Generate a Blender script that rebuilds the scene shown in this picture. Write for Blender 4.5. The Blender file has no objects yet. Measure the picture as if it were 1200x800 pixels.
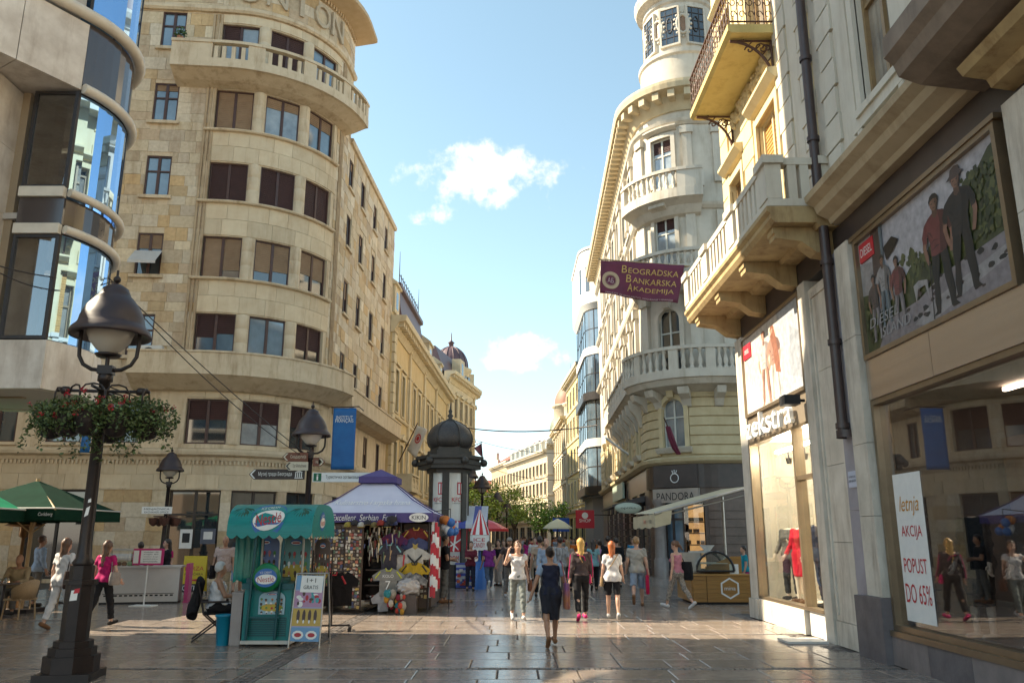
import bpy,bmesh,math,random
import numpy as np
from mathutils import Vector,Matrix,noise
random.seed(7)
R=math.radians
PI=math.pi
SC=bpy.context.scene
COL=SC.collection
# camera
cam=bpy.data.objects.new('camera',bpy.data.cameras.new('camera'))
COL.objects.link(cam)
cam.location=(0,0,1.8)
cam.rotation_euler=(R(90+13.55),0,R(0.0))
cam.data.sensor_width=36
cam.data.lens=28.38
cam.data.clip_start=.1
cam.data.clip_end=3000
SC.camera=cam
# light
SUN_EL,SUN_AZ=40.0,8.0
to_sun=Vector((-math.cos(R(SUN_AZ))*math.cos(R(SUN_EL)),math.sin(R(SUN_AZ))*math.cos(R(SUN_EL)),math.sin(R(SUN_EL))))
sl=bpy.data.lights.new('sun','SUN')
sl.energy=4.8
sl.angle=R(.5)
sl.color=(1,.87,.66)
so=bpy.data.objects.new('sun',sl)
so.rotation_euler=to_sun.to_track_quat('Z','Y').to_euler()
so.location=(-60,20,60)
COL.objects.link(so)
W=bpy.data.worlds.new('World')
SC.world=W
W.use_nodes=True
wn,wl=W.node_tree.nodes,W.node_tree.links
wn.clear()
def WN(t,**k):
 n=wn.new(t)
 for a,b in k.items():
  setattr(n,a,b)
 return n
def wmath(op,a,b=None,c=None):
 n=WN('ShaderNodeMath',operation=op)
 for i,v in enumerate((a,b,c)):
  if v is None:continue
  if isinstance(v,(int,float)):n.inputs[i].default_value=v
  else:wl.new(v,n.inputs[i])
 return n.outputs[0]
sky=WN('ShaderNodeTexSky',sky_type='NISHITA')
sky.sun_disc=False
sky.sun_elevation=R(SUN_EL)
sky.sun_rotation=R(-90+SUN_AZ)
sky.altitude=100
sky.air_density=1.0
sky.dust_density=.5
sky.ozone_density=1.0
tc=WN('ShaderNodeTexCoord')
DIR=tc.outputs['Generated']
def px_dir(u,v):
 a,b,p=(u-600)/946,(400-v)/946,R(13.55)
 return Vector((a,math.cos(p)-b*math.sin(p),math.sin(p)+b*math.cos(p))).normalized()
def wdot(vec):
 n=WN('ShaderNodeVectorMath',operation='DOT_PRODUCT')
 wl.new(DIR,n.inputs[0]);n.inputs[1].default_value=vec
 return n.outputs['Value']
nz=WN('ShaderNodeTexNoise');nz.inputs['Scale'].default_value=17;nz.inputs['Detail'].default_value=9;nz.inputs['Roughness'].default_value=.62
wl.new(DIR,nz.inputs['Vector'])
nz2=WN('ShaderNodeTexNoise');nz2.inputs['Scale'].default_value=55;nz2.inputs['Detail'].default_value=6
wl.new(DIR,nz2.inputs['Vector'])
total=None
for(u,v,ru,rv,g)in[(560,205,92,40,1),(590,225,55,26,.9),(500,205,42,24,.85),(515,250,30,13,.6),(540,190,50,26,.9),(622,412,56,28,1.25),(598,424,40,13,1.0),(2400,250,300,120,1),(-1500,100,300,130,1)]:
 c=px_dir(u,v)
 e1=Vector((0,0,1)).cross(c).normalized();e2=c.cross(e1)
 x=wmath('MULTIPLY',wdot(e1),946/ru);y=wmath('MULTIPLY',wdot(e2),946/rv)
 r2=wmath('ADD',wmath('MULTIPLY',x,x),wmath('MULTIPLY',y,y))
 m=wmath('MULTIPLY',wmath('SUBTRACT',1.0,r2),g)
 m=wmath('MAXIMUM',m,-1.0)
 front=wmath('GREATER_THAN',wdot(c),.3)
 m=wmath('SUBTRACT',wmath('MULTIPLY',wmath('ADD',m,1),front),1)
 total=m if total is None else wmath('MAXIMUM',total,m)
nn=wmath('ADD',wmath('MULTIPLY',wmath('SUBTRACT',nz.outputs['Fac'],.5),3.6),wmath('MULTIPLY',wmath('SUBTRACT',nz2.outputs['Fac'],.5),1.2))
fac=wmath('ADD',wmath('MULTIPLY',total,.75),nn)
mr=WN('ShaderNodeMapRange',interpolation_type='SMOOTHSTEP');mr.inputs['From Min'].default_value=.02;mr.inputs['From Max'].default_value=1.0
wl.new(fac,mr.inputs['Value'])
hsv=WN('ShaderNodeHueSaturation');hsv.inputs['Saturation'].default_value=.82;hsv.inputs['Hue'].default_value=.47
wl.new(sky.outputs[0],hsv.inputs['Color'])
mixc=WN('ShaderNodeMix',data_type='RGBA')
wl.new(wmath('MULTIPLY',mr.outputs[0],.9),mixc.inputs['Factor'])
wl.new(hsv.outputs[0],mixc.inputs['A'])
mixc.inputs['B'].default_value=(5.6,5.3,4.9,1)
bg=WN('ShaderNodeBackground');bg.inputs['Strength'].default_value=.1
wl.new(mixc.outputs['Result'],bg.inputs['Color'])
wo=WN('ShaderNodeOutputWorld');wl.new(bg.outputs[0],wo.inputs['Surface'])
SC.view_settings.view_transform='Standard'
SC.view_settings.look='None'
SC.view_settings.exposure=1.5
SC.view_settings.gamma=1
SC.view_settings.use_curve_mapping=False
SC.cycles.max_bounces=7
SC.cycles.diffuse_bounces=4
SC.cycles.glossy_bounces=3
SC.cycles.transparent_max_bounces=10
SC.cycles.use_denoising=True
SC.cycles.sample_clamp_indirect=6
# materials
MATS={}
def M(name,c,c2=None,rough=.6,scale=2.0,bump=0,bscale=25,metal=0,rnd=0,src='isl',dirt=0,dcol=(.35,.25,.17),dscale=.6,spec=.5,pal=None,stretch=(1,1,1),rvar=0,ior=1.5,emit=0,slats=0):
 """procedural surface: two-tone noise colour, random tone per piece, stains, fine relief"""
 if name in MATS:return MATS[name]
 m=bpy.data.materials.new(name);m.use_nodes=True
 nt=m.node_tree;N,L=nt.nodes,nt.links
 b=N['Principled BSDF']
 geo=N.new('ShaderNodeNewGeometry')
 mp=N.new('ShaderNodeMapping');mp.inputs['Scale'].default_value=stretch
 L.new(geo.outputs['Position'],mp.inputs['Vector'])
 V=mp.outputs[0]
 t1=N.new('ShaderNodeTexNoise');t1.inputs['Scale'].default_value=scale;t1.inputs['Detail'].default_value=5;t1.inputs['Roughness'].default_value=.6
 L.new(V,t1.inputs['Vector'])
 rp=N.new('ShaderNodeMapRange');rp.inputs['From Min'].default_value=.32;rp.inputs['From Max'].default_value=.68
 L.new(t1.outputs['Fac'],rp.inputs['Value'])
 rs=None
 if rnd or pal:
  if src=='isl':rs=geo.outputs['Random Per Island']
  else:
   oi=N.new('ShaderNodeObjectInfo');rs=oi.outputs['Random']
 mix=N.new('ShaderNodeMix');mix.data_type='RGBA'
 L.new(rp.outputs[0],mix.inputs['Factor'])
 c2=c2 or tuple(x*.86 for x in c)
 if pal:
  ramp=N.new('ShaderNodeValToRGB');ramp.color_ramp.interpolation='CONSTANT'
  el=ramp.color_ramp.elements
  while len(el)<len(pal):el.new(1)
  for i,pc in enumerate(pal):
   el[i].position=i/len(pal);el[i].color=(*pc,1)
  L.new(rs,ramp.inputs[0]);L.new(ramp.outputs[0],mix.inputs['A'])
  mu=N.new('ShaderNodeMix');mu.data_type='RGBA';mu.blend_type='MULTIPLY';mu.inputs['Factor'].default_value=1
  L.new(ramp.outputs[0],mu.inputs['A']);mu.inputs['B'].default_value=(.8,.77,.74,1)
  L.new(mu.outputs['Result'],mix.inputs['B'])
 else:
  mix.inputs['A'].default_value=(*c,1);mix.inputs['B'].default_value=(*c2,1)
 out=mix.outputs['Result']
 if rnd:
  hs=N.new('ShaderNodeHueSaturation')
  mm=N.new('ShaderNodeMath');mm.operation='MULTIPLY';mm.inputs[1].default_value=7.31
  fr=N.new('ShaderNodeMath');fr.operation='FRACT'
  L.new(rs,mm.inputs[0]);L.new(mm.outputs[0],fr.inputs[0])
  m2=N.new('ShaderNodeMapRange');m2.inputs['To Min'].default_value=1-rnd;m2.inputs['To Max'].default_value=1+rnd
  L.new(fr.outputs[0],m2.inputs['Value']);L.new(m2.outputs[0],hs.inputs['Value'])
  L.new(out,hs.inputs['Color']);out=hs.outputs['Color']
 if dirt:
  t2=N.new('ShaderNodeTexNoise');t2.inputs['Scale'].default_value=dscale;t2.inputs['Detail'].default_value=8;t2.inputs['Roughness'].default_value=.7
  mp2=N.new('ShaderNodeMapping');mp2.inputs['Scale'].default_value=(2.6,2.6,.4)
  L.new(geo.outputs['Position'],mp2.inputs['Vector']);L.new(mp2.outputs[0],t2.inputs['Vector'])
  r2=N.new('ShaderNodeMapRange');r2.inputs['From Min'].default_value=.5;r2.inputs['From Max'].default_value=.72;r2.inputs['To Max'].default_value=dirt
  L.new(t2.outputs['Fac'],r2.inputs['Value'])
  dm=N.new('ShaderNodeMix');dm.data_type='RGBA';dm.blend_type='MULTIPLY'
  L.new(r2.outputs[0],dm.inputs['Factor']);L.new(out,dm.inputs['A']);dm.inputs['B'].default_value=(*dcol,1)
  out=dm.outputs['Result']
 L.new(out,b.inputs['Base Color'])
 b.inputs['Roughness'].default_value=rough
 if rvar:
  r3=N.new('ShaderNodeMapRange');r3.inputs['To Min'].default_value=max(.03,rough-rvar);r3.inputs['To Max'].default_value=rough+rvar
  t4=N.new('ShaderNodeTexNoise');t4.inputs['Scale'].default_value=scale*2.3;t4.inputs['Detail'].default_value=4
  L.new(V,t4.inputs['Vector']);L.new(t4.outputs['Fac'],r3.inputs['Value']);L.new(r3.outputs[0],b.inputs['Roughness'])
 b.inputs['Metallic'].default_value=metal
 b.inputs['Specular IOR Level'].default_value=spec
 b.inputs['IOR'].default_value=ior
 if emit:
  L.new(out,b.inputs['Emission Color']);b.inputs['Emission Strength'].default_value=emit
 if bump or slats:
  bp=N.new('ShaderNodeBump');bp.inputs['Strength'].default_value=bump or .6;bp.inputs['Distance'].default_value=.02
  if slats:
   t3=N.new('ShaderNodeTexWave');t3.bands_direction='Z';t3.inputs['Scale'].default_value=slats;t3.inputs['Distortion'].default_value=0
   L.new(geo.outputs['Position'],t3.inputs['Vector']);L.new(t3.outputs['Fac'],bp.inputs['Height'])
  else:
   t3=N.new('ShaderNodeTexNoise');t3.inputs['Scale'].default_value=bscale;t3.inputs['Detail'].default_value=5
   L.new(V,t3.inputs['Vector']);L.new(t3.outputs['Fac'],bp.inputs['Height'])
  L.new(bp.outputs[0],b.inputs['Normal'])
 MATS[name]=m
 return m
def glassy(name,tint=(.9,.93,.92),base=.1):
 """thin clear sheet: see-through, mirror at a slant"""
 if name in MATS:return MATS[name]
 m=bpy.data.materials.new(name);m.use_nodes=True
 N,L=m.node_tree.nodes,m.node_tree.links;N.clear()
 t=N.new('ShaderNodeBsdfTransparent');t.inputs[0].default_value=(*tint,1)
 g=N.new('ShaderNodeBsdfGlossy');g.inputs['Roughness'].default_value=.01;g.inputs['Color'].default_value=(.95,.97,1,1)
 f=N.new('ShaderNodeLayerWeight');pw_=N.new('ShaderNodeMath');pw_.operation='POWER';pw_.inputs[1].default_value=4.5;L.new(f.outputs['Facing'],pw_.inputs[0])
 a=N.new('ShaderNodeMath');a.operation='MULTIPLY_ADD';a.inputs[1].default_value=.8;a.inputs[2].default_value=base;a.use_clamp=True
 L.new(pw_.outputs[0],a.inputs[0])
 x=N.new('ShaderNodeMixShader');L.new(a.outputs[0],x.inputs[0]);L.new(t.outputs[0],x.inputs[1]);L.new(g.outputs[0],x.inputs[2])
 o=N.new('ShaderNodeOutputMaterial');L.new(x.outputs[0],o.inputs['Surface'])
 MATS[name]=m
 return m
def flat(name,c,rough=.7,**k):return M(name,c,tuple(x*.93 for x in c),rough,8,**k)
# mesh helpers
class MB:
 """collects shapes; build() links them as ONE mesh object"""
 def __init__(s):s.v=[];s.f=[];s.m=[];s.k=0;s.sm=[];s.smooth=False
 def mat(s,k):s.k=k;return s
 def add(s,vs,fs,smooth=None):
  o=len(s.v);s.v+=[tuple(p)for p in vs]
  for f in fs:
   s.f.append(tuple(i+o for i in f));s.m.append(s.k);s.sm.append(s.smooth if smooth is None else smooth)
  return s
 def box(s,x0,x1,y0,y1,z0,z1):
  return s.add([(x0,y0,z0),(x1,y0,z0),(x1,y1,z0),(x0,y1,z0),(x0,y0,z1),(x1,y0,z1),(x1,y1,z1),(x0,y1,z1)],[(0,3,2,1),(4,5,6,7),(0,1,5,4),(1,2,6,5),(2,3,7,6),(3,0,4,7)])
 def cbox(s,c,d,mat=None):
  x,y,z=(q/2 for q in d)
  vs=[Vector(p)for p in[(-x,-y,-z),(x,-y,-z),(x,y,-z),(-x,y,-z),(-x,-y,z),(x,-y,z),(x,y,z),(-x,y,z)]]
  if mat is not None:vs=[mat@p for p in vs]
  c=Vector(c)
  return s.add([p+c for p in vs],[(0,3,2,1),(4,5,6,7),(0,1,5,4),(1,2,6,5),(2,3,7,6),(3,0,4,7)])
 def prism(s,poly,z0,z1,fn=None):
  n=len(poly);fn=fn or(lambda x,y,z:(x,y,z))
  return s.add([fn(x,y,z0)for x,y in poly]+[fn(x,y,z1)for x,y in poly],[tuple(range(n))[::-1],tuple(range(n,2*n))]+[(i,(i+1)%n,(i+1)%n+n,i+n)for i in range(n)])
 def lathe(s,prof,c=(0,0,0),n=16,smooth=True,a0=0,a1=2*PI,flat=1,crisp=False):
  if crisp:
   for p,q in zip(prof,prof[1:]):s.lathe([p,q],c,n,smooth,a0,a1,flat)
   return s
  full=abs(a1-a0-2*PI)<1e-6;m=n if full else n+1
  vs=[]
  for r,z in prof:
   for i in range(m):
    a=a0+(a1-a0)*i/n
    vs.append((c[0]+r*math.cos(a),c[1]+r*math.sin(a)*flat,c[2]+z))
  fs=[]
  for j in range(len(prof)-1):
   for i in range(n):
    k=(i+1)%m
    fs.append((j*m+i,j*m+k,(j+1)*m+k,(j+1)*m+i))
  s.add(vs,fs,smooth)
  if len(prof)>2 and full and prof[0][0]>1e-4:s.add([vs[i]for i in range(m)],[tuple(range(m))[::-1]],False)
  if len(prof)>2 and full and prof[-1][0]>1e-4:s.add(vs[-m:],[tuple(range(m))],False)
  return s
 def tube(s,pts,r,n=8,caps=True,r2=None):
  pts=[Vector(p)for p in pts];vs=[];N=len(pts)
  t0=(pts[1]-pts[0]).normalized();up=Vector((0,0,1))if abs(t0.z)<.9 else Vector((1,0,0))
  nx=t0.cross(up).normalized()
  for i,p in enumerate(pts):
   t=(pts[min(i+1,N-1)]-pts[max(i-1,0)]).normalized()
   nx=(nx-t*nx.dot(t)).normalized();ny=t.cross(nx)
   rr=r if r2 is None else r+(r2-r)*i/(N-1)
   for k in range(n):
    a=2*PI*k/n
    vs.append(p+nx*math.cos(a)*rr+ny*math.sin(a)*rr)
  fs=[(i*n+k,i*n+(k+1)%n,(i+1)*n+(k+1)%n,(i+1)*n+k)for i in range(N-1)for k in range(n)]
  s.add(vs,fs,n>4)
  if caps:s.add(vs[:n],[tuple(range(n))[::-1]],False).add(vs[-n:],[tuple(range(n))],False)
  return s
 def quad(s,a,b,c,d):return s.add([a,b,c,d],[(0,1,2,3)])
 def sphere(s,c,r,n=10,m=6,sq=(1,1,1)):
  vs=[(c[0],c[1],c[2]-r*sq[2])]
  for j in range(1,m):
   t=-PI/2+PI*j/m
   for i in range(n):
    a=2*PI*i/n
    vs.append((c[0]+r*sq[0]*math.cos(t)*math.cos(a),c[1]+r*sq[1]*math.cos(t)*math.sin(a),c[2]+r*sq[2]*math.sin(t)))
  vs.append((c[0],c[1],c[2]+r*sq[2]));q=len(vs)-1
  fs=[(0,1+(i+1)%n,1+i)for i in range(n)]
  for j in range(m-2):
   for i in range(n):
    o=1+j*n
    fs.append((o+i,o+(i+1)%n,o+n+(i+1)%n,o+n+i))
  o=1+(m-2)*n
  fs+=[(o+i,o+(i+1)%n,q)for i in range(n)]
  return s.add(vs,fs,True)
# shapes laid along a facade path: s along it, z up, d out of it
 def fbox(s,F,s0,s1,z0,z1,d0,d1):
  st=F.steps(s0,s1);n=len(st);vs=[]
  for q in st:
   a=F.P(q,d0);b=F.P(q,d1)
   vs+=[(*a,z0),(*b,z0),(*b,z1),(*a,z1)]
  fs=[(0,1,2,3),((n-1)*4+3,(n-1)*4+2,(n-1)*4+1,(n-1)*4)]
  for i in range(n-1):
   o=i*4;p=o+4
   fs+=[(o+1,p+1,p+2,o+2),(o+2,p+2,p+3,o+3),(o+3,p+3,p,o),(o,p,p+1,o+1)]
  return s.add(vs,fs)
 def fprof(s,F,s0,s1,prof):
  """sweep a closed outline of (d, z) points along the path"""
  st=F.steps(s0,s1);n=len(st);k=len(prof);vs=[]
  for q in st:
   for d,z in prof:vs.append((*F.P(q,d),z))
  fs=[tuple(range(k)),tuple((n-1)*k+i for i in range(k))[::-1]]
  for i in range(n-1):
   for j in range(k):
    a=i*k+j;b=i*k+(j+1)%k
    fs.append((a,a+k,b+k,b))
  return s.add(vs,fs)
 def wall(s,F,s0,s1,z0,z1,ops,d0=-.35,d1=0):
  """wall slab with rectangular openings (s0, s1, z0, z1)"""
  zs=sorted({z0,z1,*[z for o in ops for z in o[2:4]if z0<z<z1]})
  for za,zb in zip(zs,zs[1:]):
   zm=(za+zb)/2
   cut=sorted((max(o[0],s0),min(o[1],s1))for o in ops if o[2]<zm<o[3]and o[0]<s1 and o[1]>s0)
   q=s0
   for a,b in cut:
    if a-q>1e-4:s.fbox(F,q,a,za,zb,d0,d1)
    q=max(q,b)
   if s1-q>1e-4:s.fbox(F,q,s1,za,zb,d0,d1)
  return s
 def mesh(s,name,mats,off=(0,0,0)):
  me=bpy.data.meshes.new(name)
  o=Vector(off)
  me.from_pydata([(p[0]-o.x,p[1]-o.y,p[2]-o.z)for p in s.v],[],s.f)
  mats=mats if isinstance(mats,(list,tuple))else[mats]
  for m in mats:me.materials.append(m)
  if len(mats)>1:me.polygons.foreach_set('material_index',s.m)
  me.polygons.foreach_set('use_smooth',s.sm)
  me.update()
  return me
 def build(s,name,mats,parent=None,world=True,loc=None):
  """world=True: the shapes are in world coordinates; the mesh is stored relative to the parent thing"""
  off=wpos(parent)if(parent is not None and world)else Vector((0,0,0))
  o=bpy.data.objects.new(name,s.mesh(name,mats,off))
  COL.objects.link(o);o.parent=parent
  if loc is not None:o.location=loc
  return o
def wpos(o):
 p=Vector((0,0,0))
 while o is not None:p+=o.location;o=o.parent
 return p
class Path:
 def __init__(s):s.pc=[];s.L=0
 def line(s,x,y,h,L):s.pc.append(('l',x,y,h,s.L,L));s.L+=L;return s
 def arc(s,cx,cy,r,h0,h1):s.pc.append(('a',cx,cy,h0,s.L,r*(h1-h0),r));s.L+=r*(h1-h0);return s
 def piece(s,q):
  for p in s.pc:
   if q<=p[4]+p[5]+1e-9:return p
  return s.pc[-1]
 def head(s,q):
  p=s.piece(q)
  return p[3]if p[0]=='l' else p[3]+(q-p[4])/p[6]
 def P(s,q,d=0):
  p=s.piece(q)
  if p[0]=='l':
   t=q-p[4];c,n=math.cos(p[3]),math.sin(p[3])
   return(p[1]+c*t+n*d,p[2]+n*t-c*d)
  h=p[3]+(q-p[4])/p[6]
  return(p[1]+(p[6]+d)*math.sin(h),p[2]-(p[6]+d)*math.cos(h))
 def steps(s,a,b):
  out=[a]
  for p in s.pc:
   e0,e1=p[4],p[4]+p[5]
   if e0>a+1e-4 and e0<b-1e-4:out.append(e0)
   if p[0]=='a':
    lo,hi=max(a,e0),min(b,e1)
    if hi-lo>1e-4:
     n=max(1,math.ceil((hi-lo)/(p[6]*R(6.5))))
     out+=[lo+(hi-lo)*i/n for i in range(1,n)]
  out.append(b)
  return sorted(set(round(x,5)for x in out))
def tag(o,label=None,cat=None,group=None,kind=None):
 if label:o['label']=label
 if cat:o['category']=cat
 if group:o['group']=group
 if kind:o['kind']=kind
 return o
def thing(name,label,cat,loc=(0,0,0),rz=0,group=None):
 o=bpy.data.objects.new(name,None);o.empty_display_size=.3
 COL.objects.link(o);o.location=loc;o.rotation_euler=(0,0,rz)
 return tag(o,label,cat,group)
def inst(name,me,parent,loc=(0,0,0),rz=0,sc=None):
 o=bpy.data.objects.new(name,me);COL.objects.link(o);o.parent=parent
 o.location=loc;o.rotation_euler=(0,0,rz)
 if sc:o.scale=sc
 return o
def copy_thing(t,loc,rz,label=None,group=None):
 r=t.copy();COL.objects.link(r);r.location=loc;r.rotation_euler=(0,0,rz)
 if label:r['label']=label
 if group:r['group']=group
 for ch in list(t.children):
  c=ch.copy();COL.objects.link(c);c.parent=r
  for g in ch.children:
   d=g.copy();COL.objects.link(d);d.parent=c
 return r
def text(body,w,h,m,parent,loc,X,Y=(0,0,1),name='lettering',ext=.003,world=True,shear=0):
 """lettering fitted to w x h metres, centred on loc, reading along X"""
 cu=bpy.data.curves.new('lettering','FONT');cu.body=body;cu.size=1;cu.extrude=0;cu.align_x='CENTER';cu.resolution_u=3;cu.shear=shear
 tmp=bpy.data.objects.new('tmp',cu)
 me=bpy.data.meshes.new_from_object(tmp)
 bpy.data.objects.remove(tmp);bpy.data.curves.remove(cu)
 co=np.zeros(len(me.vertices)*3);me.vertices.foreach_get('co',co);co=co.reshape(-1,3)
 if len(co)==0:return None
 lo,hi=co.min(0),co.max(0);d=np.maximum(hi-lo,1e-6)
 sx=w/d[0];sy=(h/d[1])if h else sx
 X=Vector(X).normalized();Y=Vector(Y).normalized();Z=X.cross(Y)
 off=wpos(parent)if(parent is not None and world)else Vector((0,0,0))
 base=Vector(loc)-off
 xy=np.column_stack([(co[:,0]-(lo[0]+hi[0])/2)*sx,(co[:,1]-(lo[1]+hi[1])/2)*sy])
 A=np.array([X,Y]);pts=xy@A+np.array(base)+np.array(Z)*ext
 me.vertices.foreach_set('co',pts.ravel());me.materials.clear();me.materials.append(m);me.name=name
 me.update()
 o=bpy.data.objects.new(name,me);COL.objects.link(o);o.parent=parent
 return o
def at(u,v,y):
 """the point seen at photo pixel (u, v) at depth y, used to lay things out where they stand"""
 a,b,p=(u-600)/946,(400-v)/946,R(13.55)
 t=y/(math.cos(p)-b*math.sin(p))
 return Vector((a*t,y,1.8+t*(math.sin(p)+b*math.cos(p))))
def rx(z0,z1):return[(0,z0),(0,z1)]
# shared building pieces
glass_dark=M('window_glass',(.035,.045,.05),(.02,.025,.03),.04,.7,spec=.9,ior=1.75,rnd=.5,src='obj')
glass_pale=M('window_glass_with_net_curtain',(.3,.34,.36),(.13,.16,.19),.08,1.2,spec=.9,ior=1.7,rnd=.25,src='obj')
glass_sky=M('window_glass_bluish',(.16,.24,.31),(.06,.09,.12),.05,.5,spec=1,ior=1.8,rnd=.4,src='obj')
wood_dark=M('dark_brown_window_wood',(.075,.03,.022),(.05,.022,.016),.45,6)
shut_brown=M('maroon_roller_shutter',(.075,.033,.03),(.058,.027,.025),.5,3,slats=14,rnd=.12,src='obj')
shut_beige=M('beige_wooden_roller_shutter',(.36,.24,.145),(.3,.19,.11),.6,3,slats=14,rnd=.12,src='obj')
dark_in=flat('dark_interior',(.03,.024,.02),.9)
WCACHE={}
def mk_window(key,w,h,fm,gm,leaves=2,shut=None,transom=None,dep=.2,sill=None,ft=.065,mw=None,open_awn=None):
 if key in WCACHE:return WCACHE[key]
 x=w/2;d0,d1=dep-.07,dep+.05
 f=MB()
 f.box(-x,-x+ft,d0,d1,0,h).box(x-ft,x,d0,d1,0,h).box(-x+ft,x-ft,d0,d1,0,ft).box(-x+ft,x-ft,d0,d1,h-ft,h)
 mw=mw or ft*1.3
 for i in range(1,leaves):
  c=-x+w*i/leaves
  f.box(c-mw/2,c+mw/2,d0+.008,d1-.01,ft,h-ft)
 if transom:
  f.box(-x+ft,x-ft,d0+.012,d1-.02,h*transom-ft/2,h*transom+ft/2)
 parts=[('window',f.mesh('window',fm)),('pane',MB().box(-x+.02,x-.02,dep,dep+.012,.02,h-.02).mesh('pane',gm))]
 if shut:
  fr,sm=shut
  fr=fr if isinstance(fr,(list,tuple))else[fr]*leaves
  for i,q in enumerate(fr):
   if q<=0:continue
   a=-x+w*i/leaves+ft*.8;b=-x+w*(i+1)/leaves-ft*.8
   sh=MB();n=max(2,round(q*h/.1));zz=h-ft
   hh=q*(h-2*ft)/n
   for k in range(n):
    za,zb=zz-(k+1)*hh,zz-k*hh
    sh.add([(a,d0+.035,za),(b,d0+.035,za),(b,d0+.05,zb),(a,d0+.05,zb),(a,d0+.06,za),(b,d0+.06,za)],[(0,1,2,3),(0,4,5,1)])
   parts.append(('shutter',sh.mesh('shutter',sm)))
 if sill:
  sm,pr,th,ex=sill
  parts.append(('sill',MB().box(-x-ex,x+ex,-pr,dep-.07,-th,0).mesh('sill',sm)))
 WCACHE[key]=parts
 return parts
def put_window(parts,F,q,z,root,d=0,name='window',rzo=0):
 p=F.P(q,d);h=F.head(q)+rzo;o=root.location
 w=inst(name,parts[0][1],root,(p[0]-o.x,p[1]-o.y,z-o.z),h)
 for n,me in parts[1:]:inst(n,me,w)
 return w
def baluster_mesh(h,r,m,n=8):
 return MB().lathe([(r*.9,0),(r*.9,h*.08),(r*.5,h*.12),(r*.95,h*.33),(r*.85,h*.42),(r*.42,h*.7),(r*.5,h*.85),(r*.85,h*.92),(r*.85,h)],n=n).mesh('baluster',m)
def balcony(F,s0,s1,z0,z1,dep,root,m,posts=(),bal=None,solid=(),slab=.22,rail=.12,name='balcony',under=None,endwalls=True):
 """slab, parapet with rail, balusters between posts; every baluster is a sub-part"""
 b=MB()
 prof=under or[(0,z0-.35),(dep*.55,z0-.2),(dep-.06,z0),(dep,z0),(dep,z0+slab),(0,z0+slab)]
 b.fprof(F,s0,s1,prof)
 th=.17
 for a,c in solid:b.fbox(F,a,c,z0+slab,z1-rail,dep-th-.02,dep-.02)
 for p in posts:b.fbox(F,p-.16,p+.16,z0+slab,z1-rail,dep-th-.03,dep-.01)
 if endwalls:
  b.fbox(F,s0,s0+th,z0+slab,z1-rail,0,dep-th-.035)
  b.fbox(F,s1-th,s1,z0+slab,z1-rail,0,dep-th-.035)
 o=b.build(name,m,root)
 rm=MB().fbox(F,s0-.02,s1+.02,z1-rail+.002,z1,dep-th-.07,dep+.03)
 if endwalls:rm.fbox(F,s0-.02,s0+th+.03,z1-rail+.002,z1-.002,0,dep-th-.072).fbox(F,s1-th-.03,s1+.02,z1-rail+.002,z1-.002,0,dep-th-.072)
 rm.build('rail',m,o)
 if bal:
  me,step=bal[0],bal[1]
  w=wpos(o)
  for a,c in bal[2]:
   n=max(1,round((c-a)/step))
   for i in range(n):
    q=a+(c-a)*(i+.5)/n
    p=F.P(q,dep-th/2-.02)
    inst('baluster',me,o,(p[0]-w.x,p[1]-w.y,z0+slab-w.z),F.head(q))
 return o
# ground
pave=M('granite_paving',(.3,.245,.205),(.22,.178,.148),.2,3,bump=.05,bscale=9,rnd=.15,src='obj',dirt=.6,dcol=(.48,.4,.36),dscale=1.4,rvar=.1)
pave_i=M('granite_paving_far',(.3,.245,.205),(.22,.178,.148),.2,3,bump=.05,bscale=9,rnd=.15,src='isl',dirt=.6,dcol=(.48,.4,.36),dscale=1.4,rvar=.1)
grout=M('paving_joint',(.12,.1,.085),(.08,.065,.055),.9,8)
cobble=M('small_granite_cobbles',(.17,.145,.13),(.11,.095,.085),.5,10,rnd=.4,bump=.3,bscale=60)
g=MB()
xs=[-900,-60,-30,30,60,900];ys=[-200,-20,0,60,200,1500]
for i in range(5):
 for j in range(5):g.quad((xs[i],ys[j],-.022),(xs[i+1],ys[j],-.022),(xs[i+1],ys[j+1],-.022),(xs[i],ys[j+1],-.022))
pavement=tag(g.build('pavement',grout),'street paved with worn granite slabs in rows',kind='structure')
rows=[]
y=8.0
LONG=(-3.62,-3.30)
while y<46:
 d=random.choice([.78,.82,.78])if y<24 else .9
 rows.append((y,d));y+=d
 if any(abs(y-k)<.45 for k in(12.4,16.0,18.9,24.5)):y+=.16
slabs=[]
rr=random.Random(3)
for(y0,d)in rows:
 lim0,lim1=-.68*y0-2.5,min(5.1,.5*y0+3)
 if y0>20:lim1=5.4 if y0<19.5 else 8.5
 x=max(lim0,-15.5)-rr.random()
 while x<lim1:
  w=rr.choice([.55,.7,.9,1.1,1.25])if y0<24 else rr.choice([.9,1.2])
  x1=x+w
  if x<LONG[0]and x1>LONG[0]:x1=LONG[0]
  elif LONG[0]<=x<LONG[1]-.01:x=LONG[1];continue
  if x1-x>.15:slabs.append((x,x1,y0,y0+d))
  x=x1
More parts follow.
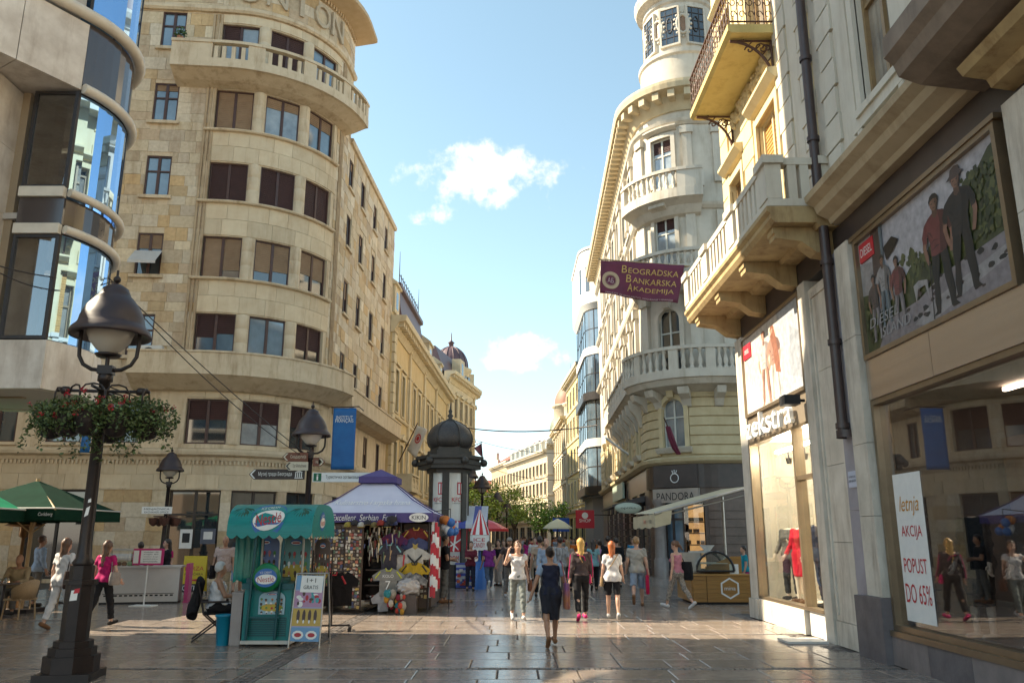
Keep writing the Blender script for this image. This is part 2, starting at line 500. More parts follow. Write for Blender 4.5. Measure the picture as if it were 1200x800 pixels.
def slab_mb(mb,s,ox=0,oy=0,t=(0,0)):
 x0,x1,y0,y1=s;j,c=.007,.012
 X0,X1,Y0,Y1=x0+j-ox,x1-j-ox,y0+j-oy,y1-j-oy
 zt=lambda x,y:t[0]*(x-(X0+X1)/2)+t[1]*(y-(Y0+Y1)/2)
 b=[(X0,Y0),(X1,Y0),(X1,Y1),(X0,Y1)];a=[(X0+c,Y0+c),(X1-c,Y0+c),(X1-c,Y1-c),(X0+c,Y1-c)]
 mb.add([(*p,-.03)for p in b]+[(*p,zt(*p)-.006)for p in b]+[(*p,zt(*p))for p in a],[(8,9,10,11)]+[(4+i,4+(i+1)%4,8+(i+1)%4,8+i)for i in range(4)]+[(i,(i+1)%4,4+(i+1)%4,4+i)for i in range(4)])
slabs.sort(key=lambda s:(s[2]+abs(s[0])*.1))
near,far=[],[]
for s in slabs:
 cx,cy=(s[0]+s[1])/2,(s[2]+s[3])/2
 (near if(cy>10.6 and abs(cx)<.64*cy+.3 and len(near)<290)else far).append(s)
for s in near:
 cx,cy=(s[0]+s[1])/2,(s[2]+s[3])/2
 mb=MB();slab_mb(mb,s,cx,cy,(rr.uniform(-.004,.004),rr.uniform(-.004,.004)))
 mb.build('paving_slab',pave,pavement,world=False,loc=(cx,cy,0))
mb=MB()
for s in far:slab_mb(mb,s,0,0,(rr.uniform(-.003,.003),rr.uniform(-.003,.003)))
tag(mb.build('paving_slabs',pave_i,pavement,world=False),kind='stuff')
far_street=MB()
for yy in np.arange(46.2,240,1.6):
 xl=-7.6-.0*yy;
 for xx in np.arange(-8.4+rr.random(),8.6,1.5):
  far_street.box(xx+.015,xx+1.485,yy+.02,yy+1.58,-.03,-.002)
tag(far_street.build('street_slabs',pave_i,pavement,world=False),kind='stuff')
mb=MB()
def cob(x,y,a=.075):
 h=rr.uniform(-.004,.006);j=a/2-.006
 mb.add([(x-j,y-j,-.03),(x+j,y-j,-.03),(x+j,y+j,-.03),(x-j,y+j,-.03),(x-j,y-j,h-.008),(x+j,y-j,h-.008),(x+j,y+j,h-.008),(x-j,y+j,h-.008),(x,y,h)],[(0,1,5,4),(1,2,6,5),(2,3,7,6),(3,0,4,7),(4,5,8),(5,6,8),(6,7,8),(7,4,8)])
prev=None
for(y0,d)in rows:
 if prev is not None and y0-prev>.1:
  for k in range(2):
   for xx in np.arange(-.66*y0-1,5.1,.078):cob(xx,prev+.04+.078*k)
 prev=y0+d
for yy in np.arange(10,26,.078):
 for k in range(4):cob(LONG[0]+.04+.078*k,yy)
 for k in range(4):cob(5.16+.078*k,yy)
tag(mb.build('cobbles',cobble,pavement,world=False),kind='stuff')
# the rounded stone corner building (left)
stone_pal=[(.64,.52,.35),(.6,.42,.22),(.58,.43,.26),(.72,.62,.47),(.52,.4,.27),(.66,.56,.41),(.58,.43,.25),(.55,.45,.33),(.7,.58,.4),(.62,.51,.36),(.7,.6,.45),(.56,.45,.31)]
stone=M('mixed_ochre_stone_blocks',(1,1,1),None,.8,7,pal=stone_pal,rnd=.1,bump=.35,bscale=18,dirt=.45,dcol=(.5,.36,.22),dscale=.9)
stone_o=M('mixed_ochre_stone_block',(1,1,1),None,.8,7,pal=stone_pal,rnd=.1,src='obj',bump=.35,bscale=18,dirt=.45,dcol=(.5,.36,.22),dscale=.9)
lime=M('smooth_limestone',(.65,.53,.37),(.56,.44,.29),.75,2,bump=.2,bscale=14,dirt=.7,dcol=(.42,.3,.19),dscale=.8)
lime_p=M('smooth_limestone_courses',(.65,.53,.36),(.58,.45,.29),.75,2,bump=.2,bscale=14,rnd=.1,dirt=.4,dcol=(.45,.32,.2),dscale=.8)
joint=flat('stone_joint',(.36,.3,.22),.9)
TC=Vector((-13.6,38.6));TR=4.9;H0,H1=R(-6),R(87.6)
tt=Path()
ft_len=10.5
px0=TC.x+TR*math.sin(H0)-ft_len*math.cos(H0);py0=TC.y-TR*math.cos(H0)-ft_len*math.sin(H0)
H0=R(5)
px0=TC.x+TR*math.sin(H0)-ft_len*math.cos(H0);py0=TC.y-TR*math.cos(H0)-ft_len*math.sin(H0)
tt.line(px0,py0,H0,ft_len).arc(TC.x,TC.y,TR,H0,H1)
SA,SB=ft_len,tt.L
ex,ey=tt.P(SB)
tt.line(ex,ey,H1,14.2)
SE=tt.L
ST=SB+1.2
rootT=thing('corner_building','tall ochre stone corner building with a rounded front and balconies','building',(-14,40,0))
th_of=lambda deg:SA+TR*(R(deg)-H0)
bays=[9,35,61]
HW=TR*R(10.3)
SWX=SA-2.75
floors=[(5.55,7.45),(9.3,11.2),(12.8,14.75),(16.4,18.3),(19.9,21.95)]
small=[(9.25,11.1),(12.85,14.8),(16.55,18.5),(20.2,22.15),(24.0,25.9)]
ops=[]
for z0,z1 in floors+[(23.0,25.4)]:
 for b in bays:ops.append((th_of(b)-HW,th_of(b)+HW,z0,z1))
for z0,z1 in small:
 ops.append((SWX-.55,SWX+.55,z0,z1));ops.append((SWX-5.5,SWX-4.4,z0,z1))
for q in(SWX-2.6,SWX-.3,SWX-5.2):ops.append((q-.7,q+.7,5.55,7.3))
WING=[SB+1.75,SB+4.6,SB+7.9,SB+11.4]
wz=[(5.4,7.3),(9.3,10.9),(12.9,14.7),(16.5,18.3),(19.8,21.5)]
for z0,z1 in wz:
 for q in WING:ops.append((q-.5,q+.5,z0,z1))
gr=[(SA-9.8,SA-7.6),(SA-6.4,SA-4.1),(SA-.9,SA+1.15),(th_of(35)-1.0,th_of(35)+.95),(th_of(62)-.9,th_of(62)+.9),(SB+1.2,SB+4.2),(SB+5.2,SB+8.2),(SB+9.2,SB+12.6)]
for a,b in gr:ops.append((a,b,.15 if a<SA else .35,3.65))
core=MB()
core.wall(tt,0,SE,0,5.0,ops,-.4,-.03).wall(tt,0,SE,5.0,22.3,ops,-.4,-.03).wall(tt,0,ST,22.3,28.6,ops,-.4,-.03)
core.mat(1)
core.fbox(tt,.1,SE-.1,0,22.2,-1.3,-1.0).fbox(tt,.1,ST-.1,22.2,28.5,-1.3,-1.0)
for z in(4.2,8.2,12,15.6,19.2,22.3):core.fbox(tt,.1,SE-.1,z,z+.15,-.99,-.41)
core.mat(0)
core.prism([(-26,34.5),tt.P(SA,-1.2),tt.P(th_of(45),-1.2),tt.P(ST,-1.1),(-9.6,41),(-26,47)],28.35,28.7)
core.prism([tt.P(ST,-.2),tt.P(SE,-.2),(-24,55),(-24,42)],22.0,22.35)
core.prism([tt.P(SE,-.4),tt.P(SE,-.03),(-24,55),(-24,54)],0,22.3)
core.prism([tt.P(ST,-.03),(-24,42),(-24,41.6),tt.P(ST-.4,-.03)],22.34,28.4)
core.build('wall',[lime,dark_in],rootT)
def stones(F,s0,s1,z0,z1,ops,hts,lens,rng,d1=.0,jit=.012):
 out=[];z=z0
 while z<z1-.05:
  h=min(rng.choice(hts),z1-z)
  if z1-z-h<.15:h=z1-z
  cuts=[]
  for o in ops:
   if o[2]<z+h-.02 and o[3]>z+.02:cuts.append((o[0],o[1]))
  cuts.sort();free=[];q=s0
  for a,b in cuts:
   if a>q:free.append((q,min(a,s1)))
   q=max(q,b)
  if q<s1:free.append((q,s1))
  for a,b in free:
   q=a-(rng.random()*.4 if b-a>1 else 0)
   while q<b-.02:
    l=rng.choice(lens);e=min(q+l,b)
    if b-e<.15:e=b
    if e-max(q,a)>.04:out.append((max(q,a),e,z,z+h,d1+rng.uniform(-jit,jit)))
    q=e
  z+=h
 return out
rng=random.Random(11)
gap_ops=[(o[0],o[1],o[2]-.02,o[3]+.02)for o in ops]
bay_all=[(th_of(-4+2),th_of(76),8.2,28.6)]
st1=stones(tt,2.0,th_of(-2),7.9,28.5,gap_ops,[.42,.5,.56,.62],[.5,.7,.9,1.1],rng)
st2=stones(tt,th_of(76),ST,9.0,28.4,gap_ops,[.42,.5,.56],[.4,.6,.8],rng)
st3=stones(tt,ST,SE,9.2,22.2,gap_ops,[.5,.56,.62],[.5,.8,1.1],rng)
st4=stones(tt,th_of(-2),th_of(76),26.35,28.4,[],[.5,.6,.65],[.6,.8,1.0],rng)
st5=stones(tt,0,SE,3.72,4.85,[],[.56],[.9,1.3],rng)
st6=stones(tt,0,SE,.3,3.7,gap_ops,[.55,.6],[.8,1.1],rng)
spandrels=[]
zb=[(7.5,7.95),(11.25,12.72),(14.8,16.3),(18.35,19.85),(22.0,22.3),(25.45,25.9)]
st7=[]
for a,b in zb:st7+=stones(tt,th_of(-2),th_of(76),a,b,[],[.72,.75],[.9,1.1],rng,.012,.004)
def stone_mb(mb,F,s):
 a,b,z0,z1,d=s
 return mb.fbox(F,a+.006,b-.006,z0+.006,z1-.006,-.05,d)
big=[s for s in st1+st4 if s[0]>SA-5.2]
rng.shuffle(big)
solo,rest=big[:285],big[285:]+[s for s in st1 if s[0]<=SA-5.2]
for s in solo:stone_mb(MB(),tt,s).build('stone_block',stone_o,rootT)
mb=MB()
for s in rest+st2+st3+st6:stone_mb(mb,tt,s)
tag(mb.build('stone_blocks',stone,rootT),kind='stuff')
mb=MB()
for s in st7+st5:stone_mb(mb,tt,s)
tag(mb.build('stone_courses',lime_p,rootT),kind='stuff')
for z0,z1 in floors+[(23.0,25.4)]:
 for k,b in enumerate(bays[:-1]):
  c=th_of((bays[k]+bays[k+1])/2);p=tt.P(c,-.16)
  prof=[(.3,0)]
  n=3
  for i in range(n):
   h0,h1=(z1-z0)*i/n,(z1-z0)*(i+1)/n
   prof+=[(.3,h0+.012),(.3,h1-.012),(.292,h1)]
  MB().lathe(prof,(p[0],p[1],z0),14).build('half_column',lime,rootT)
 a,b=th_of(bays[0])-HW,th_of(bays[-1])+HW
 if z0>9.5 and z0<22:
  MB().fprof(tt,a-.35,b+.35,[(-.1,z0-.12),(.16,z0-.1),(.2,z0-.05),(.2,z0),(-.1,z0)]).build('sill',lime,rootT)
 for e in(a,b):
  MB().fbox(tt,e-.16 if e==a else e+.002,e-.002 if e==a else e+.16,z0,z1,-.04,.03).build('jamb',lime,rootT)
rib=MB()
for i in range(3):
 for zz0,zz1 in((7.98,25.85),):
  c=SA+.0-.95+i*.17
  rib.fbox(tt,c,c+.1,zz0,zz1,-.02,.07)
  c=th_of(79)+i*.16
  rib.fbox(tt,c,c+.09,9.1,25.85,-.02,.06)
rib.build('pilaster',M('stained_pilaster_stone',(.5,.38,.24),(.38,.27,.16),.8,3,dirt=.6,dcol=(.4,.26,.15)),rootT)
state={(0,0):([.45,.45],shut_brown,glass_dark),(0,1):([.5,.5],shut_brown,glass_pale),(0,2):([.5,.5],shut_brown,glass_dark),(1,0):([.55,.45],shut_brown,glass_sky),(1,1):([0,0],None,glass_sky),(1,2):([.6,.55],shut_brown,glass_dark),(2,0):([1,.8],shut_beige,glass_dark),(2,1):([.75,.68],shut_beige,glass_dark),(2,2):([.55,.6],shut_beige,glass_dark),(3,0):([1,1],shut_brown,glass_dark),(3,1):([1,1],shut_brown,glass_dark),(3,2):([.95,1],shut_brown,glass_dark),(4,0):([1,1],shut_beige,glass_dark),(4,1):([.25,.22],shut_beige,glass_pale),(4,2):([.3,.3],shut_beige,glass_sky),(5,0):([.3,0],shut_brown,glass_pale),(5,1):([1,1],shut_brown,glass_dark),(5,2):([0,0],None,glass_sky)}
chord=2*(TR-.22)*math.sin(HW/TR)-.02
for fi,(z0,z1)in enumerate(floors+[(23.0,25.4)]):
 for bi,b in enumerate(bays):
  fr,sm,gm=state[(fi,bi)]
  ps=mk_window(('t',fi,bi),chord,z1-z0,wood_dark,gm,2,(fr,sm)if sm else None,dep=.2,mw=.12)
  put_window(ps,tt,th_of(b),z0,rootT,d=-.03)
for i,(z0,z1)in enumerate(small):
 for q in(SWX,SWX-4.95):
  shf=[0,0]if i!=3 else[.16,.16]
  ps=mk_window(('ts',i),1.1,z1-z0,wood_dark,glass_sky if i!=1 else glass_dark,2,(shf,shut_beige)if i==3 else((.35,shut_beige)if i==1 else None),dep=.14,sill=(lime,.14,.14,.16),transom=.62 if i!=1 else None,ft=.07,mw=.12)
  put_window(ps,tt,q,z0,rootT)
for q in(SWX-2.6,SWX-.3,SWX-5.2):
 put_window(mk_window('t1',1.4,1.75,wood_dark,glass_dark,2,dep=.14,sill=(lime,.12,.12,.1)),tt,q,5.55,rootT)
for i,(z0,z1)in enumerate(wz):
 for j,q in enumerate(WING):
  ps=mk_window(('w',i%2,j%3,z1-z0),1.0,z1-z0,wood_dark,[glass_dark,glass_sky,glass_dark][(i+j)%3],2,([.3,.25,.5][(i+j)%3],shut_beige)if(i+2*j)%3 else None,dep=.14,sill=(lime,.12,.12,.12),ft=.06)
  put_window(ps,tt,q,z0,rootT)
for a,b in gr:
 z0=.15 if a<SA else .35
 n=3 if b-a>2.4 else 2
 ps=mk_window(('g',round(b-a,2),z0),b-a,3.65-z0,flat('dark_bronze_frame',(.06,.05,.045),.4,metal=.6),glass_dark,n,dep=.25,transom=.72,ft=.08)
 put_window(ps,tt,(a+b)/2,z0,rootT,d=-.03,name='shop_window')
p=tt.P(SWX,0);h=tt.head(SWX)
aw=MB().add([(-.58,-.04,1.1),(.58,-.04,1.1),(.58,-.75,.42),(-.58,-.75,.42),(-.58,-.75,.3),(.58,-.75,.3),(-.58,-.04,.5),(.58,-.04,.5)],[(0,1,2,3),(3,2,5,4)])
ao=aw.build('awning',M('pale_grey_canvas',(.55,.53,.5),(.47,.45,.42),.8,4),rootT,world=False,loc=(p[0]+14,p[1]-40,12.85));ao.rotation_euler=(0,0,h)
MB().fprof(tt,0,SE,[(-.1,4.86),(.06,4.86),(.1,5.0),(.32,5.08),(.36,5.2),(.36,5.32),(-.1,5.36)]).build('cornice',lime,rootT)
dn=MB()
for i in range(int((SE-.4)/.16)):dn.fbox(tt,.2+i*.16,.28+i*.16,4.7,4.855,-.02,.07)
tag(dn.build('dentils',lime,rootT),kind='stuff')
MB().fbox(tt,0,SE,3.66,3.72,-.05,.03).fbox(tt,SA-3.2,SE,5.36,5.54,-.05,.05).build('ledge',lime,rootT)
balcony(tt,th_of(-27),th_of(86),8.35,9.3,1.15,rootT,lime,solid=[(th_of(-27),th_of(86))],slab=.16,rail=.08,under=[(0,7.75),(.25,7.78),(.8,8.1),(1.1,8.3),(1.15,8.3),(1.15,8.51),(0,8.51)])
balcony(tt,th_of(92),SE-.4,7.9,8.85,.95,rootT,lime,solid=[(th_of(92),SE-.4)],slab=.16,rail=.08)
balm=MB().box(-.085,.085,-.07,.07,0,.62).mesh('baluster',lime)
bs=[(-14,-2),(14,30),(45,58),(73,78)]
gaps=[(-2,14),(30,45),(58,73),(78,86)]
balcony(tt,th_of(-22),th_of(86),22.35,23.7,1.25,rootT,lime,solid=[(th_of(a),th_of(b))for a,b in((-22,-1),(15,22),(39,45),(61,66),(82,86))],slab=.45,rail=.14,bal=(balm,.33,[(th_of(a),th_of(b))for a,b in((-1,15),(22,39),(45,61),(66,82))]),under=[(0,21.98),(.5,22.1),(1.1,22.35),(1.25,22.37),(1.25,22.8),(0,22.8)])
MB().fprof(tt,0,ST,[(-.05,25.95),(.12,25.95),(.2,26.05),(.2,26.2),(.05,26.32),(-.05,26.32)]).build('string_course',lime,rootT)
roofm=M('roof_soffit',(.56,.42,.26),(.5,.36,.21),.8,3)
MB().fprof(tt,0,ST+.3,[(-1,28.45),(0,28.3),(1.0,28.45),(1.15,28.5),(1.15,28.72),(-1,28.9)]).build('roof',roofm,rootT)
dn=MB()
for i in range(int(ST/.2)):dn.fbox(tt,i*.2,.1+i*.2,28.12,28.4,-.02,.12)
tag(dn.build('roof_dentils',roofm,rootT),kind='stuff')
MB().fprof(tt,ST+.002,SE,[(-.4,22.3),(.1,22.3),(.16,22.4),(.16,22.55),(-.4,22.6)]).build('parapet',lime,rootT)
let_m=M('darker_letter_stone',(.5,.42,.31),(.42,.34,.24),.8,5)  # letters a darker tone than the limestone wall
for ch,dg in zip('UNION',(12,27,41,55,68)):
 q=th_of(dg);hd=tt.head(q);p=tt.P(q,.03)
 o=text(ch,1.0 if ch!='I' else .22,1.3,let_m,rootT,(*p,27.25),(math.cos(hd),math.sin(hd),0),ext=.0)
 bm=bmesh.new();bm.from_mesh(o.data)
 r=bmesh.ops.extrude_face_region(bm,geom=bm.faces[:]);n=Vector((math.sin(hd),-math.cos(hd),0))*.1
 bmesh.ops.translate(bm,vec=n,verts=[v for v in r['geom']if isinstance(v,bmesh.types.BMVert)]);bm.to_mesh(o.data);bm.free()
leaf=M('dark_green_leaves',(.06,.11,.025),(.035,.07,.018),.6,6,rnd=.4)
def leaves(mb,c,rad,n,size,rng,sq=(1,1,1)):
 for _ in range(n):
  v=Vector((rng.gauss(0,1),rng.gauss(0,1),rng.gauss(0,1)))
  if v.length<1e-3:continue
  v=v.normalized()*(rng.random()**.45)
  p=Vector((c[0]+v.x*rad*sq[0],c[1]+v.y*rad*sq[1],c[2]+v.z*rad*sq[2]))
  a=Vector((rng.uniform(-1,1),rng.uniform(-1,1),rng.uniform(-1,.6))).normalized();b=a.cross(Vector((rng.uniform(-1,1),rng.uniform(-1,1),rng.uniform(-1,1)))).normalized()
  s=size*rng.uniform(.6,1.3)
  mb.add([p-a*s,p+b*s*.5,p+a*s,p-b*s*.5],[(0,1,2,3)])
 return mb
q=th_of(-19);p=tt.P(q,1.0)
pl=thing('balcony_plant','small green shrub on the left end of the top stone balcony','plant',(*p,23.7))
MB().lathe([(.1,0),(.15,.22)],n=10).build('pot',flat('terracotta',(.4,.17,.09)),pl,world=False)
leaves(MB(),(0,0,.42),.28,160,.07,rng,(1,1,1.2)).build('foliage',leaf,pl,world=False)
p=tt.P(th_of(-18),.55)
ac=thing('air_conditioner','white air conditioner box standing on the plain lower stone balcony','air conditioner',(p[0],p[1],8.95),R(5))
MB().box(-.42,.42,-.16,.16,0,.6).build('casing',flat('white_appliance',(.62,.6,.55),.4),ac,world=False)
MB().lathe([(0,0),(.2,0),(.22,.02)],n=16).build('fan_grille',flat('dark_grille',(.07,.07,.07)),ac,world=False,loc=(-.1,-.165,.3)).rotation_euler=(PI/2,0,0)
# glass corner building (near left)
marble=M('veined_white_marble',(.76,.7,.62),(.5,.43,.36),.45,1.6,rnd=.08,dirt=.5,dcol=(.5,.42,.36),dscale=1.4,rvar=.1)
marble_t=M('pale_stone_tube',(.66,.6,.5),(.56,.5,.41),.5,3)
mirror=M('blue_mirror_glass',(.3,.5,.78),(.25,.45,.74),.015,.4,metal=.88,spec=.8)
dk=flat('dark_metal_frame',(.045,.04,.04),.4,metal=.4)
shop_gl=glassy('clear_shop_glass',(.93,.95,.94),.05)
HG=R(58);GB=Vector((-8.54,14.4));GR=1.9
GC=GB+GR*Vector((-math.sin(HG),math.cos(HG)))
gp=Path().line(GB.x-14*math.cos(HG),GB.y-14*math.sin(HG),HG,14).arc(GC.x,GC.y,GR,HG,R(195))
ex,ey=gp.P(gp.L)
GA,GE=14,gp.L
gp.line(ex,ey,R(190),9)
rootG=thing('glass_corner_building','veined marble building with curved blue mirror glass corner and pale tubes','building',(-11,14,0))
for i in range(8):
 a=GA-1.25*(i+1);b=GA-1.25*i
 MB().fbox(gp,a+.008,b-.008,10.4,11.85,-1.6,0).build('marble_panel',marble,rootG)
 MB().fbox(gp,a+.008,b-.008,12.2,15.0,-1.5,-.25).build('marble_panel',marble,rootG)
 MB().fbox(gp,a+.05,b-.05,15.1,17.6,-.9,-.6).build('window',glass_dark,rootG)
MB().fbox(gp,0,GA-.01,17.7,26,-2,-.3).fbox(gp,0,GA-10.02,0,17.69,-2,-.3).fbox(gp,GA-10,GA-.02,15.0,17.69,-1.4,-.95).fbox(gp,GA-10,GA-2.6,0,10.38,-2.6,-1.9).build('upper_wall',marble,rootG)
MB().fbox(gp,GA-2.59,GA-.95,6.2,10.38,-2.5,-1.95).build('window',glass_dark,rootG)  # added with the apron below to stop a sun beam past the pier
MB().fbox(gp,GA-2.59,GA-.95,0,6.19,-2.5,-1.93).build('apron',marble,rootG)
def tube_run(z,s0,s1,d,r,name='tube',m=marble_t):
 pts=[(*gp.P(s,d),z)for s in gp.steps(s0,s1)]
 MB().tube(pts,r,12).build(name,m,rootG)
tube_run(12.02,GA-6,GE+4,.05,.125)
tube_run(10.42,GA+.02,GE+4,.05,.105)
for z in(8.2,7.45):
 MB().box(-9.42,-8.56,14.3,14.42,z-.1,z+.1).build('ledge',marble_t,rootG)
 tube_run(z,GA+.02,GE+4,.05,.085)
for z0,z1 in((12.2,17.5),(8.3,10.3),(5.32,7.35)):
 n=5
 for i in range(n):
  a=GA+(GE+4-GA)*i/n;b=GA+(GE+4-GA)*(i+1)/n
  MB().fbox(gp,a+.02,b-.02,z0,z1,-.06,-.02).build('curved_glass',mirror,rootG)
 mb=MB()
 for i in range(n+1):q=GA+(GE+4-GA)*i/n;mb.fbox(gp,q-.018,q+.018,z0,z1,-.07,-.005)
 mb.fbox(gp,GA,GE+4,z1,z1+.1,-.1,-.03)
 mb.build('glazing_bar',dk,rootG)
sp=flat('dark_spandrel_glass',(.06,.05,.05),.1,spec=.9)
MB().fbox(gp,GA+.02,GE+4,10.55,11.9,-.12,-.04).fbox(gp,GA+.02,GE+4,7.56,8.1,-.12,-.04).build('spandrel',sp,rootG)
fr=MB()
for z0,z1 in((8.3,10.35),(5.32,7.35)):
 fr.box(-9.42,-9.36,14.36,14.44,z0,z1).box(-8.62,-8.555,14.36,14.44,z0,z1).box(-9.36,-8.62,14.36,14.44,z0,z0+.06).box(-9.36,-8.62,14.36,14.44,z1-.06,z1)
 MB().box(-9.37,-8.61,14.39,14.405,z0+.05,z1-.05).build('pane',glassy('bay_glass',(.55,.57,.56),.22),rootG)
fr.build('bay_frame',dk,rootG)
MB().box(-9.42,-8.556,14.37,14.43,7.56,8.09).build('spandrel',sp,rootG)
MB().box(-9.42,-8.53,14.38,14.5,4.4,5.3).build('marble_box',marble,rootG)
for i in range(4):
 a=GA+.02+i*1.2
 MB().fbox(gp,a+.006,a+1.194,4.4,5.3,-.25,0).build('marble_panel',marble,rootG)
inn=MB();inn.mat(0)
inn.box(-12.5,-9.46,15.4,15.55,4.4,17);inn.mat(1)
for z in(4.42,7.7,10.62,14.5):inn.prism([(-9.4,14.45),(-8.75,14.45),gp.P(GA+1,-.3),gp.P(GA+2.2,-.3),gp.P(GA+3.6,-.3),(-12.4,17.1),(-12.4,14.6)],z,z+.12)
inn.mat(0).box(-10.6,-10.45,15.36,15.39,4.6,17).box(-12.6,-9.6,14.52,15.38,4.55,17.4)  # the larger box is solid fill added to stop sun leaking through
inn.build('interior',[flat('warm_office_wall',(.34,.26,.17)),flat('white_office_floor',(.45,.42,.38))],rootG)
for i,(z0,z1)in enumerate(((0,1.5),(1.51,3.0),(3.01,4.6),(4.61,6.2),(6.21,7.8),(7.81,9.1),(9.11,10.38))):
 MB().box(-10.45,-9.75,13.75,14.9,z0,z1).build('pier_stone',marble,rootG)
MB().box(-12.6,-10.46,14.4,14.5,6.2,10.38).build('window',glass_dark,rootG)
MB().box(-12.6,-10.47,14.1,14.6,4.7,6.19).box(-12.6,-10.47,14.3,14.6,0,4.69).build('apron',marble,rootG)
MB().prism([gp.P(GA-9,-2),(-8.9,14.45),gp.P(GA+1,-.3),gp.P(GA+2.2,-.3),gp.P(GA+3.6,-.3),gp.P(GE+6,-.3),(-20,12)],17.5,26).build('top_floors',marble,rootG)
MB().prism([(-11.2,15.2),(-10.9,16.4),gp.P(GE+1.5,-.6),gp.P(GE+6,-.5),(-20,12),(-13,13.5)],0,4.39).build('ground_floor_wall',flat('warm_shop_wall',(.3,.21,.13)),rootG)
rootN=thing('unseen_sun_blocker','unseen ochre block added in the side street to trim the sunlight','building',(-29,28,0))  # out of view, added and turned to bound the strip of sun
nb=Path().line(-34,24.6,R(-10),11.4);nx_,ny_=nb.P(nb.L);nb.line(nx_,ny_,R(90),10.4)
nops=[(q-.6,q+.6,z,z+1.9)for z in(5,8.6,12.2,15.8,19.4,23)for q in(1.5,4.5,7.5,10.2,13,16,19)]
MB().wall(nb,0,nb.L,0,28,nops).build('wall',lime,rootN)
MB().prism([(-34,25),(-23.1,23),(-23.1,32.5),(-34,32.5)],0,28.1).build('roof_block',dark_in,rootN)
for q0,q1,z0,z1 in nops:put_window(mk_window('nb',1.2,1.9,wood_dark,glass_dark,2,sill=(lime,.1,.1,.1)),nb,(q0+q1)/2,z0,rootN)
# generic ornate facade
def facade(root,F,s0,s1,floors,cols,ww,wm,trim,fm,gm,zt,depth=8,ground=4.2,surround=.14,hood=True,arched=(),pil=(),key='f',cornice=.6,simple=False,shut=None,bands=True,gops=None):
 """floors: (sill z, head z); cols: window centres along s"""
 ops=[(c-ww/2,c+ww/2,a,b)for a,b in floors for c in cols]
 if gops is None:
  n=max(1,int((s1-s0)/3.6));w_=(s1-s0)/n
  gops=[(s0+w_*i+.5,s0+w_*(i+1)-.5,.25,ground-.7)for i in range(n)]
 o2=ops+gops
 MB().wall(F,s0,s1,0,zt,o2).build('wall',wm,root)
 MB().fbox(F,s0+.05,s1-.05,0,zt-.1,-depth,-.75).build('interior',dark_in,root)
 for i,(a,b,z0,z1)in enumerate(gops):
  put_window(mk_window((key,'g',round(b-a,2)),b-a,z1-z0,dk,glass_dark,2,dep=.25,transom=.75),F,(a+b)/2,z0,root,name='shop_window')
 tr=MB()
 for fi,(a,b)in enumerate(floors):
  for ci,c in enumerate(cols):
   v=(ci*7+fi*3)%4
   ps=mk_window((key,fi,v if shut else 0),ww,b-a,fm,gm if(ci+fi)%3 else glass_dark,1 if simple else 2,(shut[1+0][v],shut[0])if shut and shut[1][v]else None,dep=.2,transom=None if simple else .68,sill=(trim,.12,.1,.08))
   w=put_window(ps,F,c,a,root)
   if surround:
    k=(key,'sur',fi)
    if k not in WCACHE:
     m=MB();x=ww/2;h=b-a;e=surround
     m.box(-x-e,-x,-.07,.02,0,h).box(x,x+e,-.07,.02,0,h).box(-x-e,x+e,-.07,.02,h,h+e)
     if hood and fi%2==0:
      m.box(-x-e-.1,x+e+.1,-.28,.02,h+e+.12,h+e+.24)
      m.add([(-x-e-.08,-.24,h+e+.242),(x+e+.08,-.24,h+e+.242),(0,-.24,h+e+.6),(-x-e-.08,.02,h+e+.242),(x+e+.08,.02,h+e+.242),(0,.02,h+e+.6)],[(0,1,2),(0,2,5,3),(1,4,5,2)])
     elif hood:m.box(-x-e-.06,x+e+.06,-.18,.02,h+e+.1,h+e+.2)
     WCACHE[k]=m.mesh('surround',trim)
    inst('surround',WCACHE[k],w)
 if bands:
  b=MB()
  for a,_ in floors:b.fprof(F,s0,s1,[(-.02,a-.42),(.1,a-.4),(.14,a-.3),(.14,a-.22),(-.02,a-.2)])
  b.fprof(F,s0,s1,[(-.02,ground-.25),(.2,ground-.2),(.3,ground),(.3,ground+.1),(-.02,ground+.14)])
  b.build('string_course',trim,root)
 for p in pil:
  m=MB().fbox(F,p-.28,p+.28,ground+.2,zt-.7,-.02,.16).fbox(F,p-.36,p+.36,zt-1.1,zt-.72,-.02,.22).fbox(F,p-.36,p+.36,ground+.2,ground+.6,-.02,.22)
  m.build('pilaster',trim,root)
 if cornice:
  c=cornice
  MB().fprof(F,s0-.1,s1+.1,[(-.1,zt-c*1.2),(.08,zt-c*1.2),(c*.35,zt-c*.75),(c*.45,zt-c*.5),(c*.95,zt-c*.38),(c,zt-.1),(c,zt),(-.1,zt+.03)]).build('cornice',trim,root)
  d=MB();n=int((s1-s0)/(c*.75))
  for i in range(n):q=s0+(s1-s0)*(i+.5)/n;d.fbox(F,q-c*.16,q+c*.16,zt-c*.76,zt-c*.42,.02,c*.8)
  tag(d.build('modillions',trim,root),kind='stuff')
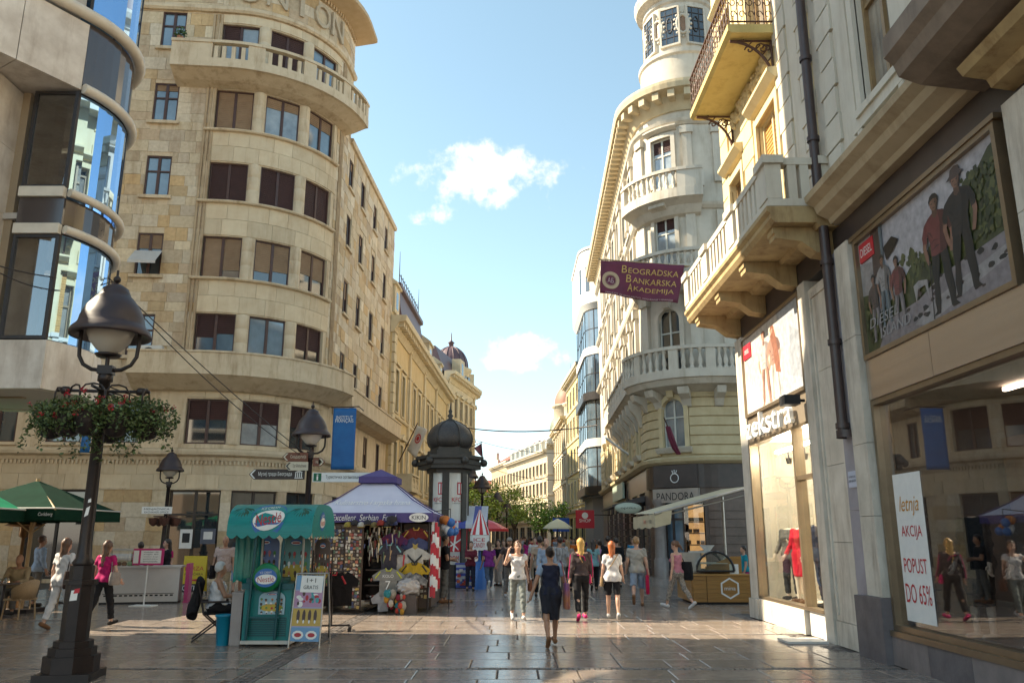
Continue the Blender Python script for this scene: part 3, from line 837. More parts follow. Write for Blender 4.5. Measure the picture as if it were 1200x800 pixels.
# far left: yellow palace with mansard, domed corner house
plast=M('honey_yellow_plaster',(.66,.5,.26),(.58,.42,.2),.8,1.5,dirt=.3,dcol=(.55,.42,.28))
trimy=M('cream_stucco_trim',(.66,.56,.38),(.58,.47,.3),.8,2,dirt=.3,dcol=(.5,.4,.28))
slate=M('purple_brown_roof_tin',(.13,.075,.085),(.1,.06,.065),.5,1.2)
yp=Path().line(-8.0,52.3,R(87.9),32)
rootY=thing('yellow_palace','long honey yellow ornate palace with maroon mansard roof','building',(-12,66,0))
ycols=[2.2+2.55*i for i in range(12)]
facade(rootY,yp,0,32,[(5.4,8.0),(10.0,12.9)],ycols,1.15,plast,trimy,wood_dark,glass_dark,16.2,key='y',cornice=.95,pil=[.6,7.2,14.9,22.5,31.4],surround=.2,ground=4.6)
MB().wall(yp,.3,31.7,16.25,16.6,[],-.5,-.12).build('attic',trimy,rootY)
for i in range(16):MB().fbox(yp,.02,.62 if i%2 else .95,4.9+i*.68,4.9+i*.68+.6,-.02,.2).build('quoin',trimy,rootY)
def dormer(q,z,w,h,name='dormer'):
 o=MB().fbox(yp,q-w/2,q+w/2,z,z+h,-1.3,.05).fprof(yp,q-w/2-.15,q+w/2+.15,[(-1.3,z+h),(.2,z+h),(.2,z+h+.15),(-.6,z+h+.75),(-1.3,z+h+.75)]).build(name,trimy,rootY)
 MB().fbox(yp,q-w*.25,q+w*.25,z+.3,z+h*.8,.05,.06).build('pane',glass_dark,o)
dormer(1.2,16.6,1.7,1.9);dormer(18.2,16.6,2.0,1.8);dormer(26.0,16.6,1.6,1.6)
MB().fprof(yp,5.5,17,[(-5,16.6),(-.2,16.6),(-.75,19.9),(-.5,20.0),(-.5,20.3),(-5,20.3)]).build('mansard_roof',slate,rootY)
MB().fprof(yp,17.01,32,[(-5,16.6),(-.2,16.6),(-1.1,18.6),(-5,18.6)]).build('roof',slate,rootY)
ir=MB()
for i in range(13):
 q=6+i*.8;p=yp.P(q,-.75);ir.tube([(*p,20.25),(*p,21.3)],.035,5)
p0,p1=yp.P(6,-.75),yp.P(15.6,-.75)
for z in(20.5,21.1):ir.tube([(*p0,z),(*p1,z)],.03,5)
for q in(6,15.6):p=yp.P(q,-.75);ir.tube([(*p,20.25),(*p,22.9)],.05,6,r2=.015)
ir.build('roof_railing',flat('black_iron',(.03,.03,.035),.5),rootY)
bmy=baluster_mesh(.75,.13,trimy,8)
for q in(4.75,20):balcony(yp,q-1.6,q+1.6,4.75,5.95,1.1,rootY,trimy,posts=(q-1.45,q,q+1.45),bal=(bmy,.3,[(q-1.2,q-.2),(q+.2,q+1.2)]))
rootD=thing('domed_corner_house','cream corner house with maroon ribbed dome past the yellow palace','building',(-8,95,0))
dp=Path().line(-6.9,84.6,R(79.5),12.6).arc(-7.55,97.54,3.0,R(79.5),R(175))
facade(rootD,dp,0,dp.L,[(5.6,8.2),(10,12.6),(14.4,16.6)],[1.4,3.8,6.2,8.6,11,13.4,15.6],1.1,trimy,trimy,wood_dark,glass_dark,19,key='d',cornice=.9,pil=[.5,12.4,14.5,17],hood=True)
MB().lathe([(2.3,0),(2.3,3.3),(2.6,3.5),(2.6,3.8),(2.1,4.0)],(-7.55,97.5,17.9),24).build('drum',trimy,rootD)
for i in range(9):
 a=R(-80+i*22)
 MB().cbox((-7.55+2.25*math.sin(a),97.5-2.25*math.cos(a),19.9),(.6,.3,1.4),Matrix.Rotation(a,3,'Z')).build('window',glass_dark,rootD)
dome=[(2.1*math.cos(t),2.7*math.sin(t))for t in[i*PI/2/10 for i in range(11)]]
MB().lathe([(r,z)for r,z in dome[:-1]]+[(.02,2.7)],(-7.55,97.5,21.9),28).build('dome',slate,rootD)
rb=MB()
for i in range(14):
 a=2*PI*i/14
 rb.tube([(-7.55+(r+.03)*math.cos(a),97.5+(r+.03)*math.sin(a),21.9+z)for r,z in dome[:-1]],.06,5)
rb.build('dome_ribs',slate,rootD)
MB().lathe([(.3,0),(.3,.5),(.45,.6),(.1,.9),(.05,1.8),(0,2)],(-7.55,97.5,24.5),12).build('finial',slate,rootD)
MB().fprof(dp,0,10.5,[(-6,19.05),(-.4,19.05),(-1.4,21.8),(-6,22)]).build('mansard_roof',slate,rootD)
for q in(6.2,15.4):
 o=MB().fbox(dp,q-1,q+1,19.05,21.4,-.9,.1).build('gable',trimy,rootD);MB().fbox(dp,q-.4,q+.4,19.6,21.0,.1,.11).build('pane',glass_dark,o)
rootL=thing('far_left_house','plain ochre house mostly hidden by trees beyond the domed house','building',(-13,120,0))
lp=Path().line(-9.5,98,R(89.5),60)
facade(rootL,lp,0,60,[(5.5,7.5),(9,11)],[2+4*i for i in range(15)],1.2,plast,trimy,wood_dark,glass_dark,14,key='l',simple=True,surround=0)
# right: shop house with posters (plane x = 5.55)
ZX=5.55
old=M('weathered_white_limestone',(.66,.6,.51),(.5,.45,.37),.75,1.6,bump=.3,bscale=16,dirt=.75,dcol=(.42,.36,.32),dscale=1.1)
old_d=M('dark_granite_plinth',(.16,.14,.14),(.11,.095,.1),.6,4,bump=.2,dirt=.4)
cream=M('cream_painted_stucco',(.66,.61,.51),(.57,.52,.43),.75,1.2,bump=.15,dirt=.4,dcol=(.5,.42,.32),dscale=.9)
gold=M('golden_yellow_stucco',(.66,.55,.33),(.58,.47,.26),.7,1.5,bump=.12,dirt=.35,dcol=(.6,.45,.3))
bandm=M('dark_brown_fascia',(.07,.05,.045),(.045,.035,.032),.35,2)
bronze=M('bronze_anodised_frame',(.34,.26,.17),(.28,.21,.14),.32,3,metal=.75)
steel=M('brushed_metal_panel',(.62,.52,.43),(.52,.43,.35),.27,1.2,metal=.8,stretch=(1,.15,8))
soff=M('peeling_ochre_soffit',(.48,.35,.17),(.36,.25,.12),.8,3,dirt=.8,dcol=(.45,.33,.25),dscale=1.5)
pipem=M('brown_painted_drainpipe',(.07,.045,.04),(.05,.032,.03),.4,4)
white_l=flat('white_lettering',(.8,.8,.78),.5)
zp=Path().line(ZX,19.6,R(-90),32)
def S(y):return 19.6-y
rootZ=thing('shop_house','cream stucco house with shop windows, posters and stone balconies','building',(7.5,12,0))
up=[(S(11.45),S(10.25),8.3,10.9),(S(9.75),S(8.55),8.3,10.9),(S(7.0),S(5.8),8.3,10.9),(S(16.55),S(15.25),8.1,10.75),(S(16.55),S(15.25),12.35,14.9),(S(18.9),S(17.9),8.1,10.4),(S(18.9),S(17.9),12.35,14.9),(S(11.45),S(10.25),12.6,14.6),(S(9.75),S(8.55),12.6,14.6)]
wl_=MB()
wl_.wall(zp,S(19.6),S(13.3),7.0,17,up)
wl_.build('golden_wall',gold,rootZ)
wl_=MB();wl_.wall(zp,S(13.3),32,7.0,17,up);wl_.build('cream_wall',cream,rootZ)
zback=Path().line(ZX+4,19.6,R(180),4)
MB().box(ZX+.36,12,19.2,19.55,0,17).build('side_wall',cream,rootZ)
MB().box(ZX+.9,12,-12.3,19.15,7.2,16.9).box(ZX+3.2,12,-12.3,19.15,0,7.19).build('interior',dark_in,rootZ)
MB().box(ZX-.6,12,-12.3,19.9,17,17.4).build('eaves',cream,rootZ)
for(ya,yb,z0,z1,mm,pr)in((19.55,18.95,7.6,17,gold,.05),(17.6,16.9,7.6,17,gold,.05),(15.0,14.45,8.2,17,cream,.05),(13.8,13.35,7.7,17,cream,.06),(12.85,12.35,7.7,17,cream,.06)):
 k=0;z=z0
 while z<z1-.1:
  e=.12 if k%2 else 0
  MB().fbox(zp,S(ya)-(e if ya<19 else 0),S(yb)+e*.5,z+.02,min(z+.52,z1)-.02,-.02,pr).build('quoin',mm,rootZ)
  z+=.52;k+=1
fl_panel=MB()
for y0,y1 in((14.35,13.9),(12.25,11.75)):fl_panel.fbox(zp,S(y0),S(y1),7.9,16.8,-.02,.03)
fl_panel.build('lesene',cream,rootZ)
frame_y=M('varnished_oak_window',(.3,.2,.09),(.24,.15,.07),.4,5)
shut_g=M('golden_louvre_shutter',(.6,.34,.1),(.5,.27,.08),.5,4,slats=12)
for i,(a,b,z0,z1)in enumerate(up):
 if i in(3,):ps=mk_window(('z',i),b-a,z1-z0,gold,glass_pale,2,([1,1],shut_g),dep=.16)
 else:ps=mk_window(('z',i in(5,6),i>6),b-a,z1-z0,frame_y,M('curtained_glass',(.36,.31,.24),(.16,.14,.12),.08,1.5,spec=.9,ior=1.7),2,dep=.18,transom=.68,sill=(cream,.14,.12,.1))
 put_window(ps,zp,(a+b)/2,z0,rootZ)
 pr=MB();e=.16;mm=gold if i in(3,4,5,6)else cream
 pr.fbox(zp,a-e,a,z0,z1,-.02,.07).fbox(zp,b,b+e,z0,z1,-.02,.07).fbox(zp,a-e,b+e,z1,z1+e,-.02,.07).fprof(zp,a-e-.12,b+e+.12,[(-.02,z1+.3),(.12,z1+.32),(.26,z1+.45),(.26,z1+.52),(-.02,z1+.56)])
 if i in(0,1,2):pr.fbox(zp,a-.3,b+.3,z0-.3,z0-.12,-.02,.1).fbox(zp,a-e,a-.02,z0-.62,z0-.31,-.02,.1).fbox(zp,b+.02,b+e,z0-.62,z0-.31,-.02,.1)
 pr.build('surround',mm,rootZ)
MB().fprof(zp,S(12.95),32,[(-.1,6.98),(.1,6.98),(.14,7.06),(.32,7.16),(.36,7.28),(.5,7.36),(.52,7.46),(.1,7.56),(-.1,7.56)]).build('cornice',M('tan_cornice_stone',(.5,.4,.26),(.42,.33,.21),.75,2,dirt=.5),rootZ)
MB().fbox(zp,S(13.25),32,6.5,6.97,-.3,-.05).fbox(zp,S(19.6),S(13.25),6.5,6.97,-.3,-.06).build('dark_fascia',bandm,rootZ)
bz=MB()
ys=[(19.9,13.05)]
a,b=S(19.9),S(13.05)
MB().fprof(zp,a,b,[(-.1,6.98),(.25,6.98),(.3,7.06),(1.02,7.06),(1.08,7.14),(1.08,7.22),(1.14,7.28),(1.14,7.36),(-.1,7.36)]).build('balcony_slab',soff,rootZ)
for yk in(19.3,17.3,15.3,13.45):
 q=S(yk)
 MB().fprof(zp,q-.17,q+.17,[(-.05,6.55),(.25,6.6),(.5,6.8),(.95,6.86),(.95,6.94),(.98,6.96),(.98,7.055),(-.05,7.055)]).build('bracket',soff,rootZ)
balr=MB().fbox(zp,a,b,7.365,7.5,.88,1.1).fbox(zp,a,a+.2,7.365,7.5,0,.878).fbox(zp,b-.2,b,7.365,7.5,0,.878)
balr.build('balcony_kerb',cream,rootZ)
for q in(a+.2,a+2.2,a+4.45,b-.24):
 o=MB().fbox(zp,q-.2,q+.24,7.505,8.15,.84,1.12).fbox(zp,q-.26,q+.3,8.152,8.3,.8,1.17).build('balcony_post',cream,rootZ)
MB().fbox(zp,b-.22,b-.02,7.505,8.15,0,.12).fbox(zp,b-.27,b+.03,8.152,8.3,-.02,.2).build('balcony_post',cream,rootZ)
MB().fbox(zp,a+.5,a+1.94,8.15,8.28,.89,1.1).fbox(zp,a+2.5,a+4.19,8.15,8.28,.89,1.1).fbox(zp,a+4.75,b-.5,8.15,8.28,.89,1.1).fbox(zp,b-.22,b-.02,8.15,8.28,.2,.8).build('balcony_rail',cream,rootZ)
slm=MB().box(-.075,.075,-.09,.09,0,.645).mesh('baluster',cream)
o=rootZ.location
for s0_,s1_ in((a+.5,a+1.94),(a+2.5,a+4.19),(a+4.75,b-.5)):
 n=round((s1_-s0_)/.27)
 for i in range(n):
  p=zp.P(s0_+(s1_-s0_)*(i+.5)/n,.99);inst('baluster',slm,rootZ,(p[0]-o.x,p[1]-o.y,7.505),R(-90))
for i in range(2):
 p=zp.P(b-.12,.42+i*.22);inst('baluster',slm,rootZ,(p[0]-o.x,p[1]-o.y,7.505))
a2,b2=S(8.6),S(4.4)
MB().fprof(zp,a2,b2,[(-.1,6.9),(.3,6.95),(.7,7.0),(.95,7.1),(1.0,7.25),(1.1,7.35),(1.1,7.6),(-.1,7.6)]).build('balcony_slab',M('dark_brown_stone',(.26,.2,.15),(.18,.135,.1),.8,3,dirt=.5),rootZ)  # darker brown than the other balcony slabs, with random stains
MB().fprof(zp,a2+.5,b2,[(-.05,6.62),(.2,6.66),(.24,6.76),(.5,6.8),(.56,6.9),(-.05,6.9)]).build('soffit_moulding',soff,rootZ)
MB().fbox(zp,a2+.04,b2,7.602,8.5,.8,1.0).build('parapet',cream,rootZ)
i0,i1,iz=S(18.7),S(15.0),12.1
MB().fprof(zp,i0,i1,[(-.05,iz),(.92,iz),(1.0,iz+.06),(1.0,iz+.2),(-.05,iz+.2)]).build('balcony_slab',M('yellow_balcony_soffit',(.62,.5,.2),(.55,.43,.16),.7,2,dirt=.5,dcol=(.5,.38,.25),dscale=1.3),rootZ)
iron=M('rusty_wrought_iron',(.075,.04,.03),(.12,.055,.035),.6,12)
ib=MB()
def P3(s,d,z):return(*zp.P(s,d),z)
runs=[((i0+.03,.03),(i0+.03,.95)),((i0+.03,.95),(i1-.03,.95)),((i1-.03,.95),(i1-.03,.03))]
for(s0_,d0_),(s1_,d1_)in runs:
 for z in(iz+.28,iz+.95,iz+1.12):ib.tube([P3(s0_,d0_,z),P3(s1_,d1_,z)],.02 if z<iz+1.1 else .035,6)
 L_=math.hypot(s1_-s0_,d1_-d0_);n=max(3,round(L_/.2))
 for i in range(n+1):
  s_=s0_+(s1_-s0_)*i/n;d_=d0_+(d1_-d0_)*i/n
  ib.tube([P3(s_,d_,iz+.2),P3(s_,d_,iz+1.1)],.014,5)
  if i<n:
   ds,dd=(s1_-s0_)/n,(d1_-d0_)/n
   for zc,sg in((iz+.45,1),(iz+.75,-1)):
    pts=[]
    for k in range(9):
     t=k/8*1.6*PI;r=.08*(1-k/14)
     f=.5+sg*r*math.cos(t)/.2
     pts.append(P3(s_+ds*f,d_+dd*f,zc+r*1.3*math.sin(t)*sg))
    ib.tube(pts,.011,4)
ib.build('iron_railing',iron,rootZ)
for q in(i0+.25,i1-.25):
 br=MB()
 pts=[P3(q,.02,iz-1.0)]+[P3(q,.05+.85*(1-math.cos(t)),iz-.95+.9*math.sin(t))for t in[i*PI/2/8 for i in range(9)]]
 br.tube(pts,.03,6).tube([P3(q,.03,iz-1),P3(q,.03,iz-.03)],.025,6).tube([P3(q,.03,iz-.04),P3(q,.9,iz-.04)],.025,6)
 for c_,r_ in((.22,.15),(.5,.1),(.12,.1)):
  br.tube([P3(q,c_+r_*(1-k/12)*math.cos(k*.7),iz-.2-c_*.1+r_*(1-k/12)*math.sin(k*.7))for k in range(11)],.018,5)
 for k in range(6):t=R(15+12*k);br.tube([P3(q,.05+.85*(1-math.cos(t)),iz-.95+.9*math.sin(t)),P3(q,.05+.85*(1-math.cos(t))-.1,iz-.8+.9*math.sin(t)*.95)],.014,4)
 br.build('iron_bracket',iron,rootZ)
orn=MB();rg=random.Random(5)
for i in range(150):
 q=rg.uniform(i0+.3,i1-.3);orn.sphere(P3(q,.03,iz-rg.uniform(.08,.45)),rg.uniform(.04,.09),6,4)
orn.build('stucco_garland',gold,rootZ)
py=zp.P(S(13.1),.17)
dpipe=MB().tube([(*py,3.45),(*py,6.99)],.085,12).tube([(*zp.P(S(13.1),.2),7.4),(*zp.P(S(13.1),.2),17)],.085,12)
for z in(3.5,4.9,6.3,8.6,10.2,11.8,13.4):dpipe.lathe([(.11,0),(.11,.09)],(*(py if z<6.4 else zp.P(S(13.1),.2)),z),12)
dpipe.build('drainpipe',pipem,rootZ)
MB().lathe([(.16,0),(.16,.12)],(*zp.P(S(13.1),.12),3.35),10).build('pipe_shoe',pipem,rootZ)
def pier(y0,y1,d,courses,m=old,base=None):
 for z0,z1 in courses:
  MB().fbox(zp,S(y0)+.004,S(y1)-.004,z0+.004,z1-.004,-.5,d).build('pier_stone',m,rootZ)
 if base:MB().fbox(zp,S(y0)-.03,S(y1)+.03,0,base,-.5,d+.05).build('plinth',old_d,rootZ)
cz=[(.45,1.5),(1.5,2.7),(2.7,3.9),(3.9,5.2),(5.2,6.5)]
pier(19.6,19.02,0,[(.42,6.5)]);MB().fbox(zp,S(19.62),S(18.96),0,.42,-.5,.05).build('plinth',old,rootZ)
pier(14.98,14.6,.03,[(0,6.5)])
pier(14.6,13.42,-.03,[(.4,1.7),(1.7,3.0),(3.0,4.7),(4.7,6.3)],base=None)
MB().fbox(zp,S(14.59),S(13.43),0,.395,-.5,-.01).build('plinth',old,rootZ)
MB().fbox(zp,S(14.5),S(14.44),.5,6.2,-.1,-.0).fbox(zp,S(13.58),S(13.52),.5,6.2,-.1,-.0).fbox(zp,S(14.43),S(13.59),6.1,6.2,-.1,0).build('moulding',old,rootZ)
pier(13.4,12.95,.06,[(.9,2.2),(2.2,3.4),(3.4,4.8),(4.8,6.5)],M('bluish_grey_marble',(.36,.33,.36),(.27,.25,.27),.6,2,dirt=.6,dcol=(.6,.5,.42)),.9)
pier(12.94,12.42,.1,[(.92,2.1),(2.1,3.2),(3.2,4.9),(4.9,6.5)],old,.92)
pier(8.2,6.6,.06,[(.92,2.4),(2.4,3.9),(3.9,5.2),(5.2,6.5)],old,.92)
MB().fbox(zp,S(6.59),32,0,6.5,-.5,0).build('wall',old,rootZ)
# shop front of the right house
rd=flat('poster_red',(.5,.015,.03),.4);wh=flat('print_white',(.78,.77,.74),.5);bk=flat('print_black',(.015,.013,.015),.5)
def cols(*cs):return[M('print_%d_%d_%d'%tuple(int(q*999)for q in c),c,tuple(x*.62 for x in c),.4,7)for c in cs+tuple(tuple(q*.45 for q in c)for c in cs)]
def ring(mb,F,s,z,r0,r1,d,n=24,d0=None):
 o=[F.P(s+r1*math.cos(2*PI*i/n),d)+(z+r1*math.sin(2*PI*i/n),)for i in range(n)]
 if r0<=0:return mb.add(o,[tuple(range(n))])
 q=[F.P(s+r0*math.cos(2*PI*i/n),d)+(z+r0*math.sin(2*PI*i/n),)for i in range(n)]
 return mb.add(o+q,[(i,(i+1)%n,n+(i+1)%n,n+i)for i in range(n)])
class Print:
 """flat printed picture: shapes in poster coordinates (0..1 across, 0..1 up)"""
 def __init__(s,fn):s.fn=fn;s.mb=MB();s.d=.004
 def poly(s,k,pts):s.d+=.00004;s.mb.mat(k);s.mb.add([s.fn(a,b,s.d)for a,b in pts],[tuple(range(len(pts)))]);return s
 def disc(s,k,a,b,ra,rb,n=14):return s.poly(k,[(a+ra*math.cos(2*PI*i/n),b+rb*math.sin(2*PI*i/n))for i in range(n)])
 def rect(s,k,a0,a1,b0,b1):return s.poly(k,[(a0,b0),(a1,b0),(a1,b1),(a0,b1)])
 def blobs(s,ks,a0,a1,b0,b1,n,r,asp,rg):
  for _ in range(n):
   q=r*rg.uniform(.5,1.2);m=rg.randint(5,8);a,b=rg.uniform(a0,a1),rg.uniform(b0,b1);ph=rg.random()*6
   s.poly(rg.choice(ks),[(a+q*rg.uniform(.6,1.3)*math.cos(ph+2*PI*i/m),b+q*asp*rg.uniform(.7,1.2)*math.sin(ph+2*PI*i/m))for i in range(m)])
  return s
 def figure(s,a,b,h,asp,skin,top,leg,hair,hat=None,lean=0,N=0):
  """a clothed figure; a = centre, b = feet, h = height; asp = poster height / width; N = offset of the darker inks"""
  w=h*asp*.5
  X=lambda x,y:(a+x*w+lean*y*w,b+y*h)
  P_=lambda k,pts:s.poly(k,[X(*p)for p in pts])
  L1=[(-.2,.52),(-.25,.38),(-.23,.25),(-.27,.12),(-.25,.03),(-.34,.0),(-.16,.0),(-.11,.1),(-.1,.26),(-.03,.4),(.0,.5)]
  L2=[(.0,.5),(.04,.4),(.06,.26),(.12,.12),(.14,.02),(.18,.0),(.36,.0),(.27,.04),(.29,.14),(.25,.28),(.24,.4),(.2,.52)]
  P_(leg,L1);P_(leg,L2)
  P_(leg+N,[(-.12,.5),(-.17,.36),(-.16,.2),(-.2,.05),(-.14,.03),(-.1,.26),(-.03,.4),(.0,.5)]);P_(leg+N,[(.12,.5),(.17,.36),(.18,.2),(.22,.05),(.27,.04),(.29,.14),(.25,.28),(.24,.4),(.2,.52)])
  for sg in(-1,1):
   P_(skin,[(sg*.33,.78),(sg*.4,.7),(sg*.43,.6),(sg*.38,.5),(sg*.33,.44),(sg*.26,.45),(sg*.3,.52),(sg*.33,.6),(sg*.27,.72)])
   P_(top+(N if sg>0 else 0),[(sg*.18,.8),(sg*.33,.79),(sg*.42,.7),(sg*.4,.64),(sg*.3,.63),(sg*.26,.72)])
  P_(top,[(-.22,.5),(-.21,.6),(-.27,.7),(-.33,.79),(-.2,.83),(-.08,.85),(.08,.85),(.2,.83),(.33,.79),(.27,.7),(.21,.6),(.22,.5),(.1,.485),(-.1,.485)])
  P_(top+N,[(.03,.5),(.06,.62),(.1,.74),(.08,.85),(.2,.83),(.33,.79),(.27,.7),(.21,.6),(.22,.5),(.1,.485)])
  P_(top+N,[(-.21,.6),(-.1,.63),(.05,.6),(-.08,.615)]);P_(top+N,[(-.2,.54),(-.05,.57),(.1,.55),(-.05,.555)]);P_(top+N,[(-.25,.72),(-.16,.7),(-.12,.64),(-.19,.68)])
  P_(skin+N,[(-.07,.82),(0,.795),(.07,.82),(.06,.9),(-.06,.9)])
  P_(skin,[(-.105,.945),(-.1,.905),(-.06,.875),(0,.862),(.06,.875),(.1,.905),(.105,.945),(.06,.98),(-.06,.98)])
  P_(skin+N,[(.03,.945),(.04,.9),(.02,.866),(.06,.875),(.1,.905),(.105,.945),(.06,.98)])
  for x in(-.05,.045):P_(hair,[(x-.025,.932),(x+.025,.932),(x+.02,.924),(x-.02,.924)])
  P_(hair,[(-.035,.89),(.035,.89),(.02,.884),(-.02,.884)])
  P_(hair,[(-.12,.92),(-.13,.965),(-.08,1.0),(0,1.012),(.08,1.0),(.13,.965),(.12,.92),(.09,.955),(.0,.968),(-.09,.955)])
  if hat is not None:P_(hat,[(-.23,.96),(0,.945),(.23,.96),(.13,.985),(.11,1.03),(0,1.045),(-.1,1.03),(-.13,.985)])
  return s
PZ=lambda s0,s1,z0,z1,d:(lambda a,b,e:(*zp.P(s0+(s1-s0)*a,d+e),z0+(z1-z0)*b))
rg=random.Random(8)
def frame(s0,s1,z0,z1,t,d0,d1,mb=None):
 mb=mb or MB()
 return mb.fbox(zp,s0,s0+t,z0,z1,d0,d1).fbox(zp,s1-t,s1,z0,z1,d0,d1).fbox(zp,s0+t,s1-t,z0,z0+t,d0,d1).fbox(zp,s0+t,s1-t,z1-t,z1,d0,d1)
s0,s1,z0,z1=S(12.34),S(8.4),4.46,6.43
pb=tag(bpy.data.objects.new('large_poster',None),'wide framed shop poster of five young people on a rocky shore above the sale window','poster');COL.objects.link(pb);pb.location=(ZX,10.4,4.46)
frame(s0,s1,z0,z1,.075,-.25,.05).build('poster_frame',bronze,pb)
MB().fbox(zp,s0-.1,s1+.06,z1+.002,z1+.07,-.25,.07).build('poster_hood',bronze,pb)
pc=cols((.46,.44,.47),(.055,.065,.02),(.1,.11,.035),(.24,.21,.22),(.26,.13,.085),(.022,.018,.018),(.17,.04,.04),(.075,.05,.045),(.32,.3,.3),(.014,.012,.012),(.13,.17,.2),(.03,.04,.014))
pr=Print(PZ(s0+.07,s1-.07,z0+.07,z1-.07,-.02));A=1.9/3.9
pr.rect(0,0,1,0,1)
pr.poly(8,[(0,.25),(0,.8),(.14,.75),(.3,.45),(.5,.4),(.5,.25)])
pr.poly(1,[(0,0),(0,.52),(.06,.5),(.14,.3),(.3,.38),(.4,.5),(.52,.55),(.6,.52),(.72,.66),(.8,.8),(.88,.84),(.95,.93),(1,.95),(1,0)])
pr.blobs([1,2,11,2],.3,.99,.38,.62,150,.016,2,rg).blobs([1,2,11],.78,.985,.4,.85,150,.016,2,rg).blobs([1,2,11],.01,.12,.1,.48,50,.014,2,rg)
pr.poly(3,[(.1,0),(.2,.2),(.45,.22),(.6,.3),(1,.34),(1,0)])
pr.poly(8,[(.4,.05),(.55,.16),(.75,.2),(1,.26),(1,.18),(.7,.08),(.5,.0)])
pr.blobs([5,7,9],.35,.98,.06,.32,26,.02,1,rg)
pr.poly(10,[(.2,.0),(.215,.5),(.225,1),(.2,1)]);pr.poly(7,[(.12,.62),(.13,1),(.2,1),(.2,.6)]);pr.poly(9,[(.225,.8),(.3,.84),(.35,.78),(.3,.72),(.24,.68)])
pr.poly(8,[(.43,.2),(.42,.34),(.46,.36),(.52,.33),(.52,.18),(.5,.3),(.45,.3)])
pr.figure(.11,.08,.56,A,4,7,3,9,N=12);pr.figure(.2,.17,.58,A,4,8,10,9,N=12);pr.figure(.31,.06,.6,A,4,6,3,9,N=12)
pr.figure(.62,.04,.86,A*1.15,4,6,9,9,N=12);pr.figure(.755,.08,.86,A*1.15,4,5,9,5,hat=7,lean=.05,N=12)
pr.poly(9,[(.535,.02),(.54,.02),(.56,.62),(.553,.62)])
pr.mb.build('print',pc,pb)
text('DIESEL',.4,.14,wh,MB().fbox(zp,S(12.2),S(11.7),6.0,6.3,-.016,.008).build('red_label',rd,pb),(*zp.P(S(11.95),.009),6.15),(0,-1,0))
for b_,w_,h_,y_,z_ in(('DIESEL',.95,.15,11.62,4.98),('ISLAND',.95,.15,11.3,4.76)):
 text(b_,w_,h_,flat('dim_print_grey',(.3,.29,.29),.5),pb,(*zp.P(S(y_),.006),z_),(0,-1,0),shear=.2)
MB().fbox(zp,s0+.06,s1-.06,z0+.05,z1-.05,-.05,-.019).build('backing',wh,pb)
s0,s1,z0,z1=S(19.0),S(15.0),4.5,6.42
pb2=tag(bpy.data.objects.new('small_poster',None),'pale shop poster of two figures standing close above the zekstra sign','poster');COL.objects.link(pb2);pb2.location=(ZX,17,4.5)
frame(s0,s1,z0,z1,.07,-.2,.03).build('poster_frame',bronze,pb2)
MB().fbox(zp,s0+.06,s1-.06,z0+.05,z1-.05,-.05,-.019).build('backing',wh,pb2)
pr=Print(PZ(s0+.065,s1-.065,z0+.065,z1-.065,-.02));A=1.9/4
pc2=cols((.62,.56,.5),(.45,.47,.5),(.5,.27,.19),(.6,.5,.46),(.3,.12,.07),(.42,.22,.16),(.36,.38,.42),(.7,.66,.6))
pr.rect(0,0,1,0,1).poly(1,[(.62,0),(.66,1),(1,1),(1,0)]).poly(6,[(.8,.2),(.84,.75),(1,.6),(1,.1)]).poly(7,[(.0,0),(0,.5),(.25,.25),(.4,0)])
pr.figure(.4,.02,.9,A*1.3,2,3,5,4,N=8).figure(.56,.0,.9,A*1.3,2,5,7,4,N=8)
pr.poly(4,[(.52,.8),(.6,.84),(.64,.6),(.66,.3),(.58,.34),(.56,.6)])
pr.mb.build('print',pc2,pb2)
text('DIESEL',.34,.1,wh,MB().fbox(zp,S(18.88),S(18.3),5.86,6.2,-.016,.008).build('red_label',rd,pb2),(*zp.P(S(18.59),.009),6.03),(0,-1,0))
MB().fbox(zp,s0,s1,3.92,4.497,-.2,-.03).build('sign_panel',M('warm_grey_sign_panel',(.27,.22,.16),(.22,.175,.13),.4,2,metal=.3),rootZ)
zs=thing('shop_sign','raised white zekstra letters on the grey shop fascia','sign',(*zp.P(S(17.1),0),3.95))
o=text('zekstra',3.1,.5,white_l,zs,(*zp.P(S(17.15),.05),4.2),(0,-1,0))
bm=bmesh.new();bm.from_mesh(o.data);r=bmesh.ops.extrude_face_region(bm,geom=bm.faces[:]);bmesh.ops.translate(bm,vec=(-.08,0,0),verts=[v for v in r['geom']if isinstance(v,bmesh.types.BMVert)]);bm.to_mesh(o.data);bm.free()
MB().cbox((*zp.P(S(15.15),.28),4.3),(.3,.3,.18)).tube([(*zp.P(S(15.15),.0),4.3),(*zp.P(S(15.15),.3),4.3)],.03).build('floodlight',flat('black_housing',(.02,.02,.022),.4),zs)
wb=MB()
frame(S(18.98),S(15.02),.45,3.91,.06,-.2,.0,wb)
wb.fbox(zp,S(16.04),S(15.94),.51,3.85,-.2,.0).fbox(zp,S(15.93),S(15.09),2.86,2.94,-.18,-.01)
wb.build('shop_window_frame',bronze,rootZ)
MB().fbox(zp,S(18.9),S(16.05),.5,3.86,-.1,-.092).fbox(zp,S(15.93),S(15.09),2.95,3.86,-.1,-.092).fbox(zp,S(15.93),S(15.09),.5,2.86,-.1,-.092).build('shop_window',shop_gl,rootZ)
MB().fbox(zp,S(18.98),S(16.06),0,.445,-.3,.02).build('stall_riser',old,rootZ)
MB().fbox(zp,S(15.98),S(15.0),0,.44,-.3,-.06).build('door_kickplate',flat('white_panel',(.6,.58,.55),.4),rootZ)
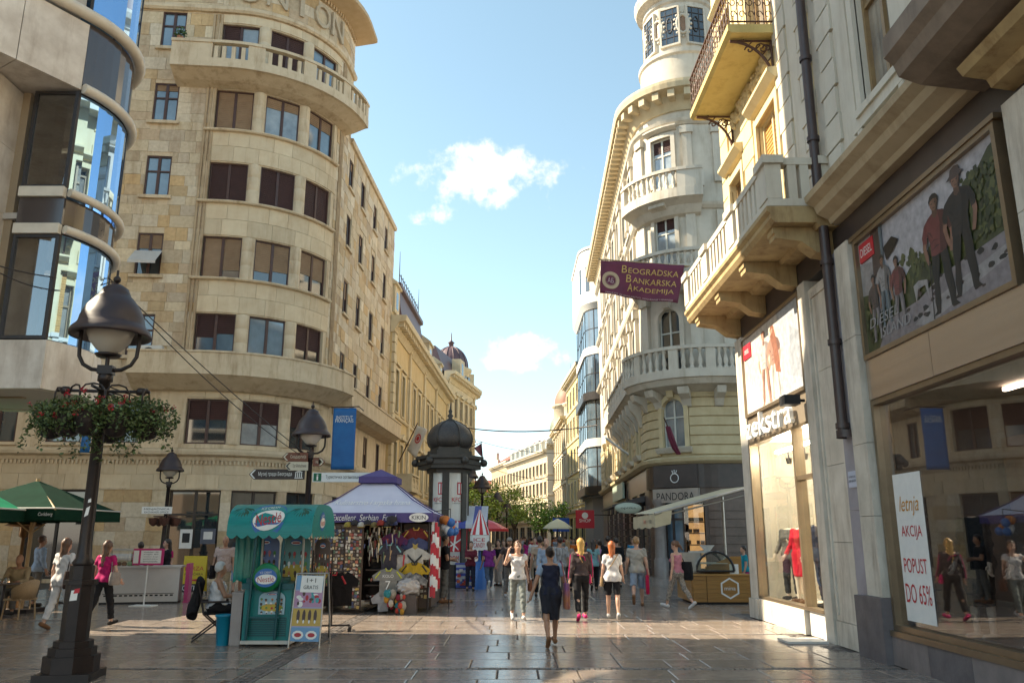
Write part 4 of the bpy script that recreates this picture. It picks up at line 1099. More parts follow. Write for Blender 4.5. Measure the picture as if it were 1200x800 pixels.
fl=MB().box(4.75,5.45,14.7,15.3,.004,.04).build('door_mat',flat('pale_ramp_plate',(.6,.58,.54),.4));tag(fl,'pale metal ramp plate on the paving by the zekstra shop','ramp')
shopw=M('shop_interior_wall',(.66,.6,.5),(.6,.54,.44),.8,1);shopf=flat('shop_display_floor',(.6,.55,.47),.5)
MB().mat(0).box(7.6,7.7,15.0,18.97,.3,3.95).box(5.77,7.6,18.9,18.98,.3,3.95).box(5.77,7.6,14.98,15.06,.3,3.95).mat(1).box(5.76,7.7,15,18.97,.3,.46).mat(0).box(5.76,7.7,15,18.97,3.9,3.98).build('shop_interior',[shopw,shopf],rootZ)
MB().box(6.0,6.06,15.5,18.5,3.62,3.68).build('strip_lamp',M('lit_strip_lamp',(1,.93,.8),rough=.5,emit=45),rootZ)
tl=MB()
for y_ in(16.4,16.9,17.4,17.9):tl.lathe([(.05,0),(.07,.12)],(6.1,y_,3.35),8).tube([(6.1,y_,3.45),(6.1,y_,3.62)],.015,5)
tl.build('track_spot',bk,rootZ)
MB().fbox(zp,S(12.36),S(10.4)-.006,3.84,4.455,-.25,.02).build('metal_panel',steel,rootZ)
MB().fbox(zp,S(10.4)+.006,S(8.25),3.84,4.455,-.25,.02).build('metal_panel',steel,rootZ)
frame(S(12.38),S(8.25),.48,3.835,.08,-.25,.0).fbox(zp,S(12.38),S(8.25),.40,.478,-.25,.06).build('shop_window_frame',bronze,rootZ)
MB().fbox(zp,S(12.31),S(8.3),.55,3.76,-.1,-.09).build('shop_window',glassy('sale_window_glass',(.82,.82,.82),.12),rootZ)
for i in range(4):MB().fbox(zp,S(12.4)+i*1.05+.004,S(12.4)+(i+1)*1.05-.004,0,.395,-.4,.04).build('plinth_stone',old_d if i%2 else M('grey_plinth_stone',(.24,.2,.19),(.17,.145,.14),.6,3,dirt=.5),rootZ)
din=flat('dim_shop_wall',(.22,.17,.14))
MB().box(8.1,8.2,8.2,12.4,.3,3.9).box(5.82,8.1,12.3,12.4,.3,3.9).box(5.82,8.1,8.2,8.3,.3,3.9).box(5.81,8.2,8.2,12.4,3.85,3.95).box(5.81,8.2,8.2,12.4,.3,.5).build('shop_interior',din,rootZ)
MB().box(6.9,6.96,8.8,9.4,3.78,3.83).box(6.9,6.96,10.6,11.2,3.78,3.83).build('strip_lamp',M('warm_strip_lamp',(1,.8,.6),rough=.5,emit=9),rootZ)
MB().box(7.2,7.26,10.9,11.9,.5,3.2).box(7.2,7.26,9.2,10.2,.5,3.2).build('display_panel',flat('brown_display_panel',(.25,.14,.08)),rootZ)
st=thing('sale_sticker','tall white window sticker with red sale lettering','sticker',(*zp.P(S(11.7),-.086),.65))
MB().fbox(zp,S(12.1),S(11.28),.64,2.68,-.088,-.084).build('sheet',wh,st)
org=flat('orange_print',(.55,.25,.03));rdd=flat('sale_red',(.5,.02,.03),.5)
for b_,w_,h_,z_,m_ in(('letnja',.58,.28,2.22,org),('AKCIJA',.6,.2,1.85,rdd),('POPUST',.66,.2,1.4,rdd),('DO 65%',.72,.26,1.02,rdd)):
 text(b_,w_,h_,m_,st,(*zp.P(S(11.69),-.083),z_),(0,-1,0),shear=.3 if b_=='letnja' else 0)
pl=thing('wall_plaque','small white notice plate on the limestone pier left of the sale window','plaque',(*zp.P(S(13.15),.07),2.6))
MB().fbox(zp,S(13.3),S(12.97),2.56,2.82,.062,.075).build('plate',flat('bluish_white_plate',(.5,.52,.62)),pl)
for z_,t_ in((2.73,'овај објекат је под'),(2.66,'видео надзором')):text(t_,.26,.05,bk,pl,(*zp.P(S(13.14),.077),z_),(0,-1,0))
# bank academy corner building
bw=M('grey_white_stucco',(.6,.55,.46),(.5,.45,.37),.75,1.2,bump=.15,dirt=.6,dcol=(.52,.46,.36),dscale=.8)
byel=M('pale_yellow_rusticated_stone',(.58,.48,.29),(.5,.4,.23),.8,2,rnd=.06,dirt=.3,dcol=(.5,.4,.3))
bdark=M('dark_brown_polished_stone',(.15,.1,.08),(.1,.07,.058),.3,3,rnd=.1)
h0=R(-91.7);BC=Vector((9.2,39.2));BR=2.7;LB=26.8
bp0=BC+BR*Vector((math.sin(h0),-math.cos(h0)))-LB*Vector((math.cos(h0),math.sin(h0)))
bp=Path().line(bp0.x,bp0.y,h0,LB).arc(BC.x,BC.y,BR,h0,0);BA=bp.L
bp.line(BC.x,BC.y-BR,0,8);BL=bp.L
q_at=lambda deg:LB+BR*(R(deg)-h0)
rootB=thing('bank_academy_building','ornate grey white corner building with round turret, balconies and balustrades','building',(11,46,0))
CW=q_at(-40)
scol=[LB-2.2-3.3*i for i in range(7)]
fb=[(5.75,8.0),(9.35,12.3),(14.6,17.0),(18.6,21.2)]
ops=[]
for z0,z1 in fb:
 ops.append((CW-.55,CW+.55,z0,z1))
 for c in scol:ops.append((c-.6,c+.6,z0,z1))
 ops.append((BA+2.6-.55,BA+2.6+.55,z0,z1))
gop=[(q_at(-62),q_at(-14),.3,3.3)]+[(c-1.1,c+1.1,.3,3.9)for c in scol]+[(BA+3.6,BA+5.2,.2,3.4)]
mb=MB();mb.mat(0).wall(bp,0,BL,8.5,23.2,ops).mat(1).wall(bp,0,BL,5.05,8.5,ops,-.35,-.02).mat(2).wall(bp,0,BL,0,5.05,gop,-.35,-.02)
mb.build('wall',[bw,byel,bdark],rootB)
MB().prism([bp.P(.1,-1),bp.P(LB,-1.2),bp.P(q_at(-45),-1.2),bp.P(BA,-1.2),bp.P(BL-.1,-1),(17,66)],4.0,23.3).prism([bp.P(.1,-2),bp.P(LB,-2.4),bp.P(BA,-2.4),bp.P(BL-.1,-2),(17,66)],0,3.99).build('interior',dark_in,rootB)
shelf=M('warm_glowing_display',(.5,.27,.1),(.35,.18,.07),.6,3,emit=.5)  # back panel glows by itself to lighten the shop, no lamp there
sh=MB().mat(0).fbox(bp,q_at(-38),q_at(-16),.3,3.2,-.9,-.85).mat(1)
for z in(.9,1.4,1.9,2.4):sh.fbox(bp,q_at(-38),q_at(-16),z,z+.05,-.84,-.5)
for i in range(26):sh.cbox((*bp.P(q_at(rg.uniform(-37,-17)),-.65),rg.choice((.96,1.46,1.96,2.46))+.08),(.12,.12,.16))
sh.build('display_shelf',[shelf,flat('walnut_shelf',(.2,.1,.05))],rootB)
MB().fbox(bp,q_at(-36),q_at(-15),.3,3.28,-.2,-.19).build('shop_window',shop_gl,rootB)
MB().fbox(bp,q_at(-62),q_at(-37),.05,3.28,-.34,-.33).build('shop_door',glass_sky,rootB)
m=MB()
for d_ in(-61.5,-50,-37):m.fbox(bp,q_at(d_)-.05,q_at(d_)+.05,.05,3.28,-.36,-.25)
m.fbox(bp,q_at(-61),q_at(-37.2),2.5,2.6,-.36,-.26).build('door_frame',bandm,rootB)
for i in range(9):
 z0,z1=.02+i*.36,.36+i*.36
 for a_,b_ in((BA-.5,BA+3.55),(BA+5.25,BL),(q_at(-78),q_at(-62)-.02)):
  MB().fbox(bp,a_+.01,b_-.01,z0+.012,z1-.012,-.05,.05).build('stone_course',bdark,rootB)
 for k,c in enumerate(scol):
  for a_,b_ in((c+1.12,c+2.16),):MB().fbox(bp,a_,b_,z0+.012,z1-.012,-.05,.08).build('stone_course',bdark,rootB)
p=bp.P(q_at(-60),.12)
MB().lathe([(.34,0),(.34,.75),(.3,.8),(.27,.9),(.25,3.2),(.33,3.3),(.33,3.45)],(*p,0),16).build('column',M('grey_polished_column',(.26,.22,.2),(.2,.165,.15),.35,3),rootB)
for c in scol:
 put_window(mk_window('bg',2.2,3.6,dk,glass_dark,2,dep=.2,transom=.7),bp,c,.3,rootB,name='shop_window')
MB().fbox(bp,q_at(-88),BL,3.92,4.95,-.05,.08).build('fascia_panel',bandm,rootB)
MB().fprof(bp,0,BL,[(-.05,4.98),(.12,4.98),(.3,5.1),(.34,5.24),(.1,5.34),(-.05,5.36)]).build('string_course',byel,rootB)
rb_ops=[(o[0]-.22,o[1]+.22,o[2]-.6,o[3]+.75)for o in ops[:9]]
for k in range(7):
 z0,z1=5.38+k*.435,5.38+(k+1)*.435
 cut=sorted((o[0],o[1])for o in rb_ops if o[2]<(z0+z1)/2<o[3]);q=0
 for a_,b_ in cut+[(BL,BL)]:
  if a_-q>.05:MB().fbox(bp,q,a_,z0+.03,z1-.03,-.05,.07).build('rustic_course',byel,rootB)
  q=b_
def arch_window(c,z0,z1,w,key,wm,keyst=True):
 """round-headed window with archivolt and keystone"""
 put_window(mk_window(('arch',key),w,z1-z0,flat('white_window_wood',(.55,.55,.5)),glass_pale if key<2 else glass_dark,2,dep=.2,transom=.62),bp,c,z0,rootB)
 m=MB();n=12;r=w/2
 for i in range(n):
  t0,t1=PI*i/n,PI*(i+1)/n
  v=[]
  for t in(t0,t1):
   for rr_,d in((r,-.1),(r+.2,-.1),(r+.2,.14),(r,.14)):v.append((*bp.P(c+rr_*math.cos(t),d),z1-r+rr_*math.sin(t)))
  m.add(v,[(3,2,6,7),(2,1,5,6),(0,3,7,4)])
  m.add([(*bp.P(c+r*math.cos(t0),-.06),z1-r+r*math.sin(t0)),(*bp.P(c+r*math.cos(t1),-.06),z1-r+r*math.sin(t1)),(*bp.P(c+r*math.cos(t1),-.06),z1+.01),(*bp.P(c+r*math.cos(t0),-.06),z1+.01)],[(0,1,2,3)])
 m.fbox(bp,c-r-.2,c-r,z0,z1-r,-.1,.14).fbox(bp,c+r,c+r+.2,z0,z1-r,-.1,.14)
 m.build('archivolt',wm,rootB)
 if keyst:MB().fprof(bp,c-.16,c+.16,[(0,z1+.0),(.26,z1+.05),(.34,z1+.5),(.2,z1+.6),(0,z1+.6)]).build('keystone',wm,rootB)
for i,c in enumerate([CW]+scol+[BA+2.6]):
 arch_window(c,*fb[0],1.1 if c==CW or c>BA else 1.2,i,byel)
 MB().fprof(bp,c-.85,c+.85,[(0,5.5),(.2,5.5),(.3,5.65),(.34,5.74),(0,5.74)]).build('sill',bw,rootB)
 w_=1.1 if c==CW or c>BA else 1.2
 arch_window(c,*fb[1],w_,i+20,bw)
 for fi in(2,3):
  z0,z1=fb[fi]
  put_window(mk_window(('b',fi,w_,i%3),w_,z1-z0,flat('white_window_wood',(.55,.55,.5)),[glass_pale,glass_sky,glass_dark][i%3],2,(.25,shut_brown)if i%3==0 else None,dep=.2,transom=.66),bp,c,z0,rootB)
  m=MB();e=.2
  m.fbox(bp,c-w_/2-e,c-w_/2,z0,z1,-.05,.1).fbox(bp,c+w_/2,c+w_/2+e,z0,z1,-.05,.1).fbox(bp,c-w_/2-e,c+w_/2+e,z1,z1+e,-.05,.1).fprof(bp,c-w_/2-.3,c+w_/2+.3,[(-.02,z1+.3),(.1,z1+.32),(.3,z1+.45),(.3,z1+.52),(-.02,z1+.58)])
  m.build('surround',bw,rootB)
bm1=baluster_mesh(.92,.13,bw,8)
sect=lambda a,b,k:[(a+(b-a)*i/k+.22,a+(b-a)*(i+1)/k-.22)for i in range(k)]
a,b=q_at(-88),BA+3.2
ps_=[q_at(-88),q_at(-62),q_at(-30),q_at(-4),BA+1.6,BA+3.1]
balcony(bp,a,b,8.75,10.25,1.05,rootB,bw,posts=ps_,bal=(bm1,.27,[(ps_[i]+.2,ps_[i+1]-.2)for i in(0,1,2,3)]),solid=[(ps_[4],ps_[5])],slab=.42,rail=.16,under=[(0,8.2),(.3,8.35),(.8,8.5),(.95,8.75),(1.05,8.78),(1.05,9.17),(0,9.17)])
balcony(bp,LB-14,LB-.9,8.75,10.1,.8,rootB,bw,posts=[LB-14+1.63*i for i in range(9)],bal=(bm1,.29,sect(LB-14,LB-1,8)),slab=.42,rail=.14)
for i in range(9):
 q=LB-13.6+1.6*i
 MB().fprof(bp,q-.2,q+.2,[(0,7.0),(.15,7.05),(.3,7.5),(.62,7.9),(.7,8.4),(0,8.4)]).build('corbel',bw,rootB)
for dg in(-80,-55,-25,5):
 q=q_at(dg);MB().fprof(bp,q-.2,q+.2,[(0,7.55),(.12,7.6),(.3,7.9),(.7,8.1),(.8,8.4),(0,8.3)]).build('corbel',bw,rootB)
bm2=baluster_mesh(.62,.1,bw,8)
for(z0,z1,a_,b_)in((13.7,14.95,q_at(-86),BA+.4),(17.55,19.05,q_at(-80),q_at(-2))):
 n=3
 balcony(bp,a_,b_,z0,z1,.95,rootB,bw,posts=[a_+.1,b_-.1],bal=(bm2 if z1<15 else baluster_mesh(.85,.12,bw,8),.24,[(a_+.5,b_-.9)]),solid=[(b_-.9,b_)],slab=.46,rail=.16,under=[(0,z0-.7),(.25,z0-.6),(.5,z0-.25),(.85,z0-.05),(.95,z0),(.95,z0+.46),(0,z0+.46)])
MB().fprof(bp,CW-.35,CW+.35,[(0,16.95),(.2,16.95),(.3,17.15),(.75,17.3),(.75,17.5),(0,17.5)]).build('corbel',bw,rootB)
for q in[q_at(-70),q_at(-12),BA+.9,BA+4.2]+[c+1.65 for c in scol[1:]]+[c+1.0 for c in scol[::2]]:
 MB().fbox(bp,q-.26,q+.26,10.38,13.2,-.02,.2).fbox(bp,q-.34,q+.34,12.7,13.18,-.02,.3).fbox(bp,q-.34,q+.34,9.2,10.4,-.02,.26).build('pilaster',bw,rootB)
 MB().fbox(bp,q-.22,q+.22,15.2,17.1,-.02,.15).build('pilaster',bw,rootB)
 MB().fbox(bp,q-.22,q+.22,18.6,21.6,-.02,.15).fbox(bp,q-.3,q+.3,21.2,21.58,-.02,.24).build('pilaster',bw,rootB)
for z,k in((13.2,1),(17.2,.8),(21.7,.9)):
 MB().fprof(bp,0,BL,[(-.02,z),(.1*k,z+.02),(.26*k,z+.16),(.32*k,z+.3),(.05,z+.38),(-.02,z+.38)]).build('string_course',bw,rootB)
bg2=M('warm_cream_cornice',(.6,.5,.32),(.52,.42,.26),.75,2,dirt=.3)
MB().fprof(bp,0,BL,[(-.1,22.5),(.1,22.5),(.3,22.9),(.42,23.2),(.95,23.35),(1.0,23.6),(1.0,23.75),(-.1,23.95)]).build('cornice',bg2,rootB)
m=MB()
for i in range(int(BL/.62)):q=i*.62+.3;m.fbox(bp,q-.13,q+.13,22.92,23.3,.2,.85)
tag(m.build('modillions',bg2,rootB),kind='stuff')
def turret_lathe(name,prof,m=bw,n=40):return MB().lathe(prof,(BC.x,BC.y,0),n,crisp=True).build(name,m,rootB)
turret_lathe('turret_drum',[(2.35,23.9),(2.35,24.3),(2.2,24.4),(2.2,26.0),(2.3,26.1),(2.3,26.3),(2.1,26.4),(1.85,26.45),(1.85,29.3),(1.95,29.4),(1.95,29.6),(2.3,29.8),(2.4,30.1),(2.4,30.3),(1.8,30.5)])
turret_lathe('turret_dome',[(2.0,30.5),(2.0,31.2),(1.8,32.4),(1.2,33.6),(.4,34.4),(.1,35.6),(.01,36.2)],slate)
lead=flat('dark_leaded_bar',(.05,.04,.035),.5)
for k,dg in enumerate((-112,-70,-28,14)):
 a=R(dg);n_=Vector((math.sin(a),-math.cos(a)));t_=Vector((math.cos(a),math.sin(a)))
 loc=(BC.x+1.84*n_.x-11,BC.y+1.84*n_.y-46,26.75)
 key=('turret',)
 if key not in WCACHE:
  f=MB().box(-.55,-.45,-.1,.1,0,2.3).box(.45,.55,-.1,.1,0,2.3).box(-.45,.45,-.1,.1,0,.1).box(-.45,.45,-.1,.1,2.2,2.3)
  l=MB()
  for x in(-.2,.2):l.box(x-.018,x+.018,-.075,-.045,.1,2.2)
  for z in(.5,.95,1.4,1.85):l.box(-.45,.45,-.08,-.05,z-.018,z+.018)
  l.tube([(.16*math.cos(t),-.085,1.2+.45*math.sin(t))for t in[2*PI*i/14 for i in range(15)]],.025,5)
  WCACHE[key]=[('window',f.mesh('window',bw)),('pane',MB().box(-.46,.46,-.05,-.03,.08,2.22).mesh('pane',glass_dark)),('leading',l.mesh('leading',lead))]
 w=inst('window',WCACHE[key][0][1],rootB,loc,a)
 for nm,me in WCACHE[key][1:]:inst(nm,me,w)
for dg in(-91,-49,-7):
 a=R(dg);n_=Vector((math.sin(a),-math.cos(a)));t_=Vector((math.cos(a),math.sin(a)));c=Vector((BC.x,BC.y))+1.86*n_
 m=MB();pts=[(c.x+t_.x*.3*math.cos(t)+n_.x*.03,c.y+t_.y*.3*math.cos(t)+n_.y*.03,27.95+.55*math.sin(t))for t in[2*PI*i/20 for i in range(21)]]
 m.tube(pts,.09,6)
 for t in range(16):m.sphere((c.x+t_.x*.42*math.cos(t*PI/8),c.y+t_.y*.42*math.cos(t*PI/8),27.95+.72*math.sin(t*PI/8)),.09,6,4)
 w=m.build('oval_wreath',bw,rootB)
 MB().add([(c.x+t_.x*.3*math.cos(t)+n_.x*.02,c.y+t_.y*.3*math.cos(t)+n_.y*.02,27.95+.55*math.sin(t))for t in[2*PI*i/20 for i in range(20)]],[tuple(range(20))]).build('pane',M('amber_leaded_pane',(.3,.18,.1),(.22,.13,.07),.2,5),w)
ps=thing('jewellery_shop_sign','PANDORA lettering with crowned ring emblem above the dark corner entrance','sign',(*bp.P(CW,.1),3.3))
a=R(-40);X=Vector((math.cos(a),math.sin(a),0));n_=Vector((math.sin(a),-math.cos(a),0));c=Vector((*bp.P(CW,.13),0))
def obox(mb,c,X,w,h,d):
 n_=Vector((X.y,-X.x,0));Z=Vector((0,0,1));vs=[]
 for k in(-d/2,d/2):
  for x,z in((-w/2,-h/2),(w/2,-h/2),(w/2,h/2),(-w/2,h/2)):vs.append(c+X*x+Z*z+n_*k)
 return mb.add(vs,[(0,3,2,1),(4,5,6,7),(0,1,5,4),(1,2,6,5),(2,3,7,6),(3,0,4,7)])
obox(MB(),c+Vector((0,0,3.58))-n_*.05,X,2.3,.62,.16).build('sign_panel',M('brushed_silver_sign',(.42,.38,.34),(.34,.3,.27),.35,2,metal=.6),ps)
text('PANDORA',1.9,.34,bk,ps,c+Vector((0,0,3.55))+n_*.035,X)
obox(MB(),c+Vector((0,0,4.45))-n_*.05,X,2.2,1.0,.1).build('emblem_panel',bandm,ps)
m=MB();cc=c+Vector((0,0,4.36))+n_*.03
m.tube([cc+X*.2*math.cos(t)+Vector((0,0,.2*math.sin(t)))for t in[2*PI*i/20 for i in range(21)]],.022,6)
for t in(70,90,110):m.tube([cc+X*.2*math.cos(R(t))+Vector((0,0,.21*math.sin(R(t)))),cc+X*.3*math.cos(R(t))+Vector((0,0,.32*math.sin(R(t))))],.018,5).sphere(cc+X*.32*math.cos(R(t))+Vector((0,0,.34*math.sin(R(t)))),.03,6,4)
m.build('ring_emblem',white_l,ps)
pq=thing('street_plaque','small dark enamel street name plate on the brown stone courses','plaque',(*bp.P(BA+1.6,.07),2.6))
MB().fbox(bp,BA+1.3,BA+2.2,2.5,2.95,.06,.08).build('plate',flat('navy_enamel',(.03,.03,.06),.3),pq)
text('КНЕЗ МИХАИЛОВА',.75,.1,white_l,pq,(*bp.P(BA+1.75,.085),2.72),(1,0,0))
# further houses up the street
rootM=thing('white_modern_building','white modern building with rounded drum top and curved glass bay','building',(9,70,0))
wmod=M('white_render',(.68,.66,.62),(.62,.6,.56),.6,1)
MC=Vector((8.7,70.2))
mp=Path().line(MC.x-2.6,78,R(-90),7.8).arc(MC.x,MC.y,2.6,R(-90),R(30))
MB().fbox(mp,0,mp.L,21.8,26.8,-.4,0).fbox(mp,0,mp.L,26.8,27,-.4,.1).fprof(mp,0,mp.L,[(-.6,21.2),(-.3,21.3),(0,21.79),(-.6,21.79)]).build('drum',wmod,rootM)
for q in(8.4,9.6,11.6):MB().fbox(mp,q-.22,q+.22,22.9,25.2,.0,.03).build('window',glass_dark,rootM)
MB().fbox(mp,0,mp.L,5,21.2,-1.4,-.6).prism([(MC.x-1.8,78),(MC.x-1.8,70.2),(MC.x,68),(15,68),(15,78)],0,26.7).build('interior',flat('grey_core',(.2,.2,.2)),rootM)
for k in range(4):
 z=5.2+k*4
 MB().fbox(mp,0,mp.L,z,z+.7,-.7,-.25 if k%2 else-.1).build('floor_band',wmod if k%2 else dk,rootM)
 for i in range(8):
  q=mp.L*i/8;MB().fbox(mp,q+.05,q+mp.L/8-.05,z+.7,z+4,-.42,-.38).build('curved_pane',glass_sky,rootM)
 g_=MB()
 for i in range(9):q=min(mp.L-.03,max(.03,mp.L*i/8));g_.fbox(mp,q-.03,q+.03,z+.7,z+4,-.45,-.34)
 g_.fbox(mp,0,mp.L,z+2.3,z+2.36,-.45,-.35);g_.build('glazing_bar',dk,rootM)
def row_house(name,label,x,y,hd,L_,zt,floors,wm,trim,key,nc,ground=4.4,roofc=None,ww=1.1,rh=3.2,depth=9,simple=True,cornice=.7):
 r=thing(name,label,'building',(x+3,y,0));F=Path().line(x,y,hd,L_)
 facade(r,F,0,L_,floors,[L_*(i+.5)/nc for i in range(nc)],ww,wm,trim,flat('pale_window_frame',(.4,.37,.32)),glass_dark,zt,key=key,simple=simple,surround=.12,hood=not simple,ground=ground,depth=depth,cornice=cornice)
 e0,e1=F.P(.02,-.02),F.P(.02,-depth)
 MB().fbox(F,-.01,.25,0,zt,-depth,-.36).fbox(F,L_-.25,L_+.01,0,zt,-depth,-.36).build('gable_wall',wm,r)
 if roofc:MB().fprof(F,-.1,L_+.1,[(-depth,zt+.05),(.3,zt+.05),(-depth*.45,zt+rh),(-depth,zt+rh)]).build('roof',roofc,r)
 return r,F
ylp=M('lemon_yellow_plaster',(.66,.54,.24),(.6,.48,.2),.8,1);crm=M('cream_far_plaster',(.62,.55,.42),(.55,.48,.36),.8,1);wht=M('white_far_plaster',(.66,.63,.56),(.6,.57,.5),.8,1)
redt=M('red_roof_tiles',(.36,.085,.05),(.28,.065,.04),.8,4);brt=M('copper_brown_dome',(.3,.13,.07),(.22,.1,.06),.6,3);grn=M('green_copper_dome',(.16,.19,.12),(.11,.13,.085),.6,3)
F4=[(5.2,7.4),(8.6,10.8),(12,14.2),(15.4,17.4)]
row_house('yellow_house','narrow lemon yellow house beyond the white modern building',6.35,93,R(-87.3),14,18.8,F4,ylp,crm,'r8',5)
r10,F10=row_house('brown_dome_house','cream house with copper brown dome',5.75,111,R(-88.4),17.5,15.4,F4[:3],crm,trimy,'r10',6,simple=False)
def dome_on(r,x,y,z,rad,h,m,drum):
 MB().lathe([(rad*1.05,-drum),(rad*1.05,-.3),(rad*1.18,-.15),(rad*1.18,0),(rad,.05)],(x,y,z),20).build('drum',crm,r)
 MB().lathe([(rad*math.cos(t),h*math.sin(t))for t in[i*PI/2/9 for i in range(9)]]+[(rad*.12,h),(rad*.1,h*1.15),(.05,h*1.3),(.02,h*1.9)],(x,y,z),20).build('dome',m,r)
dome_on(r10,7.7,104,18.2,2.2,3.0,brt,3.5);dome_on(r10,8.2,97,17.4,1.8,2.3,brt,2.5)
r9,F9=row_house('green_dome_house','pale corner house with small green dome and finial',4.9,113,R(0),6,14.4,[(4.6,6.4),(7.6,9.4),(10.4,12.0)],wht,crm,'r9',2,ww=1.3,ground=3.8)
dome_on(r9,6.6,115.2,16.2,1.25,2.4,grn,2.2)
r11,F11=row_house('long_cream_house','long cream house with rows of windows and roof dormers',4.9-.2385*24,113.3+.971*24,R(-76.2),24,13.6,[(4.6,6.4),(7.4,9.2),(10.2,11.8)],M('warm_far_plaster',(.56,.47,.33),(.5,.41,.28),.8,1),crm,'r11',12,roofc=M('grey_tin_roof',(.3,.31,.29),(.24,.25,.23),.6,2),rh=1.5,ww=1.1,ground=3.8)
for i in range(8):
 q=1.5+i*3
 o=MB().fbox(F11,q-.5,q+.5,13.7,15.0,-1.6,-.3).fprof(F11,q-.65,q+.65,[(-1.6,15.0),(-.15,15.0),(-.8,15.5),(-1.6,15.5)]).build('dormer',wht,r11);MB().fbox(F11,q-.3,q+.3,13.9,14.8,-.3,-.28).build('pane',glass_dark,o)
r12,F12=row_house('red_roof_house','ochre house with red pitched roof at the far end',-4.0,158,R(-78),17,14.6,[(4.8,6.6),(7.8,9.6),(10.8,12.4)],M('ochre_far_plaster',(.5,.38,.22),(.44,.33,.19),.8,1),crm,'r12',7,roofc=redt,rh=3.6,depth=12)
MB().fprof(F12,1.5,7,[(-.4,14.8),(.1,14.8),(.1,15.6),(-.4,15.6)]).fbox(F12,2.6,5.8,15.6,17,-.4,.1).build('gable',crm,r12)
row_house('closing_house','pale house closing the view at the street end',-22,190,R(2),30,11.5,F4[:2],crm,wht,'r13',11,roofc=redt)
# street lamps
castm=M('black_brown_cast_iron',(.032,.022,.02),(.022,.016,.015),.42,6,bump=.1,metal=.35)
hoodm=M('brown_lamp_hood',(.036,.021,.022),(.026,.016,.017),.45,3)
globem=M('milky_lamp_globe',(.52,.47,.4),(.46,.41,.35),.25,2)
red_fl=M('red_geranium',(.42,.015,.03),(.3,.01,.02),.6,8)
leaf2=M('geranium_leaves',(.085,.125,.035),(.045,.075,.02),.55,9,rnd=.5)
def lamp_meshes():
 if 'lamp' in WCACHE:return WCACHE['lamp']
 L_=[]
 oc=lambda r:[(r*math.cos(PI/8+PI/4*i),r*math.sin(PI/8+PI/4*i))for i in range(8)]
 b=MB().box(-.34,.34,-.34,.34,0,.1).prism(oc(.34),.1,.3).prism(oc(.29),.3,.4).prism(oc(.24),.4,.48)
 L_.append(('base',b.mesh('base',castm)))
 s=MB().prism(oc(.175),.48,1.18).prism(oc(.21),1.18,1.24).prism(oc(.15),1.24,1.42).lathe([(.12,1.42),(.14,1.46),(.1,1.52),(.085,1.7),(.07,3.9),(.1,3.92),(.1,4.0),(.06,4.04)],n=16)
 L_.append(('shaft',s.mesh('shaft',castm)))
 y=MB().box(-.1,.1,-.08,.08,4.02,4.14)
 for sg in(-1,1):
  y.tube([(sg*.08,0,4.08),(sg*.2,0,4.09),(sg*.32,0,4.16),(sg*.385,0,4.28),(sg*.395,0,4.42),(sg*.395,0,4.66)],.028,8)
 y.tube([(0,0,4.13),(0,0,4.3)],.03,8)
 L_.append(('yoke',y.mesh('yoke',castm)))
 g=MB().lathe([(.03,4.26),(.15,4.27),(.18,4.31),(.1,4.33)],n=20);L_.append(('globe_cup',g.mesh('globe_cup',castm)))
 g=MB().lathe([(.1,4.325),(.17,4.38),(.27,4.5),(.315,4.62),(.3,4.74),(.2,4.8)],n=24);L_.append(('globe',g.mesh('globe',globem)))
 h=MB().lathe([(.36,4.66),(.5,4.57),(.54,4.56),(.545,4.6),(.52,4.66),(.46,4.72),(.44,4.76),(.425,4.84),(.36,5.0),(.26,5.13),(.215,5.17),(.205,5.2),(.17,5.28),(.08,5.34),(.02,5.36),(.02,5.38)],n=28)
 L_.append(('hood',h.mesh('hood',hoodm)))
 f=MB().sphere((0,0,5.42),.055,10,6).tube([(0,0,5.3),(0,0,5.56)],.018,6);L_.append(('finial',f.mesh('finial',castm)))
 WCACHE['lamp']=L_
 return L_
def lamp(label,x,y,rz=0,sc=1,group=None):
 t=thing('street_lamp',label,'street lamp',(x,y,0),R(rz),group);t.scale=(sc,sc,sc)
 for n,me in lamp_meshes():inst(n,me,t)
 return t
def basket(lmp,x,y,z,n,rng,r=.3):
 """hanging pot with trailing geraniums: a thing hung on the lamp"""
 w=Vector((x,y,z))
 t=thing('flower_basket','x','flower basket',w)
 MB().lathe([(.05,-.2),(.13,-.16),(.17,0),(.18,.1),(.19,.12)],n=12).build('pot',castm,t,world=False)
 f=leaves(MB(),(0,0,.1),r*1.08,n,.03,rng,(1.1,1.1,.85))
 for k in range(9):
  a=rng.uniform(0,6.28);L_=rng.uniform(.25,.6)
  for i in range(12):
   q=i/11;leaves(f,((.16+q*.18)*math.cos(a),(.16+q*.18)*math.sin(a),.1-L_*q*q),.05,3,.03,rng)
 f.build('foliage',leaf2,t,world=False)
 m=MB()
 for k in range(7):
  a=rng.uniform(0,6.28);e=rng.uniform(.1,.36);c=(e*math.cos(a),e*math.sin(a),rng.uniform(0,.42))
  leaves(m,c,.045,12,.022,rng)
 m.build('blossoms',red_fl,t,world=False)
 return t
rng=random.Random(21)
LA=lamp('large dark street lamp in front with hanging geranium baskets and stickered base',-5.74,11.2,8)
m=MB().tube([(-.62,0,3.78),(.62,0,3.78)],.022,8).tube([(0,-.45,3.78),(0,.45,3.78)],.022,8).lathe([(.05,-.05),(.09,0),(.05,.05)],(-.5,0,3.78),8).lathe([(.05,-.05),(.09,0),(.05,.05)],(.5,0,3.78),8)
hang=[(-.62,0),(.62,0),(0,-.45),(0,.45),(-.3,-.3),(.32,-.34)]
